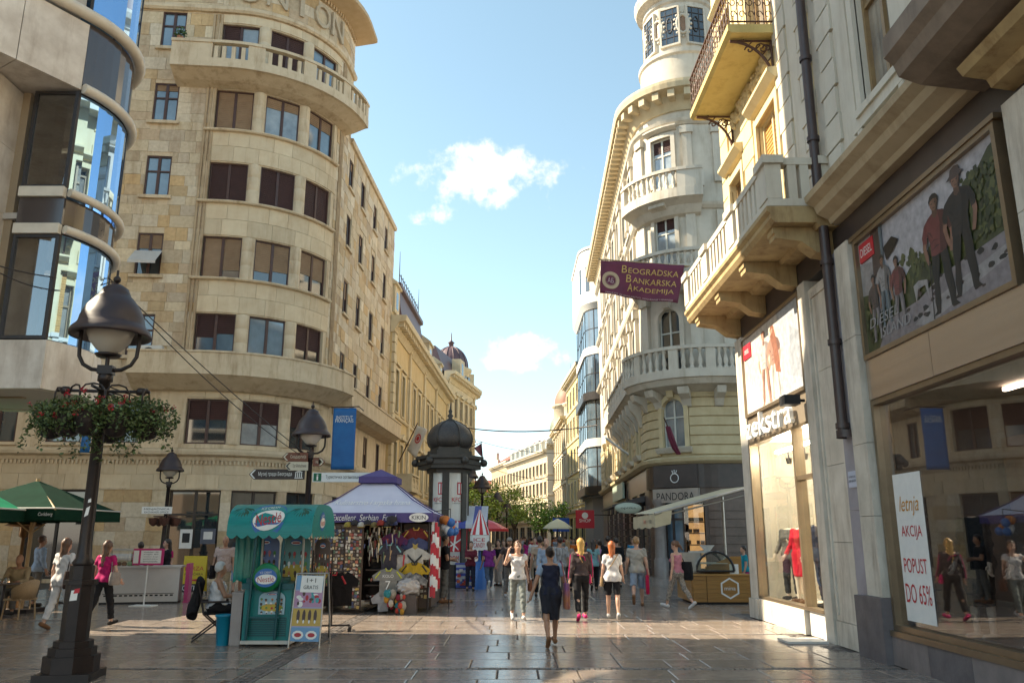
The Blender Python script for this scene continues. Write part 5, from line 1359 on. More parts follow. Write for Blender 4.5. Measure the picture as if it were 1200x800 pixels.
for hx,hy in hang:
 d=Vector((hx,hy)).normalized()*.1
 for e in(-1,1):m.tube([(hx*.92+e*d.y*1.6,hy*.92-e*d.x*1.6,3.35),(hx*.92+e*d.y*1.6,hy*.92-e*d.x*1.6,3.72),(hx*.92+e*d.y,hy*.92-e*d.x,3.8),(hx*.92,hy*.92,3.82)],.013,5)
m.build('basket_bracket',castm,LA,world=False)
WHERE=['geranium basket hanging at the left end of the front lamp bracket','bushiest geranium basket hanging at the right end of the front lamp bracket','geranium basket hanging against the front of the large lamp post','geranium basket hanging behind the large lamp post','geranium basket hanging between post and left end of the front lamp bracket','geranium basket hanging between post and right end of the front lamp bracket']
for(hx,hy),wl_,n_ in zip(hang,WHERE,(1300,2000,700,700,1100,1400)):
 a=R(8);b=basket(LA,-5.74+hx*math.cos(a)-hy*math.sin(a),11.2+hx*math.sin(a)+hy*math.cos(a),3.3,n_,rng,.36 if hx>.5 else .29);b['label']=wl_
def sticker(l,pts,m):return MB().add(pts,[tuple(range(len(pts)))]).build('sticker',m,l,world=False)
a=-.1745
for z0,z1,m_,x0,x1 in((.98,1.12,wh,-.06,.03),(1.07,1.14,rd,-.02,.05)):
 sticker(LA,[(x0,-.1635-(z1>1.13)*.001,z0),(x1,-.1635-(z1>1.13)*.001,z0+.01),(x1+.005,-.1635-(z1>1.13)*.001,z1),(x0+.012,-.1635-(z1>1.13)*.001,z1-.01)],m_)
sticker(LA,[(-.03,-.0935,2.05),(.02,-.0935,2.08),(.035,-.0935,2.2),(-.01,-.0935,2.17)],wh)
sticker(LA,[(.0,-.0945,2.24),(.04,-.0945,2.25),(.035,-.0945,2.3),(.0,-.0945,2.28)],wh)
LB_=lamp('dark street lamp behind the ice cream cart carrying the direction signs',-5.72,23.0,14)
LC=lamp('dark street lamp with small planter bowls by the wall beside the exchange sign',-13.0,31.0,0,.92)
m=MB()
for k in range(5):
 a=2*PI*k/5;c=(.45*math.cos(a),.45*math.sin(a),2.35)
 m.lathe([(.04,0),(.16,.1),(.2,.3),(.21,.32)],c,10).tube([(0,0,2.75),(c[0],c[1],2.68)],.02,5)
m.tube([(-.5,0,2.75),(.5,0,2.75)],.02,5)
m.build('planter_bowls',M('rust_brown_bowls',(.12,.05,.035),(.08,.035,.025),.5,5),LC,world=False)
for i,(u,y)in enumerate(((548.5,40),(565.6,49),(583,68),(594,86),(601,105),(658,92))):
 where=['dark street lamp half hidden behind the domed advertising column','dark street lamp just past the domed advertising column','slender street lamp with lit globe in front of the left trees','third street lamp up the street against the left trees','small far street lamp among the trees, farthest on the left side','small far street lamp on the right side near the blue sign'][i]
 l=lamp(where,(u-600)/946*y,y,rng.uniform(0,90),1.0,None)
 if y<80:
  f=leaves(MB(),(0,0,3.1),.65,420,.05,rng,(1,1,.6));f.build('planter_foliage',leaf2,l,world=False)
  m=MB()
  for k in range(14):leaves(m,(rng.uniform(-.6,.6),rng.uniform(-.6,.6),3.1+rng.uniform(-.3,.35)),.06,8,.03,rng)
  m.build('blossoms',red_fl,l,world=False)
def arrow_sign(label,u0,u1,v0,v1,y,bgm,fgm,body,left,icon=None,th=.06):
 a,b=at(u0,(v0+v1)/2,y),at(u1,(v0+v1)/2,y);h=abs(at(u0,v0,y).z-at(u0,v1,y).z)
 X=(b-a);L_=X.length;X.normalize();c=(a+b)/2
 t=thing('direction_sign',label,'sign',c);t['group']='direction signs on the lamp post'
 e=h*.5;pts=[(-L_/2+(e if left else 0),-h/2),(L_/2-(0 if left else e),-h/2)]
 pts+=[(L_/2,0)]if not left else[]
 pts+=[(L_/2-(0 if left else e),h/2),(-L_/2+(e if left else 0),h/2)]+([(-L_/2,0)]if left else[])
 MB().prism(pts,-th/2,th/2,lambda x,z,d:(x,d,z)).build('board',bgm,t,world=False)
 if left:chev=[(-L_/2+.03,0),(-L_/2+e,h/2-.02),(-L_/2+e+.05,h/2-.02),(-L_/2+.08,0),(-L_/2+e+.05,-h/2+.02),(-L_/2+e,-h/2+.02)]
 else:chev=[(-q[0],q[1])for q in[(-L_/2+.03,0),(-L_/2+e,h/2-.02),(-L_/2+e+.05,h/2-.02),(-L_/2+.08,0),(-L_/2+e+.05,-h/2+.02),(-L_/2+e,-h/2+.02)]][::-1]
 MB().add([(x,-th/2-.004,z)for x,z in chev],[(0,1,2,3),(0,3,4,5)]).build('arrow',fgm,t,world=False)
 tx=L_-e-.12-(h*1.05 if icon else 0)
 text(body,tx*.94,h*.48,fgm,t,(((e+.06)if left else-.0)/2+((-h*.5)if icon and left else(h*.5 if icon else 0))-(0 if left else e/2),-th/2-.002,0),(1,0,0),world=False)
 if icon:
  x0=L_/2-h*.95 if left else-L_/2+.03
  if icon=='i':
   MB().add([(x0,-th/2-.004,-h*.42),(x0+h*.84,-th/2-.004,-h*.42),(x0+h*.84,-th/2-.004,h*.42),(x0,-th/2-.004,h*.42)],[(0,1,2,3)]).build('icon',flat('info_green',(.0,.11,.05),.5),t,world=False)
   text('i',h*.2,h*.62,wh,t,(x0+h*.42,-th/2-.006,0),(1,0,0),world=False)
  else:
   m=MB();y_=-th/2-.004;w=h*.8
   m.add([(x0,y_,h*.18),(x0+w,y_,h*.18),(x0+w/2,y_,h*.42)],[(0,1,2)])
   for k in range(4):m.box(x0+w*(.06+.24*k),x0+w*(.18+.24*k),y_-.001,y_,-h*.28,h*.14)
   m.box(x0,x0+w,y_-.001,y_,-h*.4,-h*.31);m.build('icon',fgm,t,world=False)
 return t
sbrown=flat('sign_brown',(.15,.05,.025),.5);sdark=flat('sign_dark',(.035,.026,.024),.5);swht=flat('sign_white',(.62,.66,.66),.5);sgrey=flat('sign_cream',(.5,.48,.38),.5);sink=flat('sign_ink',(.06,.055,.05),.5)
arrow_sign('dark left arrow sign lettered for the city museum on the lamp post',292,357,549.5,561.5,22.85,sdark,swht,'Музеј града Београда',True,'museum')
arrow_sign('long white right arrow sign with green information square on the lamp post',366.5,446,553.5,564.5,22.85,swht,sink,'Туристичка организација Србије',False,'i')
arrow_sign('brown left arrow sign, topmost on the lamp post',331,361,530,540.5,22.9,sbrown,sgrey,'Скадарлија',True)
arrow_sign('cream left arrow sign under the brown one on the lamp post',334,361,541,551,22.8,sgrey,sink,'Трг Републике',True)
arrow_sign('small brown right arrow sign above the white one on the lamp post',367,381,536,546,22.9,sbrown,sgrey,'Калемегдан',False)
es=thing('exchange_sign','white exchange office sign fixed to the lamp by the wall','sign',at(184,597.5,30.9))
c=es.location;obox(MB(),Vector((0,0,0)),Vector((1,0,0)),1.12,.26,.05).build('board',wh,es,world=False)
text('MENJAČNICA',.95,.11,bk,es,(0,-.03,.045),(1,0,0),world=False);text('EXCHANGE OFFICE',.9,.06,bk,es,(0,-.03,-.07),(1,0,0),world=False)
# banners and flags
def cloth(name,label,cat,fn,nu,nv,m,loc,th=.004):
 t=thing(name,label,cat,loc);v=[]
 for j in range(nv+1):
  for i in range(nu+1):v.append(fn(i/nu,j/nv))
 f=[(j*(nu+1)+i,j*(nu+1)+i+1,(j+1)*(nu+1)+i+1,(j+1)*(nu+1)+i)for j in range(nv)for i in range(nu)]
 o=MB().add(v,f,True).build('fabric',m,t)
 md=o.modifiers.new('thickness','SOLIDIFY');md.thickness=th
 return t
def wrap_text(body,w,h,m,parent,fn,name='lettering'):
 """lettering laid onto a surface fn(x, z) -> world point"""
 o=text(body,w,h,m,None,(0,0,0),(1,0,0),name=name)
 off=wpos(parent)
 for v in o.data.vertices:v.co=fn(v.co.x,v.co.z)-off
 o.parent=parent
 return o
wine=M('wine_red_banner_cloth',(.16,.022,.05),(.12,.018,.04),.7,2)
c0,c1,c2_,c3=at(704,305,35.4),at(802,311,35.4),at(794,355.5,35.4),at(703,343,35.4)
def bba(a,b,e=0):
 p=(c0*(1-a)+c1*a)*(1-b)+(c3*(1-a)+c2_*a)*b
 return Vector((p.x,p.y+.09*math.sin(a*9+b*3)*b+.04*math.sin(a*17-b*4)-e,p.z-.06*math.sin(a*PI)*b))
bb=cloth('bank_banner','wine red Beogradska Bankarska Akademija banner hanging across the street corner','banner',bba,28,10,wine,c0)
ylw=flat('golden_banner_lettering',(.6,.36,.1),.6);pnk=flat('pale_pink_print',(.55,.36,.33),.6)
BWd=(c1-c0).length;BHt=(c3-c0).length
def on_b(cx,cb):return lambda x,z:bba(cx+x/BWd,cb-z/BHt,.03)
for t_,w_,h_,cx_,cb_ in(('Bᴇᴏɢʀᴀᴅsᴋᴀ',0,0,0,0),):
 pass
for big,rest,x0,x1,b_ in(('B','EOGRADSKA',.25,.955,.24),('B','ANKARSKA',.31,.95,.5),('A','KADEMIJA',.335,.93,.74)):
 wrap_text(big,.24,.33,ylw,bb,on_b(x0+.04,b_-.02));wrap_text(rest,(x1-x0-.09)*BWd,.24,ylw,bb,on_b((x0+.085+x1)/2,b_+.01))
wrap_text('FAKULTET ZA BANKARSTVO, OSIGURANJE I FINANSIJE',.86*BWd,.09,pnk,bb,on_b(.5,.965))
m=MB()
def bring(r0,r1,n=28):
 v=[on_b(.13,.58)(r*math.cos(2*PI*i/n),r*math.sin(2*PI*i/n))for r in(r0,r1)for i in range(n)]
 m.add(v,[(i,(i+1)%n,n+(i+1)%n,n+i)for i in range(n)])
bring(.27,.42);bring(.235,.25);m.build('emblem_ring',flat('banner_gold',(.5,.34,.2),.6),bb)
wrap_text('АБ',.3,.24,pnk,bb,on_b(.13,.58))
MB().tube([c0+Vector((-.1,0,.05)),c1+Vector((1.0,.35,.02))],.035,8).build('pole',flat('tan_pole',(.4,.28,.14),.5),bb)
blue=M('royal_blue_banner_cloth',(.012,.13,.36),(.01,.1,.3),.6,2)
q0,q1,q2=at(391,478,35.8),at(418,477,35.8),at(416,550,35.8)
fnb=lambda a,b,e=0:Vector((q0.x+(q1.x-q0.x)*a,q0.y+.05*math.sin(a*5+b*2)*b-e,q0.z+(q2.z-q0.z)*b))
ib_=cloth('institute_banner','royal blue vertical INSTITUT FRANÇAIS banner on the corner building','banner',fnb,10,14,blue,q0)
W_=q1.x-q0.x
wrap_text('INSTITUT',.72*W_,.15,wh,ib_,lambda x,z:fnb(.5+x/W_,.155-z/(q0.z-q2.z),.025));wrap_text('FRANÇAIS',.78*W_,.19,wh,ib_,lambda x,z:fnb(.5+x/W_,.215-z/(q0.z-q2.z),.025))
MB().tube([q0+Vector((-.1,0,.03)),q1+Vector((.12,0,.03))],.025,6).tube([q1+Vector((.1,0,.03)),q1+Vector((.1,1.2,.03))],.025,6).build('pole',castm,ib_)
q0,q1,q2=at(103,450,30),at(114,450,30),at(114,530,30)
fn2=lambda a,b,e=0:Vector((q0.x+(q1.x-q0.x)*a,q0.y+.04*math.sin(a*5+b*3),q0.z+(q2.z-q0.z)*b))
b2=cloth('side_banner','narrow blue vertical banner partly hidden behind the front lamp baskets','banner',fn2,4,10,blue,q0)
MB().tube([q0+Vector((-.1,0,.03)),q1+Vector((.1,0,.03)),q1+Vector((.1,4.0,.03))],.025,6).build('pole',castm,b2)
f0=at(473,532,55);f1=at(489,498,54.2);f2=at(501,503,54.2);f3=at(487,537,54.6)
fnf=lambda a,b,e=0:(f1*(1-a)+f2*a)*(1-b)+((f0*.35+f1*.65)*0+at(477,527,54.8)*(1-a)+f3*a)*b+Vector((0,.12*math.sin(a*6+b*2)-e,0))
ff=cloth('emblem_flag','white flag with round red emblem on the yellow palace','flag',fnf,10,10,flat('white_flag_cloth',(.62,.6,.56),.7),f0)
MB().tube([f0+Vector((-.35,.3,-.5)),f1+Vector((.02,0,.15))],.04,6).build('pole',wood_dark,ff)
m=MB();n=24
fp=lambda x,y:fnf(.52+x,.42+y,.05)
for r0,r1 in((.2,.27),(.0,.13)):
 o_=[fp(r1*math.cos(2*PI*i/n),r1*.62*math.sin(2*PI*i/n))for i in range(n)]
 if r0:m.add([fp(r0*math.cos(2*PI*i/n),r0*.62*math.sin(2*PI*i/n))for i in range(n)]+o_,[(i,(i+1)%n,n+(i+1)%n,n+i)for i in range(n)])
 else:m.add(o_,[tuple(range(n))])
m.build('emblem',rd,ff)
f0=at(554,541,62);
fng=lambda a,b,e=0:(at(564.5,518.5,62)*(1-a)+at(555.5,525,62)*a)*(1-b)+(at(566,536,62)*(1-a)+at(561,532,62)*a)*b+Vector((0,.1*math.sin(a*5),0))
f_=cloth('dark_flag','dark blue and red flag hanging over the street past the column','flag',fng,6,6,M('navy_red_flag',(.05,.04,.09),(.2,.04,.05),.7,.9),f0)
MB().tube([at(565,517.5,62),at(544,527,64)],.03,5).build('pole',castm,f_)
pa,pb_=at(778,489,35.4),at(796,531,36.2)
t=thing('furled_flag','furled maroon flag on a slanting pole beside the arched yellow storey window','flag',pa)
MB().tube([pa,pb_],.03,6).build('pole',wood_dark,t)
m=MB();d_=pb_-pa
for k in range(5):m.tube([pa+d_*.25+Vector((.03*k-.06,0,0)),pa+d_*.5+Vector((.05*k-.12,-.03*(k%2),-.12)),pa+d_*.75+Vector((.05*k-.12,0,-.16-.03*(k%3))),pa+d_*.95+Vector((.03*k-.06,0,-.1))],.05,6)
m.build('fabric',wine,t)
t=thing('white_flagpole','bare white flagpole slanting from the dark ground floor fascia','flagpole',at(736,532,38))
MB().tube([at(710,513,36.4),at(736,532,38.6)],.05,8).build('pole',wh,t)
# cables
def cable(label,pts,r=.012,sag=.3):
 out=[]
 for a,b in zip(pts,pts[1:]):
  a,b=Vector(a),Vector(b)
  for i in range(13):t=i/12;out.append(a.lerp(b,t)-Vector((0,0,sag*4*t*(1-t))))
 o=MB().tube([p for i,p in enumerate(out)if i==0 or(p-out[i-1]).length>1e-5],r,5).build('cable',castm)
 return tag(o,label,'cable','overhead cables')
cable('upper overhead cable from the glass corner down to the sign lamp',[at(0,312,13.2),at(128,326,15.8),at(356,530,22.9)],.012,.1)
cable('lower overhead cable from the glass corner down to the sign lamp',[at(0,320,13.2),at(130,330,15.8),at(352,533,22.9)],.012,.25)
cable('thick cable strung across the street between domed house and bank',[at(545,501,70),at(700,498,60)],.05,.4)
cable('thin cable strung high across the street beyond the banner',[at(548,512,80),at(690,530,66)],.022,.6)
cable('thin cable with lamps crossing low over the far street',[at(560,541,90),at(682,560,70)],.025,.8)
t=thing('hanging_street_light','small light hanging from the cable over the far street','street lamp',at(566,545.5,88))
MB().lathe([(.05,.35),(.3,.1),(.32,0),(.05,-.1)],n=10).build('lamp_shade',castm,t,world=False)
# advertising column
kx,ky=-2.38,31.0
kc=thing('advertising_column','advertising column with dark onion dome and red white posters','advertising column',(kx,ky,0))
cm=M('dark_green_brown_cast_iron',(.06,.05,.042),(.042,.036,.03),.45,5,metal=.3,bump=.1)
hx=lambda r,n=6,o=0:[(r*math.cos(2*PI*i/n+o),r*math.sin(2*PI*i/n+o))for i in range(n)]
MB().prism(hx(.86,8,PI/8),0,.2).prism(hx(.78,8,PI/8),.2,.8).build('base',cm,kc,world=False)
pw=M('glossy_white_poster',(.62,.6,.56),(.56,.54,.5),.2,1)
MB().lathe([(.7,.8),(.7,4.1)],n=28).build('drum',pw,kc,world=False)
m=MB()
for k in range(6):
 a=PI/3*k+PI/6-.1;m.cbox((.71*math.cos(a),.71*math.sin(a),2.45),(.1,.26,3.3),Matrix.Rotation(a,3,'Z'))
m.build('mullions',cm,kc,world=False)
MB().prism(hx(.85),4.1,4.25).prism(hx(1.2),4.25,4.4).prism(hx(1.28),4.4,4.52).prism(hx(1.15),4.52,4.62).prism(hx(1.3),4.62,4.74).prism(hx(.85),4.74,4.95).prism(hx(.75),4.95,5.08).build('entablature',cm,kc,world=False)
m=MB()
for x,y in hx(1.3):m.sphere((x,y,4.5),.15,10,6)
m.build('corner_bosses',cm,kc,world=False)
MB().lathe([(.7,5.06),(.8,5.16),(.85,5.35),(.83,5.55),(.74,5.75),(.58,5.92),(.34,6.06),(.14,6.13),(.02,6.15)],n=30).build('onion_dome',M('scaled_lead_dome',(.07,.06,.055),(.05,.043,.04),.42,14,metal=.3,bump=.9,bscale=30),kc,world=False)
m=MB()
for k in range(6):
 a=PI/3*k;m.tube([((r+.01)*math.cos(a),(r+.01)*math.sin(a),z)for r,z in[(.7,5.06),(.8,5.16),(.85,5.35),(.83,5.55),(.74,5.75),(.58,5.92),(.34,6.06),(.14,6.13)]],.03,5)
m.build('dome_ribs',cm,kc,world=False)
MB().lathe([(.16,6.1),(.17,6.16),(.06,6.22),(.12,6.32),(.05,6.4),(.08,6.5),(.03,6.58),(.01,6.85)],n=12).build('finial',cm,kc,world=False)
def on_c(a0,z0,r=.722):return lambda x,z:Vector((kx+r*math.sin(a0+x/.7),ky-r*math.cos(a0+x/.7),z0+z))
def patch(mb,a0,x0,x1,z0,z1,r=.716,n=5):
 v=[]
 for i in range(n+1):
  x=x0+(x1-x0)*i/n;f=on_c(a0,0,r);v+=[f(x,z0),f(x,z1)]
 mb.add(v,[(2*i,2*i+2,2*i+3,2*i+1)for i in range(n)],True)
A1,A0,A2=R(28),R(-32),R(85)
m=MB();patch(m,A1,-.32,.32,1.25,2.35);patch(m,A0,-.3,.3,1.25,2.35);patch(m,A2,-.3,.3,1.25,2.35)
for aa in(A1,A0):patch(m,aa,.02,.3,3.3,3.75)
m.build('red_print',rd,kc)
m=MB()
for aa in(A1,A0):
 for(x0,z0,x1,z1)in((-.3,1.4,.3,1.75),(-.3,1.95,.3,2.1),(-.1,1.26,.05,2.34),(-.3,1.7,.1,1.32),(.05,2.3,.3,1.95)):
  f=on_c(aa,0,.722);n_=6;v=[]
  for i in range(n_+1):
   t=i/n_;x=x0+(x1-x0)*t;z=z0+(z1-z0)*t;v+=[f(x+(.03 if abs(x1-x0)<.2 else 0),z-.03),f(x-(.03 if abs(x1-x0)<.2 else 0),z+.03)]
  m.add(v,[(2*i,2*i+2,2*i+3,2*i+1)for i in range(n_)])
m.build('white_lines',wh,kc)
for aa in(A1,A0):
 wrap_text('KFC',.36,.16,rd,kc,on_c(aa,3.12,.722));wrap_text('DOM 3',.5,.2,rd,kc,on_c(aa,1.02,.722));wrap_text('Uživajte',.3,.06,bk,kc,on_c(aa,2.98,.722))
 mm=MB();patch(mm,aa,.06,.12,3.34,3.7,.722);patch(mm,aa,.17,.23,3.34,3.7,.722);mm.build('white_stripes',wh,kc)
# figures: one smooth body surface grown from a posed skeleton
def surfnet(f,lo,hi,h):
 """mesh of the zero surface of f sampled on a grid (surface nets)"""
 lo=np.array(lo)-2*h;hi=np.array(hi)+2*h
 n=np.ceil((hi-lo)/h).astype(int)+1
 ax=[lo[i]+h*np.arange(n[i])for i in range(3)]
 X,Y,Z=np.meshgrid(*ax,indexing='ij')
 V=f(X,Y,Z);ins=V<0
 c=[ins[i:n[0]-1+i,j:n[1]-1+j,k:n[2]-1+k]for i in(0,1)for j in(0,1)for k in(0,1)]
 cnt=sum(q.astype(np.int8)for q in c)
 act=(cnt>0)&(cnt<8)
 idx=-np.ones(act.shape,int);I=np.argwhere(act);idx[act]=np.arange(len(I))
 acc=np.zeros((len(I),3));num=np.zeros(len(I))
 cor=[(i,j,k)for i in(0,1)for j in(0,1)for k in(0,1)]
 val={q:V[I[:,0]+q[0],I[:,1]+q[1],I[:,2]+q[2]]for q in cor}
 for q in cor:
  for a in range(3):
   if q[a]==0:
    r=list(q);r[a]=1;r=tuple(r)
    va,vb=val[q],val[r];m=(va<0)!=(vb<0)
    t=np.where(m,va/np.where(m,va-vb,1),0)
    p=np.tile(np.array(q,float),(len(I),1));p[:,a]+=t
    acc[m]+=p[m];num[m]+=1
 pts=lo+h*(I+acc/np.maximum(num,1)[:,None])
 F=[]
 for a in range(3):
  b,d=(a+1)%3,(a+2)%3
  s0=[slice(None)]*3;s1=[slice(None)]*3
  s0[a]=slice(0,n[a]-1);s1[a]=slice(1,n[a])
  A,B=ins[tuple(s0)],ins[tuple(s1)]
  E=np.argwhere(A!=B)
  E=E[(E[:,b]>0)&(E[:,d]>0)&(E[:,b]<n[b]-1)&(E[:,d]<n[d]-1)]
  sg=A[E[:,0],E[:,1],E[:,2]]
  def cell(db,dd):
   q=E.copy();q[:,b]-=db;q[:,d]-=dd
   return idx[q[:,0],q[:,1],q[:,2]]
  Q=np.stack([cell(1,1),cell(0,1),cell(0,0),cell(1,0)],1)
  Q[~sg]=Q[~sg][:,::-1]
  F.append(Q)
 F=np.concatenate(F);F=F[(F>=0).all(1)]
 return pts,F
def smin(a,b,k):
 h=np.clip(.5+.5*(b-a)/k,0,1)
 return b+(a-b)*h-k*h*(1-h)
def cap(P,a,b,ra,rb,flat=1.0):
 """tapered limb; flat > 1 squashes it front to back"""
 X,Y,Z=P
 a=np.array(a,float);b=np.array(b,float);y0=(a[1]+b[1])/2
 px,py,pz=X-a[0],(Y-a[1])*flat,Z-a[2]
 d=b-a;d[1]*=flat;L2=max((d*d).sum(),1e-9)
 t=np.clip((px*d[0]+py*d[1]+pz*d[2])/L2,0,1)
 r=np.sqrt((px-t*d[0])**2+(py-t*d[1])**2+(pz-t*d[2])**2)
 return r-(ra+(rb-ra)*t)
def ell(P,c,r):
 X,Y,Z=P
 q=np.sqrt(((X-c[0])/r[0])**2+((Y-c[1])/r[1])**2+((Z-c[2])/r[2])**2)
 return(q-1)*min(r)
def V3(*a):return np.array(a,float)
def rodr(v,lean,roll=0):
 c,s=math.cos(lean),math.sin(lean)
 return V3(v[0],v[1]*c+v[2]*s,-v[1]*s+v[2]*c)
class Skel:
 """joints of a posed figure facing +y; angles in degrees. legs: (hip swing, knee) ; arms: (swing, out, elbow, elbow turn-in)"""
 def __init__(s,H=1.7,sex='f',legL=(0,0),legR=(0,0),armL=(0,8,12,0),armR=(0,8,12,0),lean=0,seat=False,head=(0,0),bulk=1.0):
  k=H/1.75;s.k=k;s.sex=sex;s.bulk=bulk
  f=sex=='f'
  s.sw=(.165 if f else .19)*k*(.5+bulk/2);s.hw=.088*k
  hip0=V3(0,0,.93*k)
  def leg(sx,a):
   h=hip0+V3(sx*s.hw,0,0)
   f1,kn=R(a[0]),R(a[1]);ab=R(a[2])if len(a)>2 else R(2)
   d1=V3(sx*math.sin(ab),math.sin(f1),-math.cos(f1));d1/=np.linalg.norm(d1)
   kp=h+d1*.44*k
   f2=f1-kn;d2=V3(sx*math.sin(ab)*.4,math.sin(f2),-math.cos(f2));d2/=np.linalg.norm(d2)
   ap=kp+d2*.41*k
   return h,kp,ap,f2
  L,Rr=leg(-1,legL),leg(1,legR)
  def foot(l):
   h,kp,ap,f2=l
   pitch=min(0,f2*1.0)if f2<R(-12)else(min(R(18),f2*.6)if f2>0 else 0)
   if seat:pitch=0
   c,sn=math.cos(pitch),math.sin(pitch)
   heel=ap+V3(0,-.045*c+.05*sn,-.05*c-.045*sn)*k
   toe=ap+V3(0,.17*c+.05*sn,-.055*c+.17*sn)*k
   return heel,toe
  fl,fr=foot(L),foot(Rr)
  low=min(min(q[2]for q in fl),min(q[2]for q in fr))-.035*k
  if seat:low=min(fl[0][2],fr[0][2])-.035*k
  up=V3(0,0,-low)
  s.L=[q+up for q in L[:3]];s.R=[q+up for q in Rr[:3]];s.fl=[q+up for q in fl];s.fr=[q+up for q in fr]
  s.hip=hip0+up;ln=R(lean)
  B=lambda x,y,z:s.hip+rodr(V3(x,y,z)*k,ln)
  s.B=B;s.ln=ln
  s.neck=B(0,-.012,.51);s.headc=s.neck+rodr(V3(math.sin(R(head[0]))*.02,.03+.03*math.sin(R(head[1])),.185)*k,ln*.4)
  s.hyaw,s.hpit=R(head[0]),R(head[1])
  def arm(sx,a):
   sh=B(0,-.01,.475)+V3(sx*s.sw,0,0)
   sw,out,el,turn=[R(q)for q in a]
   d1=V3(sx*math.sin(out),math.sin(sw)*math.cos(out),-math.cos(sw)*math.cos(out))
   e=sh+d1*.29*k
   f2=sw+el
   d2=V3(sx*math.sin(out)*math.cos(el),math.sin(f2),-math.cos(f2))
   d2/=np.linalg.norm(d2)
   ct,st=math.cos(turn*sx),math.sin(turn*sx)
   d2=V3(d2[0]*ct-d2[1]*st,d2[0]*st+d2[1]*ct,d2[2])
   w=e+d2*.25*k
   return sh,e,w,d2
  s.aL,s.aR=arm(-1,armL),arm(1,armR)
 def torso(s,P,o=0.0,low=None):
  k,b=s.k,s.bulk;f=s.sex=='f';B=s.B
  hw,ww,cw=(.162,.128,.15)if f else(.152,.142,.168)
  d=ell(P,B(0,-.005,.02),(hw*k*b+o,.118*k*b+o,.13*k+o))
  d=smin(d,ell(P,B(0,.005,.17),(ww*k*b+o,.1*k*b*b+o,.15*k+o)),.05*k)
  d=smin(d,ell(P,B(0,0,.35),(cw*k*b+o,.112*k*b+o,.17*k+o)),.05*k)
  sl,sr=s.aL[0],s.aR[0]
  d=smin(d,cap(P,sl*.9+sr*.1,sr*.9+sl*.1,.05*k+o,.05*k+o),.06*k)
  for x in(-.075,.075):d=smin(d,ell(P,B(x,-.06,-.02),(.09*k*b+o,.085*k*b+o,.1*k+o)),.04*k)
  if f:
   for x in(-.07,.07):d=smin(d,ell(P,B(x,.085,.33),(.065*k+o,.055*k+o,.065*k+o)),.03*k)
  return d
 def legs(s,P,o=0.0,frac=1.0,loose=0.0):
  d=None;k,b=s.k,s.bulk
  for h,kp,ap in(s.L,s.R):
   t=min(1,frac*2)
   e=h+(kp-h)*t
   q=cap(P,h,e,.085*k*b+o,(.085+(.055-.085)*t)*k+o+loose*.6)
   if frac>.5:
    t2=(frac-.5)*2;e2=kp+(ap-kp)*t2
    q=smin(q,cap(P,kp,e2,.054*k+o+loose*.6,(.054+(.036-.054)*t2)*k+o+loose),.03*k)
    if frac>.8 and loose<.01:
     c=kp*.68+ap*.32;dn=(ap-kp)/np.linalg.norm(ap-kp)
     q=smin(q,cap(P,c+V3(0,-.014*k,.03),c+V3(0,-.014*k,0)+dn*.07*k,.045*k+o,.043*k+o),.03*k)
   if frac<1:
    en,dn=(e,(kp-h))if frac<=.5 else(e2,(ap-kp));dn=dn/np.linalg.norm(dn)
    q=np.maximum(q,(P[0]-en[0])*dn[0]+(P[1]-en[1])*dn[1]+(P[2]-en[2])*dn[2])
   d=q if d is None else np.minimum(d,q)
  return d
 def arms(s,P,o=0.0,frac=1.0):
  d=None;k=s.k;b=.6+.4*s.bulk
  m=1.1 if s.sex=='f' else 1.24
  for sh,e,w,_ in(s.aL,s.aR):
   t=min(1,frac*2);e1=sh+(e-sh)*t
   q=cap(P,sh,e1,.045*k*m*b+o,(.045-.009*t)*k*m*b+o)
   if frac>.5:
    t2=(frac-.5)*2;q=smin(q,cap(P,e,e+(w-e)*t2,.036*k*m+o,(.036-.011*t2)*k*m+o),.02*k)
   if frac<1:
    en,dn=(e1,e-sh)if frac<=.5 else(e+(w-e)*t2,w-e);dn=dn/np.linalg.norm(dn)
    q=np.maximum(q,(P[0]-en[0])*dn[0]+(P[1]-en[1])*dn[1]+(P[2]-en[2])*dn[2])
   d=q if d is None else np.minimum(d,q)
  return d
 def head(s,P):
  k=s.k;c=s.headc
  cy,sy=math.cos(s.hyaw),math.sin(s.hyaw)
  F=V3(-sy,cy,0);S_=V3(cy,sy,0);U=V3(0,0,1);q=s.hpit
  F2=F*math.cos(q)-U*math.sin(q);U2=U*math.cos(q)+F*math.sin(q)
  s.hf,s.hs,s.hu=F2,S_,U2
  D=[P[0]-c[0],P[1]-c[1],P[2]-c[2]]
  D=[q_/1.07 for q_ in D]
  loc=(D[0]*S_[0]+D[1]*S_[1]+D[2]*S_[2],D[0]*F2[0]+D[1]*F2[1]+D[2]*F2[2],D[0]*U2[0]+D[1]*U2[1]+D[2]*U2[2])
  s.loc=loc
  d=ell(loc,(0,-.01*k,.025*k),(.073*k,.092*k,.1*k))
  d=smin(d,ell(loc,(0,.022*k,-.045*k),(.054*k,.066*k,.07*k)),.03*k)
  d=smin(d,cap(loc,(0,.085*k,.005*k),(0,.1*k,-.025*k),.008*k,.014*k),.012*k)
  d=smin(d,cap(loc,(-.02*k,.082*k,-.062*k),(.02*k,.082*k,-.062*k),.007*k,.007*k),.01*k)
  for x in(-.032,.032):d=np.maximum(d,-ell(loc,(x*k,.1*k,.015*k),(.019*k,.02*k,.013*k)))
  for x in(-.075,.075):d=smin(d,ell(loc,(x*k,-.005*k,-.005*k),(.011*k,.02*k,.032*k)),.008*k)
  return smin(d,cap(P,s.neck-rodr(V3(0,0,.05*k),s.ln),c-U2*.05*k,.052*k,.05*k),.025*k)
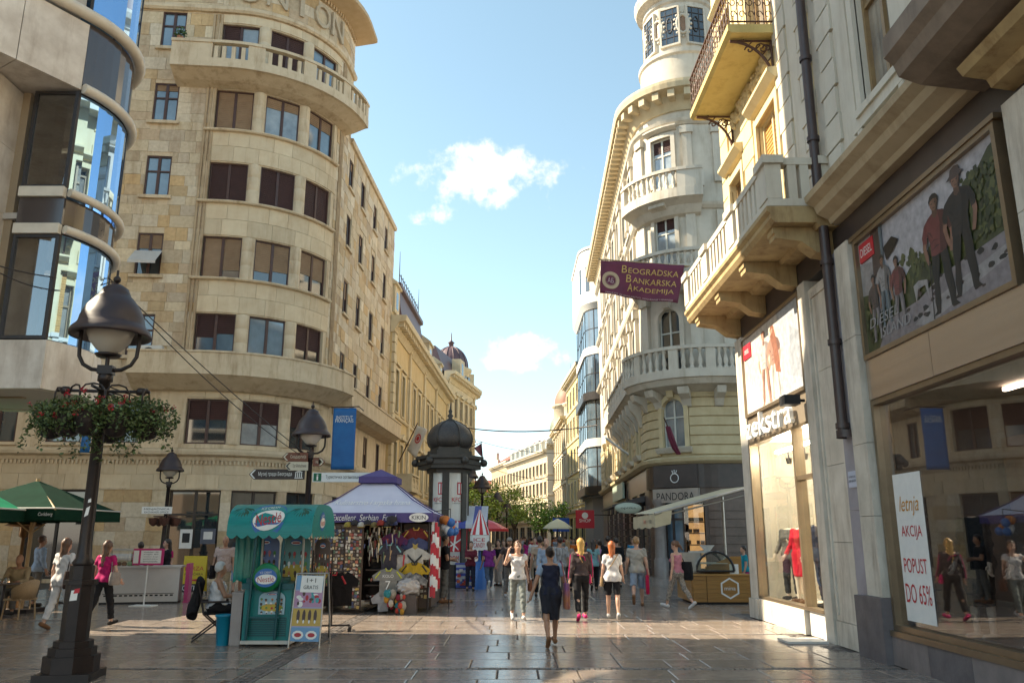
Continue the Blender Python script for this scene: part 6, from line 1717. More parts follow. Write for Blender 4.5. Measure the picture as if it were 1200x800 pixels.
 def body(s,P):
  k=s.k
  d=smin(s.torso(P),s.legs(P),.035*k)
  d=smin(d,s.arms(P),.025*k)
  d=smin(d,s.head(P),.025*k)
  for(h,t)in(s.fl,s.fr):d=smin(d,cap(P,h,t,.036*k,.03*k),.025*k)
  for sh,e,w,dr in(s.aL,s.aR):d=smin(d,cap(P,w,w+dr*.075*k,.026*k,.032*k),.015*k)
  return d
 def bounds(s):
  q=np.array([*s.L,*s.R,*s.fl,*s.fr,s.headc+V3(0,0,.14*s.k),*[a[i]for a in(s.aL,s.aR)for i in range(3)],*[a[2]+a[3]*.13 for a in(s.aL,s.aR)]])
  lo,hi=q.min(0),q.max(0)
  lo=np.minimum(lo,s.hip-V3(.2,.2,0));hi=np.maximum(hi,s.hip+V3(.2,.2,.3));return lo-.07,hi+.07
 def fingers(s,mb):
  k=s.k
  for sx,(sh,e,w,dr)in((-1,s.aL),(1,s.aR)):
   side=np.cross(dr,V3(0,1,.2));side/=max(np.linalg.norm(side),1e-6);pal=np.cross(side,dr)
   fwd=V3(0,1,0)-dr*dr[1];nrm=np.linalg.norm(fwd);fwd=fwd/nrm if nrm>.2 else pal
   inn=np.cross(dr,fwd)*sx
   base=w+dr*.085*k
   for i,(L_,o)in enumerate(((.07,.03),(.078,.01),(.074,-.01),(.058,-.028))):
    p0=base+fwd*o*k;p1=p0+dr*L_*.5*k+inn*.006;p2=p1+dr*L_*.45*k+inn*.03*k
    mb.tube([p0-dr*.02*k,p0,p1,p2],.0095*k,5,r2=.006*k)
   t0=w+dr*.03*k+fwd*.025*k;mb.tube([t0,t0+fwd*.03*k+dr*.02*k,t0+fwd*.038*k+dr*.055*k],.011*k,5,r2=.008*k)
CLOTH={}
def cl(c,c2=None,rough=.85,**k):
 key=('cloth',c,c2,tuple(sorted(k.items())))
 if key not in CLOTH:CLOTH[key]=M('cloth_%d'%len(CLOTH),c,c2 or tuple(q*.72 for q in c),rough,k.pop('scale',9),spec=.2,bump=k.pop('bump',.18),bscale=k.pop('bscale',16),**k)
 return CLOTH[key]
skins=[M('light_skin',(.46,.27,.19),(.42,.235,.16),.5,6),M('tanned_skin',(.36,.19,.115),(.32,.165,.1),.5,6)]
hairs={'dark':M('dark_brown_hair',(.03,.017,.012),(.018,.011,.008),.45,14,stretch=(1,1,.15)),'blond':M('golden_blond_hair',(.52,.31,.08),(.36,.2,.05),.45,14,stretch=(1,1,.15)),'red':M('copper_red_hair',(.4,.11,.02),(.28,.07,.015),.45,14,stretch=(1,1,.15)),'brown':M('brown_hair',(.11,.05,.022),(.07,.03,.014),.45,14,stretch=(1,1,.15)),'grey':M('grey_hair',(.42,.39,.36),(.3,.28,.26),.6,14),'sand':M('sandy_hair',(.3,.17,.07),(.22,.12,.05),.5,14),'white':M('white_hair',(.6,.57,.53),(.48,.45,.42),.6,14)}
eye_m=flat('eye_dark',(.02,.015,.012),.3);lip_m=flat('lips',(.3,.09,.08),.5)
def mesh_np(name,pts,F,m):
 me=bpy.data.meshes.new(name)
 me.from_pydata(pts.tolist(),[],F.tolist());me.materials.append(m)
 me.polygons.foreach_set('use_smooth',[True]*len(me.polygons));me.update()
 return me
def person(label,loc,face,sk,skin=0,top=None,bottom=None,shoes=None,hair=None,res=.02,group=None,dress=None,face_parts=False,cat='person',name='person',headless=False,body_mat=None):
 """top: (material, sleeve 0..1, hem z above hip, neck) ; bottom: ('pants'|'shorts'|'skirt', material, length 0..1, looseness)"""
 t=thing(name,label,cat,loc,R(face),group);k=sk.k
 lo,hi=sk.bounds()
 P_=lambda X,Y,Z:(X,Y,Z)
 fb_=(lambda X,Y,Z:sk.body((X,Y,Z)))if not headless else(lambda X,Y,Z:np.maximum(sk.body((X,Y,Z)),Z-(sk.neck[2]+.04)))
 pts,F=surfnet(fb_,lo,hi,res)
 me=mesh_np('body',pts,F,body_mat or skins[skin])
 fm=MB();sk.fingers(fm)
 bm=bmesh.new();bm.from_mesh(me)
 vs=[bm.verts.new(v)for v in fm.v];bm.verts.ensure_lookup_table()
 for f in fm.f:
  try:bm.faces.new([vs[i]for i in f]).smooth=True
  except ValueError:pass
 bm.to_mesh(me);bm.free()
 inst('body',me,t)
 hz=sk.hip[2]
 def garment(nm,fn,m,lo_=None,hi_=None,r=None):
  p,F=surfnet(fn,lo if lo_ is None else lo_,hi if hi_ is None else hi_,r or res)
  if len(F):return inst(nm,mesh_np(nm,p,F,m),t)
 if top:
  m,sl,hem,nk=top[:4];o=(top[4]if len(top)>4 else .016)*k
  hb=lo.copy();hb[2]=min(hz+hem*k,lo[2]+10)-.03;
  lo2=lo.copy();lo2[2]=min(hb[2],min(sk.aL[2][2],sk.aR[2][2])-.05)
  def ft(X,Y,Z):
   P=(X,Y,Z);d=sk.torso(P,o)
   ax=rodr(V3(0,0,1),sk.ln);hh=(X-sk.hip[0])*ax[0]+(Y-sk.hip[1])*ax[1]+(Z-sk.hip[2])*ax[2]
   d=np.maximum(d,hem*k-hh)
   if hem<0.02:d=np.maximum(smin(d,np.maximum(sk.legs(P,o+.004,.3),hem*k-hh),.04*k),hem*k-hh)
   d=np.maximum(d,hh-nk*k)
   if sl>0:d=smin(d,sk.arms(P,min(o,.013)*.9,sl),.025*k)
   else:d=np.maximum(d,np.abs(X)-sk.sw+.0*k)
   wr=.005*np.sin(Z*46+X*21+3*np.sin(Y*17+X*9))+.004*np.sin(X*38-Z*24+2*np.sin(Z*13))
   return d+wr
  garment('top',ft,m,lo2,hi)
 if dress:
  m,ln,fl_=dress
  z1=hz-ln*k
  c=lambda P:cap(P,sk.hip+V3(0,0,.02),V3((sk.L[1][0]+sk.R[1][0])/2,(sk.L[1][1]+sk.R[1][1])/2,z1-.05),.165*k*sk.bulk,.165*k*fl_,1.35)
  def fd(X,Y,Z):
   P=(X,Y,Z);d=smin(c(P),sk.torso(P,.012*k),.05*k);d=smin(d,sk.legs(P,.02,.42),.06)
   d=np.maximum(d,z1-Z);d=np.maximum(d,Z-hz-.14*k)
   return d+.006*np.sin(X*60+2*np.sin(Z*9))
  l2=lo.copy();l2[2]=z1-.02;h2=hi.copy();h2[2]=hz+.2
  garment('skirt',fd,m,l2-V3(.08,.08,0),h2+V3(.08,.08,0))
 if bottom:
  kind,m,ln,lo_s=bottom
  def fp_(X,Y,Z):
   P=(X,Y,Z);d=smin(np.maximum(sk.torso(P,.01*k),Z-(hz+.1*k)),sk.legs(P,.011*k,ln,lo_s),.03*k)
   for h,kp,ap in(sk.L,sk.R):
    pass
   return d+.004*np.sin(Z*50+X*30+2*np.sin(Y*20))*(1.3-np.clip((Z-sk.L[1][2])*2,0,.8))
  h2=hi.copy();h2[2]=hz+.14*k;l2=lo.copy()
  garment('shorts' if ln<.7 else 'trousers',fp_,m,l2,h2)
 if shoes:
  for(h,tt_)in(sk.fl,sk.fr):
   fs=lambda X,Y,Z:np.maximum(cap((X,Y,Z),h+V3(0,0,.004),tt_+V3(0,.012,0),.046*k,.04*k),.001-Z)
   garment('shoe',fs,shoes,np.minimum(h,tt_)-.06,np.maximum(h,tt_)+.06,min(res,.02))
 if hair and not headless:
  st_,hc=hair
  def fh(X,Y,Z):
   P=(X,Y,Z);sk.head(P);l=sk.loc
   d=ell(l,(0,-.018*k,.036*k),(.085*k,.1*k,.104*k))
   if st_=='cap':return np.minimum(np.maximum(ell(l,(0,-.01*k,.045*k),(.088*k,.105*k,.095*k)),.035*k-l[2]),np.maximum(ell(l,(0,.07*k,.05*k),(.07*k,.1*k,.014*k)),-10))
   face=np.maximum(l[1]-.028*k-np.clip(l[2]-.055*k,0,1)*1.3,-1)
   d=np.maximum(d,face)
   if st_=='short':d=np.maximum(d,-l[2]-.055*k+np.clip(l[1]+.02,0,1)*1.2)
   if st_=='fringe':d=np.maximum(d,-l[2]-.02*k)
   if st_ in('long','mid'):
    zl=.36 if st_=='long' else .2
    q=cap(l,(0,-.055*k,.02*k),(0,-.1*k,-zl*k),.078*k,.06*k,1.25)
    q=np.maximum(q,-l[2]-zl*k*(1+.05*np.sin(l[0]*90)))
    d=smin(d,np.maximum(q,l[1]-.0*k),.03*k)+.006*np.sin(l[0]*130+3*np.sin(l[2]*20))*np.clip(-l[2]*5+.3,0,1)
   if st_=='pony':d=smin(d,cap(l,(0,-.1*k,.06*k),(0,-.15*k,-.14*k),.04*k,.025*k),.02*k)
   if st_=='bun':d=smin(d,ell(l,(0,-.1*k,.07*k),(.045*k,.045*k,.045*k)),.02*k)
   return d+.003*np.sin(l[0]*70+l[2]*45)
  c=sk.headc;w=.48*k if st_=='long' else .33*k
  garment('cap' if st_=='cap' else 'hair',fh,hc,c-V3(.2*k,.28*k,w),c+V3(.2*k,.22*k,.17*k),min(res,.016))
 if face_parts:
  k_=k;e=MB()
  for x in(-.032,.032):
   p=sk.headc+sk.hs*x*k_+sk.hf*.083*k_+sk.hu*.014*k_;MB().sphere(p,.012*k_,8,6).build('eye',eye_m,t,world=False)
  p=[sk.headc+sk.hs*x*k_+sk.hf*(.089-abs(x)*.25)*k_+sk.hu*-.062*k_ for x in(-.022,-.01,0,.01,.022)]
  MB().tube(p,.006*k_,5).build('mouth',lip_m,t,world=False)
 return t
def wpt(t,p):
 """a point of a figure's own space in world space"""
 c,s=math.cos(t.rotation_euler.z),math.sin(t.rotation_euler.z)
 return Vector((t.location.x+p[0]*c-p[1]*s,t.location.y+p[0]*s+p[1]*c,t.location.z+p[2]))
def bag(label,t,p,w,h,d,m,strap=None,name='shoulder_bag',rz=0):
 """bag hanging at the figure's point p; strap: points in the figure's own space"""
 o=thing(name,label,'bag',wpt(t,p),t.rotation_euler.z+R(rz))
 b=MB();n=10
 for j in range(4):pass
 prof=[(.82,-h),(1,-h*.92),(1.0,-h*.35),(.86,0)]
 vs=[]
 for sx,z in prof:
  for i in range(16):
   a=2*PI*i/16;cx,sy_=math.cos(a),math.sin(a)
   vs.append((d/2*sx*math.copysign(abs(cx)**.6,cx),w/2*sx*math.copysign(abs(sy_)**.6,sy_),z))
 fs=[(j*16+i,j*16+(i+1)%16,(j+1)*16+(i+1)%16,(j+1)*16+i)for j in range(3)for i in range(16)]
 b.add(vs,fs,True).add(vs[:16],[tuple(range(16))[::-1]]).add(vs[-16:],[tuple(range(16))]);b.build('pouch',m,o,world=False)
 if strap:
  q=[Vector(x)-Vector(p)for x in strap]
  c,s=math.cos(-R(rz)),math.sin(-R(rz));q=[Vector((v.x*c-v.y*s,v.x*s+v.y*c,v.z))for v in q]
  MB().tube(q,.011,5).build('strap',m,o,world=False)
 return o
# ice cream cart
teal=M('teal_painted_panel',(.0,.17,.165),(.0,.13,.13),.4,3,rvar=.1)
teal_d=M('dark_teal_paint',(.0,.075,.085),(.0,.055,.065),.4,4)
teal_c=M('teal_canopy_sheet',(.0,.23,.22),(.0,.19,.185),.35,6,stretch=(.4,1,6))
plast_w=flat('worn_white_plastic',(.5,.48,.44),.5)
lgb=flat('logo_blue',(.03,.13,.4),.4);lgr=flat('logo_red',(.42,.02,.03),.45)
ox,oy=-4.05,14.3
cart=thing('ice_cream_cart','teal ice cream freezer cart with barrel canopy and round logo sign','ice cream cart',(ox,oy,0))
B_=lambda mb,n,m:mb.build(n,m,cart,world=False)
B_(MB().box(-.5,.3,.06,.8,.1,.92),'freezer_body',teal)
B_(MB().box(-.54,.34,.02,.84,.925,1.02).box(-.5,.1,.1,.7,1.022,1.1),'freezer_lid',teal_d)
m=MB()
for k in range(9):m.box(-.42,.24,.045,.058,.17+k*.035,.19+k*.035)
B_(m,'vent_slats',teal_d)
B_(MB().box(-.52,.32,.05,.82,.04,.098),'skirting',plast_w)
m=MB()
for x in(-.42,.24):
 for y in(.15,.72):m.lathe([(.05,0),(.05,.05)],(x,y,-.0),8)
B_(m,'casters',bk)
m=MB()
for x0,x1 in((-.34,-.3),(.14,.18)):m.tube([(x0-.06,-.02,.12),(x0,-.02,1.84)],.026,6)
m.box(-.36,.14,-.035,-.01,.46,.49)
B_(m,'front_posts',teal_d)
m=MB()
for x in(-.46,.28):
 for y in(.75,1.5):m.tube([(x,y,.9 if y<1 else 0),(x,y,2.2 if y<1 else 1.95)],.022,6)
B_(m,'canopy_posts',plast_w)
cy0,cy1,cz0,ch=-.12,1.65,1.86,.5
def barrel(x,a,e=0):
 t=PI*a;cy=(cy0+cy1)/2;ry=(cy1-cy0)/2
 return Vector((x,cy-(ry+e)*math.copysign(abs(math.cos(t))**.6,math.cos(t)),cz0+(ch+e)*max(0,math.sin(t))**.8))
m=MB();n=22;v=[]
for i in range(n+1):
 for x in(-.83,.63):v.append(barrel(x,i/n))
m.add(v,[(2*i,2*i+1,2*i+3,2*i+2)for i in range(n)],True)
vs_=[barrel(.63,i/n)for i in range(n+1)];m.add(vs_,[tuple(range(n+1))]);vs_=[barrel(-.83,i/n)for i in range(n+1)];m.add(vs_,[tuple(range(n+1))[::-1]])
B_(m,'canopy',teal_c)
m=MB()
def scallop(p0,p1,k):
 p0,p1=Vector(p0),Vector(p1)
 for i in range(k):
  pts=[p0.lerp(p1,i/k)]+[p0.lerp(p1,(i+j/8)/k)-Vector((0,0,.06+.06*math.sin(PI*j/8)))for j in range(9)]+[p0.lerp(p1,(i+1)/k)]
  m.add(pts,[tuple(range(len(pts)))])
scallop((-.83,cy0-.004,cz0+.02),(.63,cy0-.004,cz0+.02),8);scallop((.635,cy0,cz0+.02),(.635,cy1,cz0+.02),8)
B_(m,'scalloped_valance',teal_c)
def oval_logo(fn,s,par,tilt=.12):
 """oval ice cream logo: blue disc, white oval, red lettering; fn(x, z, lift) gives the surface point in the cart's world"""
 off=wpos(par);c_,s_=math.cos(tilt),math.sin(tilt)
 G=lambda x,z,e:fn(x*c_-z*s_,x*s_+z*c_,e)-off
 def oval(mb,rx_,rz_,e,cx=0,cz=0,n=24):mb.add([G(cx+rx_*math.cos(2*PI*i/n),cz+rz_*math.sin(2*PI*i/n),e)for i in range(n)],[tuple(range(n))])
 a=MB();oval(a,.5*s,.4*s,.003);a.build('logo_blue',lgb,par,world=False)
 a=MB();oval(a,.45*s,.21*s,.006,0,-.06*s);a.build('logo_white',wh,par,world=False)
 for t_,w_,h_,cz,m_ in(('Nestlé',.72,.24,-.06,lgr),('ICE CREAM',.5,.09,.23,wh)):
  o=text(t_,w_*s,h_*s,m_,None,(0,0,0),(1,0,0))
  for q in o.data.vertices:q.co=G(q.co.x,q.co.z+cz*s,.009)
  o.parent=par
Wc=Vector((ox,oy,0))
def on_front(x0,a0):return lambda x,z,e:Wc+barrel(x0+x,a0+z/1.1,.004+e)
oval_logo(on_front(-.14,.16),.6,cart)
oval_logo(lambda x,z,e:Wc+Vector((.632+e,.62+x,2.06+z)),.42,cart)
for lx,sg in((-.62,1),(.4,-1)):
 m=MB()
 for k in range(9):
  a=R(-150+k*16 if sg>0 else-30-k*16);p=[on_front(lx,.3)(math.cos(a)*r+dx,math.sin(a)*r*.8+dz,.002)-Wc for r,dx,dz in((.02,0,0),(.16,.015,.02),(.3,0,-.05),(.16,-.015,-.02))]
  m.add(p,[(0,1,2,3)])
 B_(m,'palm_print',flat('dark_leaf_print',(.01,.07,.035),.5))
m=MB();
ds=thing('round_logo_sign','round green ice cream logo sign standing on the freezer front','sign',(ox-.1,oy-.09,1.12))
MB().lathe([(.0,-.045),(.2,-.045),(.235,-.03),(.24,0),(.22,.03),(0,.04)],n=28).build('disc',M('bright_green_plastic',(.0,.16,.05),(.0,.13,.04),.3,3),ds,world=False).rotation_euler=(PI/2,0,0)
oval_logo(lambda x,z,e:Vector((ox-.1+x,oy-.137-e,1.12+z)),.38,ds,.05)
def menu_print(mb_root,x0,x1,y,z0,z1,rg,bgk,title=True,rnd=True):
 """picture menu: round-topped board with pictures of ices"""
 off=mb_root.location;m=MB();w=x1-x0;ww=w*.5
 pts=[(x0,z0),(x1,z0)]+[(x1-w*.5+w*.5*math.cos(t),z1-w*.28+w*.28*math.sin(t))for t in[PI*i/10 for i in range(11)]]
 m.mat(0).prism(pts,-.012,.012,lambda x,z,d:(x,y+d,z))
 e=y-.014
 def rect(k,a0,a1,b0,b1):
  nonlocal e;e-=.0006;m.mat(k).add([(x0+w*a0,e,z0+(z1-z0)*b0),(x0+w*a1,e,z0+(z1-z0)*b0),(x0+w*a1,e,z0+(z1-z0)*b1),(x0+w*a0,e,z0+(z1-z0)*b1)],[(0,1,2,3)])
 def blob(k,a,b,ra,rb,n=9):
  nonlocal e;e-=.0004;m.mat(k).add([(x0+w*(a+ra*math.cos(2*PI*i/n)),e,z0+(z1-z0)*(b+rb*math.sin(2*PI*i/n)))for i in range(n)],[tuple(range(n))])
 if title:blob(1,.5,.86,.2,.06,16);blob(2,.5,.85,.17,.035,16);rect(3,.38,.62,.835,.865)
 blob(4,.5,.28,.45,.16,16)
 for r_ in range(4):
  for c_ in range(5):
   a,b=.12+.19*c_+rg.uniform(-.03,.03),.1+.18*r_+rg.uniform(-.02,.02);k=rg.choice([2,3,5,5,6,7,8])
   blob(k,a,b,.05,.05,7);rect(rg.choice([2,5,6]),a-.02,a+.02,b-.08,b-.03)
 return m.build('menu_print',[bgk,lgb,wh,lgr,flat('menu_yellow',(.5,.36,.04),.5),flat('menu_chocolate',(.06,.025,.015),.5),flat('menu_orange',(.5,.2,.06),.5),flat('menu_pink',(.5,.16,.2),.5),flat('menu_green',(.1,.26,.06),.5)],mb_root)
rg=random.Random(4)
mpk=flat('menu_violet_ground',(.13,.17,.34),.4);mgr=flat('menu_green_ground',(.1,.25,.24),.4);mbr=flat('menu_dark_ground',(.1,.07,.06),.5)
for(x0,x1,y,z0,z1,g_,lb)in((-4.8,-4.27,15.3,.95,1.82,mpk,'violet round-topped ice cream menu board behind the left post of the cart'),(-4.24,-3.7,15.32,.9,1.82,mgr,'green and yellow round-topped ice cream menu board right of the round sign'),(-3.68,-3.4,15.6,.9,1.75,mbr,'dark ice cream menu board at the right edge of the cart')):
 t=thing('menu_board',lb,'menu board',((x0+x1)/2,y,0),0,'ice cream menu boards');menu_print(t,x0,x1,y,z0,z1,rg,g_)
 MB().tube([(-.18,.03,0),(-.18,.03,z1-.2)],.014,5).tube([(.18,.03,0),(.18,.03,z1-.2)],.014,5).build('stand',castm,t,world=False)
fp_=thing('freezer_poster','pale blue ice cream poster stuck on the teal freezer front','poster',(ox-.02,oy+.04,.5));menu_print(fp_,ox-.24,ox+.2,oy+.045,.52,.9,rg,flat('ice_blue_print',(.3,.45,.52),.4))
t=thing('side_curtain','teal roll-down curtain with wavy hem at the left of the ice cream cart','curtain',(-4.66,14.5,0))
m=MB();v=[]
for i in range(25):
 a=i/24;x=-4.8+.3*a;y=14.45+.7*a;o_=.025*math.sin(a*30)
 v+=[(x+o_,y,1.02+.05*math.sin(a*12)),(x,y,1.88)]
m.add(v,[(2*i,2*i+2,2*i+3,2*i+1)for i in range(24)],True).build('fabric',teal_c,t)
t=thing('grey_box','tall grey metal box beside the left end of the freezer','box',(-4.68,14.4,0));MB().box(-.09,.09,0,.6,.02,.84).box(-.1,.1,-.01,.61,.84,.87).box(-.08,.08,.02,.58,0,.02).build('casing',M('scuffed_grey_metal',(.32,.29,.28),(.26,.23,.22),.5,4,dirt=.4),t,world=False)
t=thing('rubbish_bin','bright blue plastic bin on the paving beside the grey box','bin',(-4.93,14.55,0));MB().lathe([(.1,0),(.13,.46),(.15,.47),(.15,.5),(.125,.5),(.1,.06),(0,.05)],n=20).build('bucket',M('cyan_blue_plastic',(.0,.2,.32),(.0,.16,.27),.35,3),t,world=False)
t=thing('sandwich_board','sandwich board with colourful ice cream prints and a 1+1 GRATIS sheet','sign',(-3.46,14.22,0),R(-8))
al=M('brushed_aluminium',(.5,.47,.43),(.42,.39,.36),.35,6,metal=.8)
m=MB()
for y0,y1 in((0,.14),(.5,.32)):
 m.tube([(-.27,y0,0),(-.25,y1,1.18)],.014,6).tube([(.27,y0,0),(.25,y1,1.18)],.014,6).tube([(-.25,y1,1.18),(.25,y1,1.18)],.014,6)
m.build('frame',al,t,world=False)
m=MB();sl_=.14/1.18
def bp_(k,a0,a1,b0,b1,e):
 f=lambda a,b:(-.25+.5*a,.0+sl_*(.1+b)-.004-e,.1+b)
 m.mat(k).add([f(a0,b0),f(a1,b0),f(a1,b1),f(a0,b1)],[(0,1,2,3)])
def bb_(k,a,b,ra,rb,e,n=10):m.mat(k).add([(-.25+.5*(a+ra*math.cos(2*PI*i/n)),sl_*(.1+b+rb*math.sin(2*PI*i/n))-.004-e,.1+b+rb*math.sin(2*PI*i/n))for i in range(n)],[tuple(range(n))])
bp_(0,0,1,0,1.05,0);bp_(1,0,1,.0,.22,.001);bp_(2,0,1,.24,.52,.001);bp_(3,0,1,.54,.8,.001);bp_(1,0,1,.82,1.05,.001)
for i in range(4):bb_(5,.2+.2*i,.4,.06,.1,.002);bb_(4,.2+.2*i,.31,.03,.03,.0025)
for i in range(16):bb_(rg.choice([4,5,6,7]),rg.uniform(.1,.9),rg.uniform(.57,.77),rg.uniform(.04,.1),rg.uniform(.02,.05),.002+i*.0002)
for a in(.25,.72):bb_(4,a,.1,.2,.07,.002);bb_(6,a,.1,.13,.035,.0025)
m.build('print',[flat('print_lilac',(.32,.32,.5),.4),flat('print_sky',(.14,.3,.5),.4),flat('print_amber',(.5,.33,.06),.4),flat('print_mauve',(.4,.22,.35),.4),wh,flat('print_cocoa',(.07,.03,.02),.4),lgr,flat('print_teal',(.05,.3,.32),.4)],t,world=False)
m=MB();f=lambda a,b:(-.25+.5*a,sl_*(.1+b)-.012,.1+b);m.add([f(.18,.78),f(.96,.77),f(.98,1.04),(f(.2,1.05))],[(0,1,2,3)]);m.build('paper_sheet',wh,t,world=False)
text('1+1',.16,.07,sink,t,(.03,sl_*1.07-.016,1.07),(1,0,0),(0,sl_,1),world=False);text('GRATIS',.26,.06,sink,t,(.03,sl_*.96-.016,.96),(1,0,0),(0,sl_,1),world=False)
def shirt_mesh(mb,w=.46,h=.66,sl=.2,th=.05,y=0):
 hw=w/2;out=[(-hw*.8,-h),(hw*.8,-h),(hw*.82,-.24),(hw+sl*.55,-.26),(hw+sl*.75,-.14),(hw*.8,-.02),(hw*.28,.03),(0,-.02),(-hw*.28,.03),(-hw*.8,-.02),(-hw-sl*.75,-.14),(-hw-sl*.55,-.26),(-hw*.82,-.24)]
 n=len(out);fr,bk_=[],[]
 for x,z in out:fr.append((x,y-th*.5,z));bk_.append((x,y+th*.5,z))
 mb.add(fr+bk_+[(0,y-th*1.3,-.25),(0,y-th*1.1,-h),(0,y+th*1.2,-.25)],[(i,(i+1)%n,n+(i+1)%n,n+i)for i in range(n)]+[((i+1)%n,i,2*n)for i in range(n)]+[(n+i,n+(i+1)%n,2*n+2)for i in range(n)])
 return mb
def shirt(label,p,m,w=.46,h=.66,sl=.2,rz=0,tilt=0,trim=None,num=None,group='shirts for sale'):
 t=thing('shirt',label,'shirt',p,R(rz),group);t.rotation_euler=(0,R(tilt),R(rz))
 shirt_mesh(MB(),w,h,sl).build('fabric',m,t,world=False)
 if trim:MB().tube([(-w*.14,-.035,.03),(-.05,-.06,-.03),(.05,-.06,-.03),(w*.14,-.035,.03)],.016,5).tube([(-w*.38,-.03,-.05),(-w*.5-sl*.3,-.03,-.2)],.02,5).tube([(w*.38,-.03,-.05),(w*.5+sl*.3,-.03,-.2)],.02,5).build('trim',trim,t,world=False)
 if num:
  for s_,z,hh,ww in num:text(s_,ww,hh,wh,t,(0,-.07,z),(1,0,0),world=False,ext=.01)
 return t
tr=thing('clothes_rack','black wheeled clothes rail with T-shirts beside the sandwich board','clothes rack',(-3.55,16.7,0),R(10))
m=MB().tube([(-.32,0,1.12),(.32,0,1.12)],.016,6).tube([(0,0,.1),(0,0,1.12)],.02,6).tube([(-.36,0,.1),(.36,0,.1)],.02,6)
for x in(-.36,.36):m.tube([(x,-.22,.07),(x,.22,.07)],.018,6)
m.build('rail',castm,tr,world=False)
m=MB()
for x in(-.36,.36):
 for y in(-.22,.22):m.lathe([(.035,0),(.035,.06)],(x,y,0),8)
m.build('wheels',bk,tr,world=False)
blk=cl((.018,.015,.016));
for i,(x,nm)in enumerate(((-.22,'left'),(0,'middle'),(.2,'right'))):
 a=R(10);shirt(['black T-shirt at the sandwich board end of the wheeled rail','black T-shirt with red collar hanging in the middle of the wheeled rail','black T-shirt at the stall end of the wheeled rail'][i],(-3.55+x*math.cos(a),16.7+x*math.sin(a)-.02+.05*i,1.08),blk,.4,.62,.12,10+i*3,trim=rd if i==1 else None)
# souvenir stall
sx0,sx1,sy0,sy1=-5.05,-2.0,20.5,23.4
stall=thing('souvenir_stall','souvenir stall under a lilac white pyramid canopy with purple valance','market stall',((sx0+sx1)/2,22,0))
lil=M('lilac_white_canvas',(.56,.56,.66),(.49,.49,.6),.7,2);pur=M('deep_purple_canvas',(.085,.06,.21),(.065,.048,.17),.7,3)
cxm,cym=(sx0+sx1)/2,(sy0+sy1)/2
m=MB();e=[(sx0-.05,sy0-.1),(sx1+.05,sy0-.1),(sx1+.05,sy1),(sx0-.05,sy1)];tp=[(cxm-.42,cym-.4),(cxm+.42,cym-.4),(cxm+.42,cym+.4),(cxm-.42,cym+.4)]
for i in range(4):
 a,b=e[i],e[(i+1)%4];c,d=tp[(i+1)%4],tp[i];N_=8;v=[]
 for j in range(N_+1):
  q=j/N_;sag=-.07*math.sin(q*PI)
  v+=[(a[0]+(d[0]-a[0])*q,a[1]+(d[1]-a[1])*q,2.36+.78*q+sag),(b[0]+(c[0]-b[0])*q,b[1]+(c[1]-b[1])*q,2.36+.78*q+sag)]
 m.add(v,[(2*j,2*j+1,2*j+3,2*j+2)for j in range(N_)],False)
m.build('canopy',lil,stall)
m=MB()
for i in range(4):m.tube([(*e[i],2.37),((e[i][0]+tp[i][0])/2,(e[i][1]+tp[i][1])/2,2.70),(*tp[i],3.15)],.015,5)
m.build('seams',pur,stall)
tq=[(cxm-.5,cym-.5),(cxm+.5,cym-.5),(cxm+.5,cym+.5),(cxm-.5,cym+.5)]
m=MB().prism(tq,3.16,3.32);m.add([(*p,3.322)for p in tq]+[(cxm,cym,3.55)],[(0,1,4),(1,2,4),(2,3,4),(3,0,4)]);m.mat(0)
m.build('vent_cap',pur,stall)
m=MB()
for i in range(4):
 a,b=Vector((*e[i],0)),Vector((*e[(i+1)%4],0));v=[]
 for j in range(25):p=a.lerp(b,j/24);o_=.015*math.sin(j*1.3);v+=[(p.x+o_,p.y+o_,2.14+.012*math.sin(j*.9)),(p.x,p.y,2.365)]
 m.add(v,[(2*j,2*j+2,2*j+3,2*j+1)for j in range(24)])
m.build('valance',pur,stall)
fy=sy0-.13
wrap_text('Excellent  Serbian  Food',1.55,.15,wh,stall,lambda x,z:Vector((cxm-.12+x+z*.2,fy,2.25+z)))
wrap_text('Kulinarstvo i srpska hrana',1.9,.17,wh,stall,lambda x,z:Vector((cxm+x+z*.3,sy0-.1+(z+.32)*(cym-.4-sy0+.1)/.78-.03,2.36+.32+z-.065)))
m=MB();m.add([(sx1-.3+.24*math.cos(2*PI*i/20),fy-.002,2.25+.11*math.sin(2*PI*i/20))for i in range(20)],[tuple(range(20))]);m.build('oval_badge',wh,stall)
wrap_text('KIKIN',.34,.1,bk,stall,lambda x,z:Vector((sx1-.3+x,fy-.005,2.25+z)))
m=MB()
for x in(sx0+.05,sx1-.05,-2.75):
 for y in(sy0+.02,sy1-.1):m.tube([(x,y,0),(x,y,2.36)],.025,6)
m.build('posts',castm,stall)
bdk=flat('dark_display_board',(.09,.06,.045),.8)
boards=MB().box(sx0,-4.1,sy0+.0,sy0+.05,.25,2.1).box(-4.06,-3.62,sy0-.25,sy0-.2,.1,2.05).box(-3.6,-2.72,sy0+.9,sy0+.95,.1,2.1).box(-2.7,-2.05,sy0+.25,sy0+.3,.1,2.1).box(sx0,sx1,sy1-.2,sy1-.15,.1,2.3).box(sx0,sx0+.05,sy0,sy1,.1,2.2).box(sx1-.05,sx1,sy0+.4,sy1,.1,2.2)
for z in(.25,.62,.98):boards.box(-3.6,-2.72,sy0+.1,sy0+.9,z,z+.03)
boards.build('display_boards',bdk,stall)
pal=[(.55,.5,.4),(.4,.27,.15),(.65,.6,.5),(.6,.5,.3),(.3,.06,.05),(.08,.1,.22),(.5,.35,.1),(.1,.07,.06),(.45,.4,.36),(.55,.2,.12),(.2,.15,.12),(.62,.58,.5),(.12,.2,.12)]
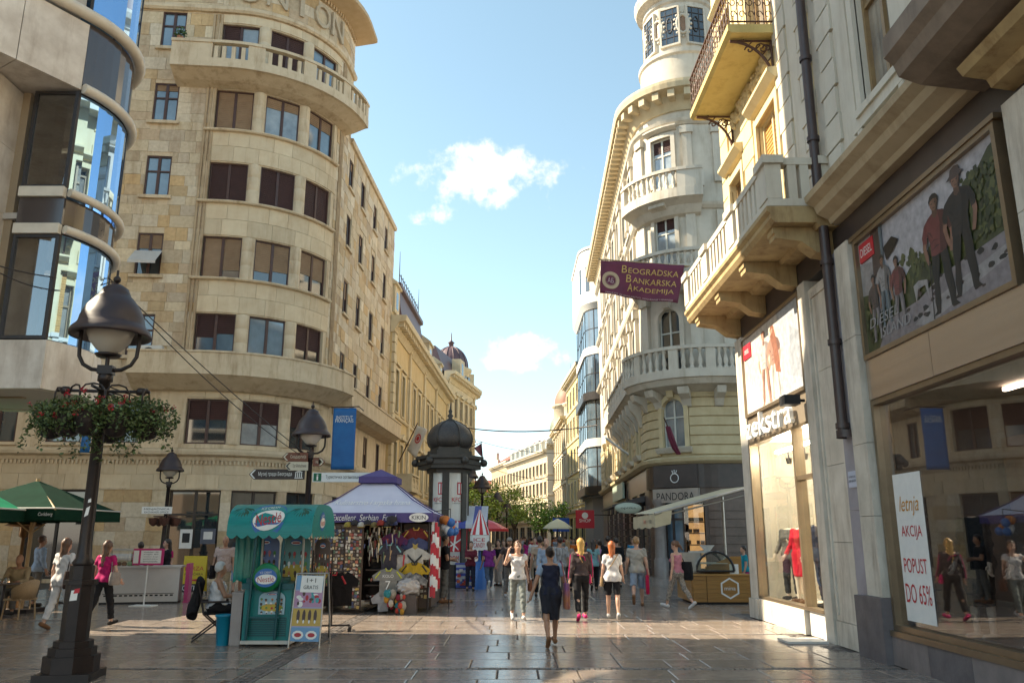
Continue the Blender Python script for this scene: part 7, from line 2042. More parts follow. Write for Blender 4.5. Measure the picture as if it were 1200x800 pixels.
mag=M('assorted_fridge_magnets',(1,1,1),None,.35,20,pal=pal,rnd=.3)
rg=random.Random(17);m=MB()
def grid(x0,x1,y,z0,z1,dx,dz,s,th=.03):
 nx,nz_=int((x1-x0)/dx),int((z1-z0)/dz)
 for i in range(nx):
  for j in range(nz_):
   if rg.random()<.05:continue
   x,z=x0+(i+.5)*dx+rg.uniform(-.015,.015),z0+(j+.5)*dz+rg.uniform(-.014,.014);w,h=s*rg.uniform(.55,1.25),s*rg.uniform(.5,1.3)
   m.cbox((x,y-th/2,z),(w,th*rg.uniform(.4,1.3),h),Matrix.Rotation(rg.uniform(-.4,.4),3,'Y'))
grid(sx0,-4.1,sy0,.28,2.08,.07,.085,.062);grid(-4.05,-3.63,sy0-.25,.12,2.02,.066,.08,.058);grid(-3.58,-2.74,sy0+.9,1.15,1.9,.09,.1,.07)
grid(-3.55,-2.74,sy0+.12,.66,.9,.075,.2,.06,.06);grid(-3.55,-2.74,sy0+.12,.29,.52,.06,.2,.05,.06);grid(-3.55,-2.74,sy0+.12,1.02,1.14,.1,.12,.08,.1);grid(-2.68,-2.06,sy0+.25,.3,2.0,.1,.12,.07)
tag(m.build('magnets',mag,stall),kind='stuff')
SH=[('dark grey jersey with pale sleeves hanging at chest height on the stall front',(-3.0,sy0-.1,1.62),cl((.06,.055,.07)),.46,.62,0,flat('cyan_trim',(.2,.42,.45)),None),('maroon and blue jersey hanging high on the stall front',(-2.92,sy0+.02,1.85),cl((.16,.025,.05),(.03,.03,.12)),.46,.55,0,None,None),('grey football jersey number 7 with yellow collar low on the stall front',(-2.98,sy0-.22,1.02),cl((.27,.26,.24)),.52,.62,0,flat('lime_trim',(.5,.5,.05)),[('7',-.36,.2,.12),('KOLO',-.15,.07,.26)]),('white jersey with red stripes half hidden beside the dark grey jersey',(-2.75,sy0+.0,1.42),cl((.55,.52,.5)),.4,.5,4,None,None),('long pale grey trousers-like shirt at the stall foot',(-3.12,sy0-.18,.5),cl((.4,.38,.38)),.3,.45,-4,None,None),('dark red shirt topmost on the right side rack of the stall',(-2.38,sy0+.12,1.98),cl((.17,.03,.03)),.5,.5,0,flat('gold_trim',(.5,.33,.06)),None),('dark blue shirt second on the right side rack of the stall',(-2.38,sy0+.06,1.74),cl((.07,.08,.17)),.5,.45,0,None,None),('white shirt with dark chevron third on the right side rack of the stall',(-2.38,sy0+.0,1.5),cl((.5,.48,.44)),.5,.45,0,None,None),('golden yellow and black scarf shirt fourth on the right side rack of the stall',(-2.38,sy0-.06,1.16),cl((.5,.32,.03)),.5,.4,0,bk,None),('black and white shirt lowest on the right side rack of the stall',(-2.4,sy0-.1,.92),cl((.05,.045,.05),(.4,.38,.36)),.46,.5,3,None,None)]
for lb,p,mm,w,h,ti,trm,num in SH:
 t=shirt(lb,p,mm,w,h,.18,0,ti,trm,num)
 if 'second' in lb:MB().add([((.12 if i%2 else .05)*math.sin(i*PI/5),-.075,-.2+(.12 if i%2 else .05)*math.cos(i*PI/5))for i in range(10)],[tuple(range(10))]).build('print',flat('dull_gold',(.4,.3,.08)),t,world=False)
 if 'chevron' in lb:MB().add([(-.18,-.072,-.12),(0,-.076,-.3),(.18,-.072,-.12),(.18,-.072,-.18),(0,-.076,-.37),(-.18,-.072,-.18)],[(0,1,4,5),(1,2,3,4)]).build('print',bk,t,world=False)
 if 'red stripes' in lb:
  for x in(-.13,.1):MB().box(x,x+.035,-.078,-.07,-.48,-.05).build('stripe',rd,t,world=False)
capm=[cl((.35,.27,.06)),cl((.05,.045,.05)),cl((.5,.47,.42)),cl((.3,.05,.04)),cl((.06,.07,.16)),cl((.2,.15,.06))]
cap_where=['yellow camouflage cap at the left end of the cap row under the valance','black cap second in the cap row under the valance','white cap third in the cap row under the valance','black cap with tan brim fourth in the cap row under the valance','olive brown cap fifth in the cap row under the valance','red cap sixth in the cap row under the valance','black cap seventh in the cap row under the valance','navy blue cap at the right end of the cap row under the valance','tall dark fur hat above the right end of the cap row']
cm_i=[0,1,2,1,5,3,1,4,1]
for i,lb in enumerate(cap_where):
 x=-4.02+i*.16 if i<8 else-2.95
 t=thing('sun_cap',lb,'cap',(x,sy0-.2,2.02+.05*(i%2)+(.08 if i==8 else 0)),R(rg.uniform(-25,25)),'caps hung in a row')
 MB().lathe([(.1,0),(.1,.04),(.075,.1),(.02,.125),(0,.127)]if i<8 else[(.11,0),(.13,.08),(.12,.16),(0,.2)],n=12).build('crown',capm[cm_i[i]],t,world=False)
 MB().prism([(-.085,-.04),(-.075,-.13),(-.03,-.17),(.03,-.17),(.075,-.13),(.085,-.04)],-.006,.006).build('brim',capm[[5,1,0,5,5,3,0,4,1][i]],t,world=False)
m=MB()
for i in range(230):
 p=(rg.uniform(-3.6,-2.72),sy0+rg.uniform(-.2,.8),rg.uniform(1.3,2.05));m.tube([p,(p[0]+rg.uniform(-.03,.03),p[1],p[2]-rg.uniform(.08,.3))],rg.uniform(.012,.035),5,r2=.012)
tag(m.build('hanging_trinkets',mag,stall),kind='stuff')
t=thing('wrapped_goods','crumpled clear plastic bundle of goods on the ground at the stall corner','bundle',(-2.5,sy0-.25,0))
pts,F=surfnet(lambda X,Y,Z:ell((X,Y,Z),(0,0,.62),(.28,.2,.2))+.03*np.sin(X*23+3*np.sin(Z*19))*np.sin(Y*27+Z*31),(-.35,-.3,.3),(.35,.3,.9),.025)
inst('wrapping',mesh_np('wrapping',pts,F,M('crumpled_clear_plastic',(.45,.42,.4),(.3,.27,.26),.15,8,spec=.9)),t)
MB().box(-.22,.22,-.15,.2,0,.44).build('crate',mag,t,world=False)
m=MB()
for i in range(26):
 a=rg.uniform(0,6.28);m.sphere((.5*rg.uniform(-.6,.3)-.1,rg.uniform(-.2,.12),rg.uniform(.06,.5)),rg.uniform(.04,.09),6,4,(1,.7,1.4))
t2=thing('soft_toys','heap of bright red, orange and teal soft toys at the foot of the stall','toys',(-2.6,sy0-.35,0));m.build('toys',M('bright_soft_toys',(1,1,1),None,.9,10,pal=[(.45,.05,.03),(.5,.25,.03),(.03,.22,.26),(.4,.36,.3),(.25,.02,.04)],rnd=.2),t2,world=False)
t=thing('fan_scarves','bunch of red and white fan scarves hanging on the right corner post of the stall','scarves',(-1.95,sy0+.1,1.2))
m=MB()
for i in range(16):
 x,y=rg.uniform(-.07,.16),rg.uniform(-.15,.1);z=rg.uniform(.3,1.0)
 for k in range(5):m.mat((k+i)%2).box(x-.03,x+.03,y-.01,y+.01,z-.25*(k+1),z-.25*k-.004)
m.build('fabric',[rd,wh],t,world=False)
t=thing('toy_ball_net','net of white blue and orange toy balls hanging beside the advertising column','balls',(-1.62,sy0+1.2,2.0))
m=MB()
for i in range(9):m.mat(i%3).sphere((rg.uniform(-.22,.22),rg.uniform(-.12,.12),rg.uniform(-.2,.22)),.12,10,7)
m.build('balls',[wh,lgb,flat('ball_orange',(.5,.16,.03))],t,world=False)
MB().tube([(0,0,.25),(0,0,.5)],.01,5).tube([(0,0,.5),(-.4,-.3,.42)],.012,5).tube([(0,0,-.2),(0,0,-2.0)],.014,5).build('hook',castm,t,world=False)
# second stall past the column
t=thing('striped_stall','blue and white striped stall awning past the advertising column','market stall',(-1.7,31.5,0))
stb=flat('awning_blue',(.07,.09,.36),.7);stw=flat('awning_white',(.56,.56,.6),.7)
m=MB()
for i in range(8):
 x0,x1=-1.3+i*.26,-1.3+(i+1)*.26
 m.mat(i%2).add([(x0,-1.2,2.25),(x1,-1.2,2.25),(x1,.8,2.95),(x0,.8,2.95),(x0,-1.21,2.08),(x1,-1.21,2.08)],[(0,1,2,3),(4,5,1,0)])
m.build('awning',[stb,stw],t,world=False)
m=MB()
for x in(-1.25,.75):
 for y in(-1.1,.75):m.tube([(x,y,0),(x,y,2.3 if y<0 else 2.9)],.025,6)
m.build('posts',castm,t,world=False)
m=MB()
for k in range(8):m.mat(k%2).box(-.3,.68,-1.5,-.9,.02+k*.1,.02+(k+1)*.1-.004)
m.mat(0).box(-.34,.72,-1.54,-.86,.82,.86);m.build('striped_table',[stb,stw],t,world=False)
m=MB()
for i in range(30):m.cbox((rg.uniform(-.25,.65),-1.52-rg.uniform(0,.04),rg.uniform(.12,.7)),(.12,.04,.1))
tag(m.build('table_goods',M('bright_soft_toys'.replace('soft','table'),(1,1,1),None,.7,10,pal=[(.45,.05,.03),(.5,.1,.03),(.05,.1,.3),(.5,.46,.4)],rnd=.2),t,world=False),kind='stuff')
t=thing('candy_drum','round candy drum sign with red and white striped tent top','kiosk sign',(-1.15,29.6,0))
m=MB();n=16
for i in range(n):
 a0,a1=2*PI*i/n,2*PI*(i+1)/n;pr_=[(.36,1.85),(.3,2.05),(.16,2.4),(.03,2.72)]
 for(r0,z0),(r1,z1)in zip(pr_,pr_[1:]):m.mat(i%2).add([(r0*math.cos(a0),r0*math.sin(a0),z0),(r0*math.cos(a1),r0*math.sin(a1),z0),(r1*math.cos(a1),r1*math.sin(a1),z1),(r1*math.cos(a0),r1*math.sin(a0),z1)],[(0,1,2,3)])
m.build('tent_top',[rd,wh],t,world=False)
MB().lathe([(.34,1.32),(.35,1.84)],n=20).build('drum',wh,t,world=False);MB().lathe([(.25,0),(.27,.9),(.05,.95),(.05,1.32)],n=16).build('stand',lgb,t,world=False)
for z_,t_,h_ in((1.68,'ICE',.12),(1.5,'CANDY',.16)):wrap_text(t_,.42,h_,rd,t,lambda x,z,z_=z_:Vector((-1.15+.356*math.sin(x/.35),29.6-.356*math.cos(x/.35),z_+z)))
# wooden kiosk on the right
oak=M('varnished_oak_planks',(.42,.22,.06),(.32,.16,.045),.4,3,rnd=.12,stretch=(.4,.4,9),src='isl')
mk=thing('wooden_kiosk','varnished oak kiosk counter with white hexagon logo and curved glass display','kiosk',(5.75,23.0,0))
kx0,kx1,ky0=-.42,.75,0
for k in range(6):
 MB().box(kx0,kx1,0,.04,.06+k*.115,.06+(k+1)*.115-.006).build('plank',oak,mk,world=False)
 MB().box(kx0-.38,kx0-.02,0,.04,.06+k*.115,.06+(k+1)*.115-.006).build('plank',oak,mk,world=False).rotation_euler=(0,0,0)
 o=MB().box(-.04,.0,.04,2.0,.06+k*.115,.06+(k+1)*.115-.006).build('plank',oak,mk,world=False,loc=(kx0-.38,0,0))
MB().box(kx0-.36,kx1+.02,.05,2.0,.06,.74).box(kx0-.4,kx1+.04,-.03,2.05,.752,.79).build('counter',oak,mk,world=False)
MB().box(kx0-.3,kx1-.05,.08,1.9,0,.058).build('plinth',bk,mk,world=False)
MB().add([(-.3,.6,.792),(.72,.6,.792),(.72,.6,1.25),(.45,.6,1.25),(-.3,.6,.95),(-.3,.66,.792),(.72,.66,.792),(.72,.66,1.25),(.45,.66,1.25),(-.3,.66,.95)],[(0,1,2,3,4),(9,8,7,6,5),(2,7,8,3),(3,8,9,4),(0,4,9,5),(1,6,7,2)]).build('back_board',oak,mk,world=False)
m=MB();hxp=lambda r:[(r*math.sin(PI/3*i),r*math.cos(PI/3*i))for i in range(6)]
cx_,cz_=.2,.42;i_,o_=hxp(.235),hxp(.285)
m.add([(cx_+x,-.006,cz_+z)for x,z in o_]+[(cx_+x,-.006,cz_+z)for x,z in i_],[(k,(k+1)%6,6+(k+1)%6,6+k)for k in range(6)]);m.build('hexagon_logo',wh,mk,world=False)
text('mina',.3,.1,wh,mk,(cx_,-.008,cz_),(1,0,0),world=False)
m=MB();arcp=[(-.02+.52*math.cos(t),.86+.52*math.sin(t))for t in[PI*i/12 for i in range(13)]]
for yy in(.2,1.4):m.tube([(x-.1,yy,z)for x,z in arcp]+[(arcp[0][0]-.1,yy,.86)],.035,6)
m.build('display_frame',bk,mk,world=False)
m=MB();v=[]
for x,z in arcp:v+=[(x-.1,.2,z),(x-.1,1.4,z)]
m.add(v,[(2*i,2*i+1,2*i+3,2*i+2)for i in range(12)],True);m.add([(x-.1,.2,z)for x,z in arcp],[tuple(range(13))]);m.build('curved_glass',glassy('kiosk_glass',(.85,.88,.8),.12),mk,world=False)
MB().box(-.55,.32,.3,1.3,.83,.86).box(-.5,.28,.35,1.3,1.05,1.07).build('shelf',plast_w,mk,world=False)
MB().box(-.95,-.45,.5,1.2,.8,1.35).box(-.9,-.5,.48,.5,.9,1.2).build('steel_machine',al,mk,world=False)
t=thing('white_bowl','white bowl standing on top of the kiosk display','bowl',(5.55,23.7,1.4));MB().lathe([(.08,0),(.2,.14),(.21,.15),(.18,.14),(0,.03)],n=16).build('bowl',wh,t,world=False);MB().box(-.5,.3,-.1,.2,-.06,-.005).build('shelf_top',plast_w,t,world=False)
t=thing('menu_card','small white menu card standing on the oak kiosk counter','menu card',(6.15,23.2,.79),R(-12));MB().add([(-.12,0,0),(.12,0,0),(.12,.05,.26),(-.12,.05,.26),(-.12,.1,0),(.12,.1,0)],[(0,1,2,3),(4,3,2,5)]).build('card',wh,t,world=False)
t=thing('kiosk_awning','grey white striped awning sloping up to the right over the oak kiosk','awning',(6,26,0))
ac_=M('pale_striped_canvas',(.6,.5,.33),(.5,.41,.26),.8,2)
a0,a1=at(767,602,26.0),at(888,568,26.6)
m=MB();N_=6;v=[]
for j in range(N_+1):
 q=j/N_;p=a0.lerp(a1,q);v+=[(p.x,p.y,p.z-.04*math.sin(q*PI)),(p.x,p.y+4.6,p.z+.12)]
m.add(v,[(2*j,2*j+2,2*j+3,2*j+1)for j in range(N_)],True)
v=[]
for j in range(13):q=j/12;v+=[(a0.x-.01,a0.y+4.6*q,a0.z-.42+.03*math.sin(q*20)),(a0.x,a0.y+4.6*q,a0.z)]
m.add(v,[(2*j,2*j+1,2*j+3,2*j+2)for j in range(12)])
m.add([(a0.x,a0.y,a0.z),(a0.x,a0.y,a0.z-.42),(a0.x+.5,a0.y-.0,a0.z-.3),(a0.x+.55,a0.y,a0.z+.12)],[(0,1,2,3)])
m.build('canvas',ac_,t)
MB().tube([a0,a1],.05,8).tube([a0+Vector((.3,.3,-.05)),a1+Vector((-.4,.3,-.32))],.03,6).tube([a1,(a1.x,a1.y,0)],.05,8).tube([(a1.x,a1.y+4.6,0),(a1.x,a1.y+4.6,a1.z+.12)],.05,8).build('frame',al,t)
for k,z in enumerate((.1,.3)):text('mina',.5,.16,rd if k else sink,t,(a0.x-.03,a0.y+.7+k*1.1,a0.z-.2),(0,-1,0))
t=thing('shop_canopy','wide dark sloping shop canopy on the bank building facade','canopy',(5.4,42,3.6))
MB().fprof(bp,LB-9,LB-1.2,[(0,3.75),(1.6,3.3),(1.6,3.2),(0,3.45)]).build('canopy',flat('dark_grey_canopy',(.09,.075,.07),.5),t)
t=thing('oval_shop_sign','pale oval sign hanging under the dark shop canopy','sign',at(736,595,38))
MB().lathe([(.0,-.05),(.62,-.05),(.62,.05),(0,.05)],n=24,flat=.4).build('board',flat('pale_green_sign',(.45,.48,.38),.4),t,world=False).rotation_euler=(PI/2,0,0)
MB().tube([(0,0,.2),(0,0,.75)],.02,5).build('hanger',castm,t,world=False)
text('optika',.7,.14,sink,t,(0,-.06,0),(1,0,0),world=False)
t=thing('green_shop_fascia','pale green shop fascia sign on the street side of the bank building','sign',(*bp.P(LB-12,.1),4.4))
MB().fbox(bp,LB-16,LB-9.5,4.0,4.95,.085,.2).build('board',flat('mint_sign',(.34,.42,.34),.4),t)
t=thing('red_projecting_sign','square red shop sign projecting from the right far facade','sign',at(685.5,608,58))
MB().box(-.65,.65,-.06,.06,-.62,.62).build('board',rd,t,world=False);text('SHOP',.8,.22,wh,t,(0,-.065,-.1),(1,0,0),world=False);MB().add([(.22*math.cos(PI*i/8),-.066,.25+.22*math.sin(PI*i/8))for i in range(16)],[tuple(range(16))]).build('emblem',wh,t,world=False)
MB().tube([(.6,0,.3),(2.0,.2,.3)],.04,6).build('bracket',castm,t,world=False)
t=thing('blue_sign','small square blue road sign among the far trees','sign',at(657.5,614.5,75));MB().box(-.75,.75,-.04,.04,-.6,.6).build('board',flat('sign_blue',(.01,.08,.42),.4),t,world=False);p=t.location;MB().tube([(0,.08,-p.z),(0,.08,.5)],.05,6).build('post',castm,t,world=False)
um=thing('white_street_umbrella','pale green white parasol over the far crowd','umbrella',(3.2,58,0))
MB().lathe([(1.05,2.3),(1.0,2.4),(.55,2.75),(.02,3.0)],n=8,smooth=False).build('canopy',flat('pale_green_canvas',(.52,.56,.44),.8),um,world=False);MB().tube([(0,0,0),(0,0,2.98)],.04,6).build('pole',castm,um,world=False)
u2=thing('red_far_parasol','red and white parasol over the far left stalls','umbrella',(-1.6,52,0))
MB().lathe([(1.4,2.1),(1.35,2.25),(.7,2.6),(.02,2.85)],n=8,smooth=False).build('canopy',rd,u2,world=False);MB().tube([(0,0,0),(0,0,2.8)],.04,6).build('pole',castm,u2,world=False)
# pavement cafe on the left
gcan=M('dark_green_canvas',(.008,.034,.02),(.006,.026,.015),.95,3,spec=.08);gbr=M('bright_green_canvas',(.0,.16,.075),(.0,.13,.06),.95,3,spec=.1);woodp=M('pale_wood_pole',(.45,.3,.15),(.38,.25,.12),.6,5,stretch=(4,4,.3))
def big_umbrella(label,x,y,sz,z0,rz,m_,txt=None):
 t=thing('cafe_umbrella',label,'umbrella',(x,y,0),R(rz),'cafe umbrellas');h=sz/2
 q=[(-h,-h),(h,-h),(h,h),(-h,h)];mb=MB()
 for i in range(4):mb.add([(*q[i],z0),(*q[(i+1)%4],z0),(0,0,z0+.75)],[(0,1,2)])
 mb.build('canopy',m_,t,world=False);mb=MB()
 for i in range(4):a,b=q[i],q[(i+1)%4];mb.add([(*a,z0-.002),(*b,z0-.002),(b[0]*1.004,b[1]*1.004,z0-.26),(a[0]*1.004,a[1]*1.004,z0-.26)],[(0,1,2,3)])
 mb.build('valance',gcan,t,world=False);mb=MB()
 for i in range(4):mb.tube([(*q[i],z0+.015),(*q[(i+1)%4],z0+.015)],.02,5)
 mb.build('piping',plast_w,t,world=False)
 mb=MB().tube([(0,0,0),(0,0,z0+.8)],.05,8)
 for i in range(4):mb.tube([(0,0,z0+.7),(q[i][0],q[i][1],z0-.01)],.025,5).tube([(0,0,z0-.55),(q[i][0]*.5,q[i][1]*.5,z0+.33)],.02,5)
 mb.build('pole',woodp,t,world=False);MB().box(-.4,.4,-.4,.4,0,.09).build('base',castm,t,world=False)
 if txt:
  for sx_,ax in((-1,(1,0,0)),):text(txt,.7,.2,wh,t,(.35,-h*1.004-.004,z0-.13),ax,world=False,shear=.15);text(txt,.35,.1,wh,t,(h*.85,-h*1.004-.004,z0-.13),ax,world=False,shear=.15)
 return t
big_umbrella('dark green square cafe umbrella with white piping behind the front lamp',-12.0,20.7,2.9,2.42,-3,gcan,'Carlsberg')
big_umbrella('bright green cafe umbrella at the left edge of the photo',-13.5,18.6,4.4,2.38,4,gbr)
big_umbrella('green cafe umbrella farthest back by the stone wall',-17.2,26.0,4.4,2.6,2,gbr)
wick=M('pale_wicker',(.42,.29,.16),(.32,.22,.12),.7,40,bump=.8,bscale=90)
def mk_chair(label):
 t=thing('wicker_chair',label,'chair',(0,0,0),0,'cafe chairs')
 MB().box(-.24,.24,-.23,.23,.41,.45).build('seat',wick,t,world=False)
 v=[];mb=MB()
 for i in range(11):a=PI*i/10;v+=[(.26*math.cos(a),-.02-.24*math.sin(a),.45),(.3*math.cos(a),-.04-.27*math.sin(a),.66+.2*math.sin(a))]
 mb.add(v,[(2*i,2*i+2,2*i+3,2*i+1)for i in range(10)],True);o=mb.build('backrest',wick,t,world=False);md=o.modifiers.new('thickness','SOLIDIFY');md.thickness=.03
 for x,y in((-.2,-.2),(.2,-.2),(-.2,.2),(.2,.2)):MB().tube([(x,y,.41),(x*1.15,y*1.15,0)],.018,6).build('leg',wick,t,world=False)
 return t
def mk_table(label):
 t=thing('cafe_table',label,'table',(0,0,0),0,'cafe tables')
 MB().lathe([(.36,.72),(.37,.735),(.36,.75)],n=20).build('table_top',flat('dark_table_top',(.07,.045,.035),.35),t,world=False);MB().lathe([(.22,0),(.22,.03),(.03,.06),(.03,.72)],n=14).build('pedestal',castm,t,world=False)
 return t
cafe_t=[(-11.7,19.4),(-13.6,21.0),(-12.6,23.4)]
t0=mk_table('small dark cafe table with glasses nearest to the woman in white');t0.location=(*cafe_t[0],0)
copy_thing(t0,(*cafe_t[1],0),0,'small dark cafe table under the bright green umbrella');copy_thing(t0,(*cafe_t[2],0),0,'small dark cafe table deepest under the dark green umbrella')
ch=[(-11.05,19.0,75,'empty wicker chair nearest to the woman in white'),(-11.9,18.6,0,'wicker chair with its back to the street in front of the near cafe table'),(-11.9,20.3,180,'wicker chair behind the near cafe table under the bald guest'),(-12.5,19.9,-120,'wicker chair under the dark haired cafe guest'),(-13.1,20.2,-20,'wicker chair under the guest at the left edge'),(-14.2,20.6,-90,'wicker chair at the left edge of the cafe'),(-12.0,23.0,60,'wicker chair deepest under the dark green umbrella')]
c0_=mk_chair(ch[0][3]);c0_.location=(ch[0][0],ch[0][1],0);c0_.rotation_euler=(0,0,R(ch[0][2]))
for x,y,rz,lb in ch[1:]:copy_thing(c0_,(x,y,0),R(rz),lb)
gls=glassy('drinking_glass',(.9,.92,.92),.1)
for i,(x,y,lb)in enumerate(((-11.6,19.25,'tall glass on the near cafe table'),(-11.85,19.45,'short tumbler on the near cafe table'))):
 t=thing('drinking_glass',lb,'glass',(x,y,.75));MB().lathe([(.03,0),(.035,.14-.04*i),(.032,.14-.04*i),(.027,.01)],n=12).build('bowl',gls,t,world=False)
t=thing('patio_heater','bronze mushroom patio heater standing among the cafe tables','patio heater',(-12.35,21.0,0));MB().lathe([(.22,0),(.22,.7),(.05,.78),(.045,1.75),(.12,1.8),(.12,2.02),(.46,2.06),(.3,2.16),(.05,2.2)],n=18).build('body',M('bronze_metal',(.2,.12,.06),(.15,.09,.045),.35,4,metal=.7),t,world=False)
t=thing('ice_cream_counter','long white ice cream counter with rounded glass hood by the stone wall','counter',(-10.25,23.2,0),R(14))
MB().box(-1.0,1.0,0,.7,.05,.95).box(-1.04,1.04,-.04,.74,.952,1.0).build('body',M('white_counter_panel',(.58,.55,.52),(.52,.49,.46),.35,2),t,world=False)
m=MB();v=[]
for i in range(9):a=PI/2*i/8;v+=[(-.95,.02+.5*(1-math.cos(a)),1.0+.42*math.sin(a)),(.3,.02+.5*(1-math.cos(a)),1.0+.42*math.sin(a))]
m.add(v,[(2*i,2*i+1,2*i+3,2*i+2)for i in range(8)],True).build('glass_hood',gls,t,world=False);MB().box(-.97,.32,.5,.7,1.42,1.46).box(-.97,-.93,.02,.7,1.002,1.42).build('hood_frame',al,t,world=False)
m=MB()
for k in range(14):m.box(-.9+k*.13,-.82+k*.13,-.006,-.002,.2,.24).box(-.93+k*.13,-.8+k*.13,-.0055,-.002,.26,.275)
m.build('frieze_print',bk,t,world=False);MB().box(-1.0,1.0,.02,.68,0,.048).build('plinth',bk,t,world=False)
m=MB()
for k in range(8):m.sphere((-.8+k*.14,.3,1.05),.07,8,5)
m.build('ice_cream_tubs',M('ice_cream',(1,1,1),None,.6,5,pal=[(.5,.3,.25),(.5,.45,.3),(.25,.12,.06),(.3,.4,.2)]),t,world=False)
t=thing('pink_counter_end','pink panel at the right end of the white ice cream counter','panel',(-9.15,23.7,0),R(14));MB().box(-.05,.05,-.1,.6,.02,1.05).box(-.07,.07,-.12,.62,0,.02).build('panel',flat('hot_pink_panel',(.5,.03,.16),.4),t,world=False)
t=thing('price_sign','pink framed white price list on a stand before the ice cream counter','sign',(-9.75,22.4,0),R(-4))
MB().box(-.42,.42,-.02,.02,1.05,1.48).build('board',flat('hot_pink_panel',(.5,.03,.16),.4),t,world=False);MB().box(-.2,.36,-.026,-.021,1.1,1.43).box(-.4,-.26,-.026,-.021,1.1,1.43).build('sheet',wh,t,world=False)
for k in range(5):text(['sladoled 100','kugla 80','voćni kup','palačinke','limunada'][k],.4,.035,sink,t,(.08,-.028,1.39-k*.06),(1,0,0),world=False)
MB().tube([(0,0,.03),(0,0,1.05)],.02,6).box(-.3,.3,-.2,.2,0,.03).build('stand',wh,t,world=False)
t=thing('optician_board','yellow sandwich board lettered OPTIKA by the shop door','sign',(-9.95,26.2,0),R(6))
MB().add([(-.35,0,.12),(.35,0,.12),(.35,.14,1.2),(-.35,.14,1.2),(-.35,.4,.12),(.35,.4,.12)],[(0,1,2,3),(4,3,2,5)]).build('board',flat('bright_yellow_board',(.55,.4,.02),.5),t,world=False)
MB().tube([(-.33,0,0),(-.33,.02,.12)],.02,5).tube([(.33,0,0),(.33,.02,.12)],.02,5).tube([(-.33,.44,0),(-.33,.4,.12)],.02,5).tube([(.33,.44,0),(.33,.4,.12)],.02,5).build('feet',castm,t,world=False)
MB().add([(-.35,-.004,.12),(.35,-.004,.12),(.35,.03,.36),(-.35,.03,.36)],[(0,1,2,3)]).build('black_band',bk,t,world=False)
text('OPTIKA',.6,.15,wh,t,(0,.008,.24),(1,0,0),(0,.13,1),world=False);text('BERZA',.56,.12,lgr,t,(0,.09,.82),(1,0,0),(0,.13,1),world=False);text('NAOČARA',.56,.09,bk,t,(0,.07,.66),(1,0,0),(0,.13,1),world=False);text('◄',.5,.1,lgr,t,(0,.045,.47),(1,0,0),(0,.13,1),world=False)
for i,(u,v,w_,h_,lb)in enumerate(((216,631,.5,.75,'white notice poster on the glass of the door past the exchange sign'),(242,628,.6,.6,'dark picture poster on the glass right of the door'))):
 p=at(u,v,33.2);t=thing('door_poster',lb,'poster',(p.x,33.35-i*.0,p.z));MB().box(-w_/2,w_/2,0,.01,-h_/2,h_/2).build('sheet',wh if i==0 else flat('dim_poster',(.1,.11,.15),.4),t,world=False);MB().box(-w_*.3,w_*.3,-.004,-.001,-h_*.2,h_*.3).build('print',bk if i==0 else wh,t,world=False)
fc=thing('folding_chair','black folding camping chair under the seated woman in white','chair',(-5.35,15.35,0),R(-70))
m=MB()
for x in(-.25,.25):m.tube([(x,-.38,0),(x,.22,.46)],.016,6).tube([(x,.3,0),(x,-.22,.46),(x,-.34,1.0)],.016,6).tube([(x,-.28,.66),(x,.2,.66)],.02,6)
m.build('frame',castm,fc,world=False)
MB().box(-.24,.24,-.22,.24,.44,.465).build('seat',blk,fc,world=False);MB().box(-.24,.24,-.36,-.325,.6,1.0).build('backrest',blk,fc,world=False)
# trees up the street
bark=M('grey_brown_bark',(.13,.09,.06),(.08,.055,.04),.9,6,bump=.8,bscale=14,stretch=(1,1,.3))
lf1=M('lime_green_leaves',(.2,.34,.05),(.12,.22,.03),.5,3,rnd=.5);lf2=M('yellow_green_leaves',(.32,.4,.05),(.2,.28,.03),.5,3,rnd=.45)
def tree(label,x,y,h,r,m,n,seed):
 rg=random.Random(seed);t=thing('street_tree',label,'tree',(x,y,0));mb=MB()
 mb.tube([(0,0,0),(.05,0,h*.25),(0,.05,h*.5)],.16,8,r2=.1)
 cs=[]
 for i in range(9):
  a=2*PI*i/9+rg.uniform(-.3,.3);e=rg.uniform(.45,1.0)*r;z=h*rg.uniform(.52,.92);p=(e*math.cos(a),e*math.sin(a),z);cs.append(p)
  mb.tube([(0,.03,h*.4),(p[0]*.5,p[1]*.5,h*.4+(z-h*.4)*.65),p],.06,5,r2=.015)
 mb.build('trunk',bark,t,world=False);cs.append((0,0,h*.85));f=MB()
 for p in cs:leaves(f,p,r*rg.uniform(.38,.6),n//len(cs),.13,rg,(1,1,.75))
 f.build('crown',m,t,world=False)
 return t
tree('broad lime green street tree before the long cream house',3.0,84,5.6,2.4,lf1,2600,1)
tree('yellow green street tree behind the left street lamps',-1.4,76,7.2,2.1,lf2,2400,2)
tree('yellow green street tree just behind the advertising column',-3.0,60,5.8,1.9,lf2,2200,3)
tree('lime green street tree farther up between the lamps',.3,98,6.0,1.8,lf1,1500,4)
tree('small lime green street tree near the parasol',4.6,96,5.2,1.6,lf1,1200,5)
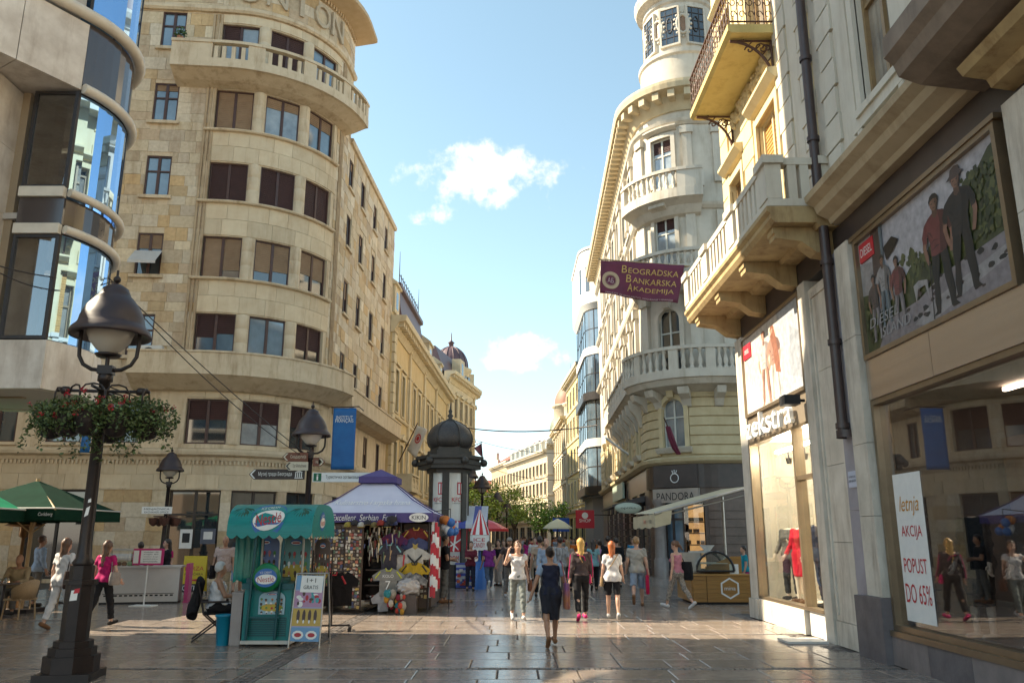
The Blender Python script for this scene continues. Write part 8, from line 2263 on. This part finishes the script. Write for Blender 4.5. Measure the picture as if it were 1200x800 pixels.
# people
navy=cl((.022,.024,.045));black=cl((.016,.015,.017));white=cl((.62,.6,.6));greyt=cl((.36,.34,.3));denim=cl((.08,.1,.14),(.05,.065,.1));ldenim=cl((.24,.29,.36),(.17,.21,.28));pinkc=cl((.5,.2,.25));fuch=cl((.42,.015,.12));purp=cl((.2,.03,.2));khaki=cl((.35,.27,.17));lblue=cl((.3,.38,.5));char=cl((.07,.05,.05));shoe_w=cl((.55,.53,.52));shoe_b=cl((.03,.025,.022));shoe_t=cl((.2,.1,.05));shoe_p=cl((.55,.03,.15));patt=M('black_white_print_cloth',(.03,.025,.025),(.42,.36,.3),.8,38,bump=.2);plaid=M('pale_plaid_cloth',(.48,.38,.33),(.34,.24,.22),.85,30,bump=.2);stripe=M('grey_white_striped_cloth',(.45,.44,.43),(.12,.11,.12),.8,26,stretch=(1,1,.05));robe=cl((.14,.05,.025));orange=cl((.55,.13,.02));greyd=cl((.14,.13,.12));must=cl((.33,.17,.04))
walkA=dict(legL=(20,4),legR=(-20,22),armL=(-16,9,14,0),armR=(18,9,20,0))
walkB=dict(legL=(-18,26),legR=(18,3),armL=(16,9,20,0),armR=(-15,9,14,0))
stand=dict(legL=(2,2),legR=(-3,5),armL=(4,8,14,0),armR=(2,8,18,0))
def at_g(u,v):
 a,b,p=(u-600)/946,(400-v)/946,R(13.55);t=-1.8/(math.sin(p)+b*math.cos(p))
 return Vector((a*t,t*(math.cos(p)-b*math.sin(p)),0))
w1=person('woman in dark navy short-sleeved top and skirt walking away in the middle of the street',at_g(646,757),6,Skel(1.62,'f',(-16,24),(20,4),(-14,22,8,0),(14,20,35,0),2,bulk=1.06),1,top=(navy,.0,-.02,.5),dress=(cl((.03,.03,.04)),.46,.98),shoes=shoe_t,hair=('bun',hairs['dark']),res=.013)
slv=w1;k_=1.62/1.75
def fsl(X,Y,Z):
 sk=SK1;return np.maximum(sk.arms((X,Y,Z),.014,.3),-(np.abs(X)-.1))
SK1=Skel(1.62,'f',(-16,24),(20,4),(-14,22,8,0),(14,20,35,0),2,bulk=1.06)
lo,hi=SK1.bounds();lo[2]=1.05;pts,F=surfnet(fsl,lo,hi,.013);inst('sleeves',mesh_np('sleeves',pts,F,lblue),w1)
bag('purple and orange tote bag on the shoulder of the woman in navy',w1,(.27,.0,1.02),.34,.42,.1,M('purple_orange_bag',(.14,.04,.2),(.5,.18,.02),.6,3),[(.25,-.1,1.0),(.19,-.05,1.36),(.17,.02,1.4),(.25,.12,1.0)])
w2=person('woman in white top facing the camera with one hand raised to her hair',at_g(607,727),184,Skel(1.68,'f',(20,5),(-14,16),(-6,8,22,0),(52,28,118,20),0),0,top=(white,.16,-.04,.47),bottom=('pants',M('faded_jeans',(.2,.22,.2),(.08,.09,.09),.8,9),.93,.0),shoes=shoe_w,hair=('long',hairs['brown']),res=.014,face_parts=True)
bag('brown handbag at the side of the woman in white top',w2,(-.27,-.02,.86),.26,.24,.1,cl((.12,.05,.03)),[(-.26,-.06,.86),(-.16,-.02,1.38),(-.26,.06,.86)])
w3=person('woman with long blond hair in dark jacket and pink trainers',at_g(682,727),4,Skel(1.72,'f',(-12,14),(14,3),(-10,9,18,0),(8,8,20,0),0,bulk=1.04),0,top=(char,.95,.02,.49,.022),bottom=('pants',black,.93,.012),shoes=shoe_p,hair=('long',hairs['blond']),res=.014)
for sx in(-1,1):
 a=(Skel(1.72,'f',(-12,14),(14,3),(-10,9,18,0),(8,8,20,0),0,bulk=1.04).aL if sx<0 else Skel(1.72,'f',(-12,14),(14,3),(-10,9,18,0),(8,8,20,0),0,bulk=1.04).aR)
 MB().tube([Vector(a[0])+Vector((sx*.062,-.01,.0)),Vector(a[1])+Vector((sx*.058,-.01,0)),Vector(a[2])+Vector((sx*.045,0,0))],.012,5).build('sleeve_stripe',shoe_p,w3,world=False)
bag('small pink shoulder bag of the blond woman',w3,(.2,.1,.98),.2,.2,.07,shoe_p,[(.2,.1,.98),(.05,-.16,1.36),(-.1,-.12,1.4)])
w4=person('woman with long copper red hair in loose white T-shirt and black shorts',at_g(719,725),356,Skel(1.65,'f',(10,3),(-10,12),(-6,10,16,0),(6,10,20,0),0),0,top=(white,.32,-.1,.5,.034),bottom=('shorts',black,.47,.014),shoes=shoe_w,hair=('long',hairs['red']),res=.014)
bag('tan crossbody bag of the red haired woman',w4,(-.24,.02,.9),.22,.2,.07,cl((.3,.2,.1)),[(-.22,.02,.9),(0,-.17,1.2),(.14,-.1,1.42)],'crossbody_bag')
w5=person('man in grey T-shirt and faded denim shorts walking away',at_g(748,710),352,Skel(1.8,'m',(-22,34),(16,3),(10,10,18,0),(-8,9,16,0),0),0,top=(greyt,.3,-.08,.5,.026),bottom=('shorts',ldenim,.55,.03),shoes=shoe_t,hair=('short',hairs['sand']),res=.015)
bag('crimson carrier bag in the hand of the man in denim shorts',w5,(.26,-.1,.8),.3,.48,.1,cl((.45,.01,.06)),[(.26,-.16,.8),(.26,-.1,.95),(.26,-.04,.8)],'carrier_bag')
w6=person('woman in pink tank top and black patterned leggings with backpack',at_g(795,713),40,Skel(1.68,'f',(22,4),(-20,18),(-8,12,12,0),(-6,12,30,0),0,head=(20,20)),0,top=(pinkc,0,-.0,.47),bottom=('pants',patt,.88,.0),shoes=shoe_w,hair=('pony',hairs['brown']),res=.014)
bag('black backpack hanging from the shoulder of the woman in pink tank top',w6,(.24,-.12,1.16),.34,.46,.18,black,[(.2,-.1,1.14),(.16,.0,1.4),(.22,.04,1.1)],'backpack',20)
person('man in black T-shirt and grey trousers standing at the stall corner',at_g(521,706),-80,Skel(1.83,'m',(3,4),(-4,4),(10,10,70,40),(12,10,80,40),-2,head=(0,5)),1,top=(black,.3,-.08,.5,.022),bottom=('pants',greyd,.94,.026),shoes=shoe_t,hair=('short',hairs['dark']),res=.016)
person('woman in purple T-shirt and dark jeans stepping past the candy drum',at_g(573,692),12,Skel(1.66,'f',(-26,40),(22,4),(8,10,15,0),(-12,10,15,0),3),0,top=(purp,.28,-.06,.5,.022),bottom=('pants',denim,.94,.008),shoes=shoe_w,hair=('mid',hairs['brown']),res=.018)
person('grey haired man in dark shirt and patterned trousers reaching out a hand',at_g(597,699),185,Skel(1.74,'m',(4,4),(-4,6),(20,16,18,0),(16,26,8,0),0),1,top=(char,.3,-.06,.5,.024),bottom=('pants',M('grey_camouflage_cloth',(.2,.18,.16),(.1,.09,.09),.85,14),.94,.02),shoes=shoe_w,hair=('cap',cl((.3,.26,.22))),res=.018,face_parts=True)
person('woman in black top and long beige skirt beside the striped table',at_g(584,686),150,Skel(1.66,'f',**stand),0,top=(black,0,.02,.47),dress=(cl((.38,.32,.28)),.8,1.0),shoes=shoe_b,hair=('mid',hairs['dark']),res=.02)
person('woman in long black dress behind the couple holding hands',at_g(590,684),170,Skel(1.64,'f',**stand),0,top=(black,0,.0,.47),dress=(black,.75,.95),shoes=shoe_b,hair=('mid',hairs['brown']),res=.022)
person('vendor in dark red shirt behind the striped table',at_g(551,692),190,Skel(1.62,'f',(2,3),(-3,4),(35,6,55,20),(35,6,55,20),10),0,top=(cl((.13,.02,.035)),.5,-.05,.5,.022),bottom=('pants',navy,.94,.015),shoes=shoe_b,hair=('short',hairs['dark']),res=.02)
p65=person('woman in white T-shirt and white trousers walking with a dark handbag',at_g(66,737),-14,Skel(1.72,'f',(-10,14),(12,3),(-4,9,12,0),(2,10,24,0),0,bulk=1.04),0,top=(white,.3,-.12,.5,.024),bottom=('pants',white,.93,.006),shoes=shoe_t,hair=('long',hairs['brown']),res=.015)
bag('dark leather handbag on the shoulder of the woman in white',p65,(.23,-.06,1.12),.3,.34,.12,cl((.05,.03,.025)),[(.2,-.12,1.1),(.15,-.03,1.43),(.2,.08,1.1)])
p115=person('woman in fuchsia T-shirt and black trousers beside the lamp post',at_g(116,734),-10,Skel(1.7,'f',(-16,20),(16,3),(-8,9,12,0),(4,16,40,20),0),0,top=(fuch,.3,-.03,.5,.02),bottom=('pants',black,.94,.014),shoes=shoe_b,hair=('long',hairs['brown']),res=.015)
bag('grey shoulder bag of the woman in fuchsia',p115,(.24,.0,1.08),.3,.26,.12,cl((.28,.24,.22)),[(.22,-.1,1.06),(.15,-.03,1.42),(.22,.1,1.06)])
person('customer in brown robe and mustard shawl bending over the ice cream counter',at_g(157,706),10,Skel(1.64,'f',(3,3),(-2,5),(30,8,60,20),(30,8,60,20),12,bulk=1.15),1,top=(must,.9,-.05,.5,.03),dress=(robe,.82,1.05),shoes=shoe_b,hair=('short',hairs['dark']),res=.02)
person('dark haired woman all in black with white blouse at the pink counter end',at_g(190,704),120,Skel(1.7,'f',(3,3),(-4,6),(40,10,90,30),(8,8,20,0),0),0,top=(cl((.02,.018,.022)),.95,-.1,.5,.024),bottom=('pants',black,.95,.02),shoes=shoe_b,hair=('mid',hairs['dark']),res=.018,face_parts=True)
person('ice cream seller in pink cap behind the white counter',(-10.2,24.6,0),175,Skel(1.66,'f',**stand),0,top=(fuch,.3,-.06,.5),bottom=('pants',black,.94,.01),shoes=shoe_b,hair=('cap',cl((.4,.02,.14))),res=.02,face_parts=True)
person('man in light blue shirt standing behind the cafe tables',(-12.6,22.3,0),-40,Skel(1.8,'m',**stand),1,top=(lblue,.9,-.08,.5,.024),bottom=('pants',greyd,.94,.02),shoes=shoe_b,hair=('short',hairs['brown']),res=.022)
sit=dict(seat=True,legL=(84,86),legR=(82,84))
def seated(lb,x,y,rz,H,sex,skin,top,bot,hair,**k):
 sk=Skel(H,sex,armL=k.pop('armL',(30,10,55,25)),armR=k.pop('armR',(30,10,55,25)),lean=k.pop('lean',4),bulk=k.pop('bulk',1.08),**sit)
 dz=k.pop('zseat',.46)-(sk.hip[2]-.1*sk.k)
 c,s=math.cos(R(rz)),math.sin(R(rz));o=sk.hip
 return person(lb,(x-(o[0]*c-o[1]*s),y-(o[0]*s+o[1]*c),max(dz,0)),rz,sk,skin,top=top,bottom=bot,shoes=shoe_b,hair=hair,res=.02,**k)
seated('bald cafe guest in beige jacket leaning over the near table',-11.85,20.25,185,1.76,'m',1,(khaki,.9,-.02,.5,.03),('pants',greyd,.95,.02),None,lean=16,head=None)if False else seated('bald cafe guest in beige jacket leaning over the near table',-11.85,20.25,185,1.76,'m',1,(khaki,.9,-.02,.5,.03),('pants',greyd,.95,.02),None,lean=14)
seated('dark haired cafe guest in profile across from the bald man',-12.5,19.9,-120,1.66,'f',1,(cl((.2,.15,.1)),.9,-.02,.5,.024),('pants',black,.95,.01),('mid',hairs['dark']))
seated('cafe guest in pale yellow T-shirt at the left edge',-13.15,20.2,-20,1.74,'m',1,(cl((.45,.36,.16)),.3,-.02,.5,.024),('pants',black,.95,.02),('short',hairs['dark']))
v1=seated('grey haired vendor in white tank top sitting beside the ice cream cart',-5.36,15.34,-66,1.66,'f',1,(white,0,-.02,.47),('pants',black,.6,.02),('short',hairs['white']),bulk=1.2,armL=(22,14,60,10),armR=(24,14,62,10),lean=2)
j=thing('black_jacket','black jacket draped over the back of the folding chair','jacket',(-5.64,15.24,0),R(-70))
pts,F=surfnet(lambda X,Y,Z:np.maximum(cap((X,Y,Z),(0,0,.98),(.03,-.1,.45),.1,.13,1.4),.42+.09*np.sin(X*17+Y*12)-Z)+.022*np.sin(X*31+Z*5+2*np.sin(Z*11))+.012*np.sin(Y*40),(-.3,-.2,.15),(.3,.2,1.15),.025);inst('fabric',mesh_np('fabric',pts,F,black),j)
m1=person('bald man in pale plaid shirt standing behind the seated vendor',at_g(259,707),185,Skel(1.78,'m',(3,3),(-3,5),(6,9,14,0),(2,9,14,0),0,bulk=1.15,head=(0,14)),1,top=(plaid,.34,-.1,.5,.03),bottom=('pants',khaki,.94,.02),shoes=shoe_b,hair=None,res=.017,face_parts=True)
bag('black bag with wide strap worn by the man in plaid shirt',m1,(.3,-.02,1.02),.36,.36,.14,black,[(.27,-.08,1.0),(.2,-.1,1.36),(.16,.02,1.5),(.24,.12,1.0)])
person('person in bright orange T-shirt behind the teal curtain',at_g(276,699),20,Skel(1.72,'m',**walkB),1,top=(orange,.34,-.1,.5,.026),bottom=('shorts',ldenim,.5,.03),shoes=shoe_t,hair=('short',hairs['dark']),res=.02)
person('boy in turquoise shirt and pink shorts behind the oak kiosk',at_g(871,700)+Vector((.1,0,0)),90,Skel(1.5,'m',**stand),0,top=(cl((.02,.28,.36)),.3,-.06,.5,.02),bottom=('shorts',cl((.4,.03,.2)),.5,.02),shoes=shoe_w,hair=('short',hairs['dark']),res=.022)
mid=[(633,700,1.82,'m',0,cl((.4,.31,.24)),.3,black,('short',hairs['dark']),'man in beige T-shirt in the middle of the far crowd'),(641,703,1.76,'m',178,lblue,.9,greyd,None,'bald man in light blue shirt facing the camera in the crowd'),(657,697,1.8,'m',3,stripe,.5,greyd,('short',hairs['dark']),'man in grey and white striped shirt in the crowd'),(627,680,1.78,'m',180,white,.5,cl((.25,.18,.12)),('short',hairs['dark']),'man in white shirt and brown trousers looking down on the clear paving'),(666,692,1.7,'f',0,cl((.3,.24,.2)),.4,black,('long',hairs['sand']),'woman with long sandy hair between striped shirt and blond woman'),(696,692,1.7,'f',0,cl((.2,.36,.38)),.3,black,('long',hairs['dark']),'woman with long dark hair and pale turquoise top'),(704,690,1.68,'f',0,cl((.42,.22,.4)),.3,denim,('bun',hairs['dark']),'woman in pale pink and lilac top with white bag'),(714,690,1.82,'m',3,black,.9,black,('short',hairs['dark']),'tall man in black jacket above the red haired woman'),(724,688,1.76,'m',-8,black,.9,greyd,('short',hairs['dark']),'second man in black jacket beside the tall one'),(743,676,1.72,'m',170,cl((.03,.2,.36)),.3,black,('short',hairs['dark']),'man in bright blue shirt by the bank doorway'),(618,668,1.66,'f',0,cl((.45,.03,.2)),.2,black,('mid',hairs['dark']),'woman in hot pink top far up the left side')]
for u,v,H,sx,rz,tm,sl,bm_,hr,lb in mid:
 person(lb,at_g(u,v),rz,Skel(H,sx,**(walkA if len(lb)%2 else walkB)),0 if len(lb)%3 else 1,top=(tm,sl,-.08,.5,.024),bottom=('pants',bm_,.94,.018),shoes=shoe_b,hair=hr,res=.024)
protos=[]
for H,sx,wk,hr in((1.8,'m',walkA,('short',hairs['dark'])),(1.68,'f',walkB,('long',hairs['dark'])),(1.74,'m',walkB,('short',hairs['brown'])),(1.64,'f',walkA,('mid',hairs['brown'])),(1.7,'f',stand,('bun',hairs['dark']))):
 protos.append(person('x',(0,0,0),0,Skel(H,sx,**wk),0,top=(greyt,.35,-.08,.5,.026),bottom=('pants',denim,.94,.02),shoes=shoe_b,hair=hr,res=.03))
tops=[(white,'white'),(black,'black'),(navy,'navy'),(fuch,'fuchsia'),(lblue,'light blue'),(khaki,'beige'),(greyt,'grey'),(cl((.3,.04,.04)),'red'),(purp,'purple'),(must,'mustard'),(cl((.05,.16,.1)),'green'),(orange,'orange'),(pinkc,'pink')]
bots=[(denim,'jeans'),(black,'black trousers'),(khaki,'beige trousers'),(greyd,'grey trousers'),(white,'white trousers')]
rg=random.Random(33);seen=set();used=[False]*5
for i in range(46):
 u=rg.choice([rg.uniform(600,640),rg.uniform(640,745),rg.uniform(640,745),rg.uniform(690,740)]);y=rg.uniform(42,100)if u>640 else rg.uniform(52,110)
 x=(u-600)/946*y*1.0;x=min(x,5.0)
 k=i%5;(tm,tn),(bm_,bn)=tops[(i*5+k)%13],bots[(i*3+i//13)%5]
 sex_='man' if k in(0,2)else 'woman';hn=['short dark hair','long dark hair','short brown hair','brown bob','dark hair tied up'][k]
 lb='%s in %s top and %s with %s in the far crowd'%(sex_,tn,bn,hn)
 n_=0
 while lb in seen:
  n_+=1;(tm,tn)=tops[(i*5+k+n_)%13];lb='%s in %s top and %s with %s in the far crowd'%(sex_,tn,bn,hn)
 seen.add(lb)
 t=protos[k]if not used[k]else copy_thing(protos[k],(0,0,0),0);used[k]=True
 t.location=(x,y,0);t.rotation_euler=(0,0,R(rg.choice([0,0,180,180,20,160,-30])));t['label']=lb;t['group']='people in the far crowd'
 for c in t.children:
  if c.name.startswith('top')and len(c.material_slots):c.material_slots[0].link='OBJECT';c.material_slots[0].material=tm
  if c.name.startswith('trousers')and len(c.material_slots):c.material_slots[0].link='OBJECT';c.material_slots[0].material=bm_
# mannequins in the shop windows
mq=M('pale_mannequin',(.6,.5,.4),(.55,.45,.36),.4,3)
redc=cl((.5,.012,.03));tweed=M('dark_tweed',(.05,.045,.04),(.11,.1,.09),.9,60)
person('headless mannequin in red coat in the zekstra window',(6.05,17.5,.46),115,Skel(1.78,'f',(0,0),(4,6),(10,8,20,0),(10,10,25,0)),top=(redc,.95,-.1,.52,.03),dress=(redc,.42,1.0),shoes=shoe_t,res=.02,headless=True,body_mat=mq,cat='mannequin',name='mannequin')
person('headless mannequin in dark tweed jacket beside the red coat',(6.12,18.35,.46),130,Skel(1.78,'f',(0,0),(4,6),(20,10,80,0),(10,10,25,0)),top=(tweed,.95,-.1,.52,.026),bottom=('pants',black,.95,.014),shoes=shoe_b,res=.02,headless=True,body_mat=mq,cat='mannequin',name='mannequin')
person('headless mannequin in navy suit behind the narrow door pane',(6.0,16.2,.46),100,Skel(1.84,'m',**stand),top=(navy,.95,-.12,.52,.03),bottom=('pants',navy,.95,.02),shoes=shoe_b,res=.02,headless=True,body_mat=mq,cat='mannequin',name='mannequin')
person('headless mannequin in long black coat nearest to the sale sticker',(6.2,11.15,.5),110,Skel(1.84,'f',(0,0),(4,6),(6,10,12,0),(6,10,12,0)),top=(black,.95,-.1,.53,.04),dress=(black,.55,1.1),res=.02,headless=True,body_mat=mq,cat='mannequin',name='mannequin')
person('headless mannequin in dark jacket and skirt deeper in the sale window',(6.2,9.9,.5),100,Skel(1.84,'f',(0,0),(4,6),(6,10,12,0),(6,10,12,0)),top=(tweed,.95,-.1,.53,.04),dress=(black,.5,1.1),res=.02,headless=True,body_mat=mq,cat='mannequin',name='mannequin')
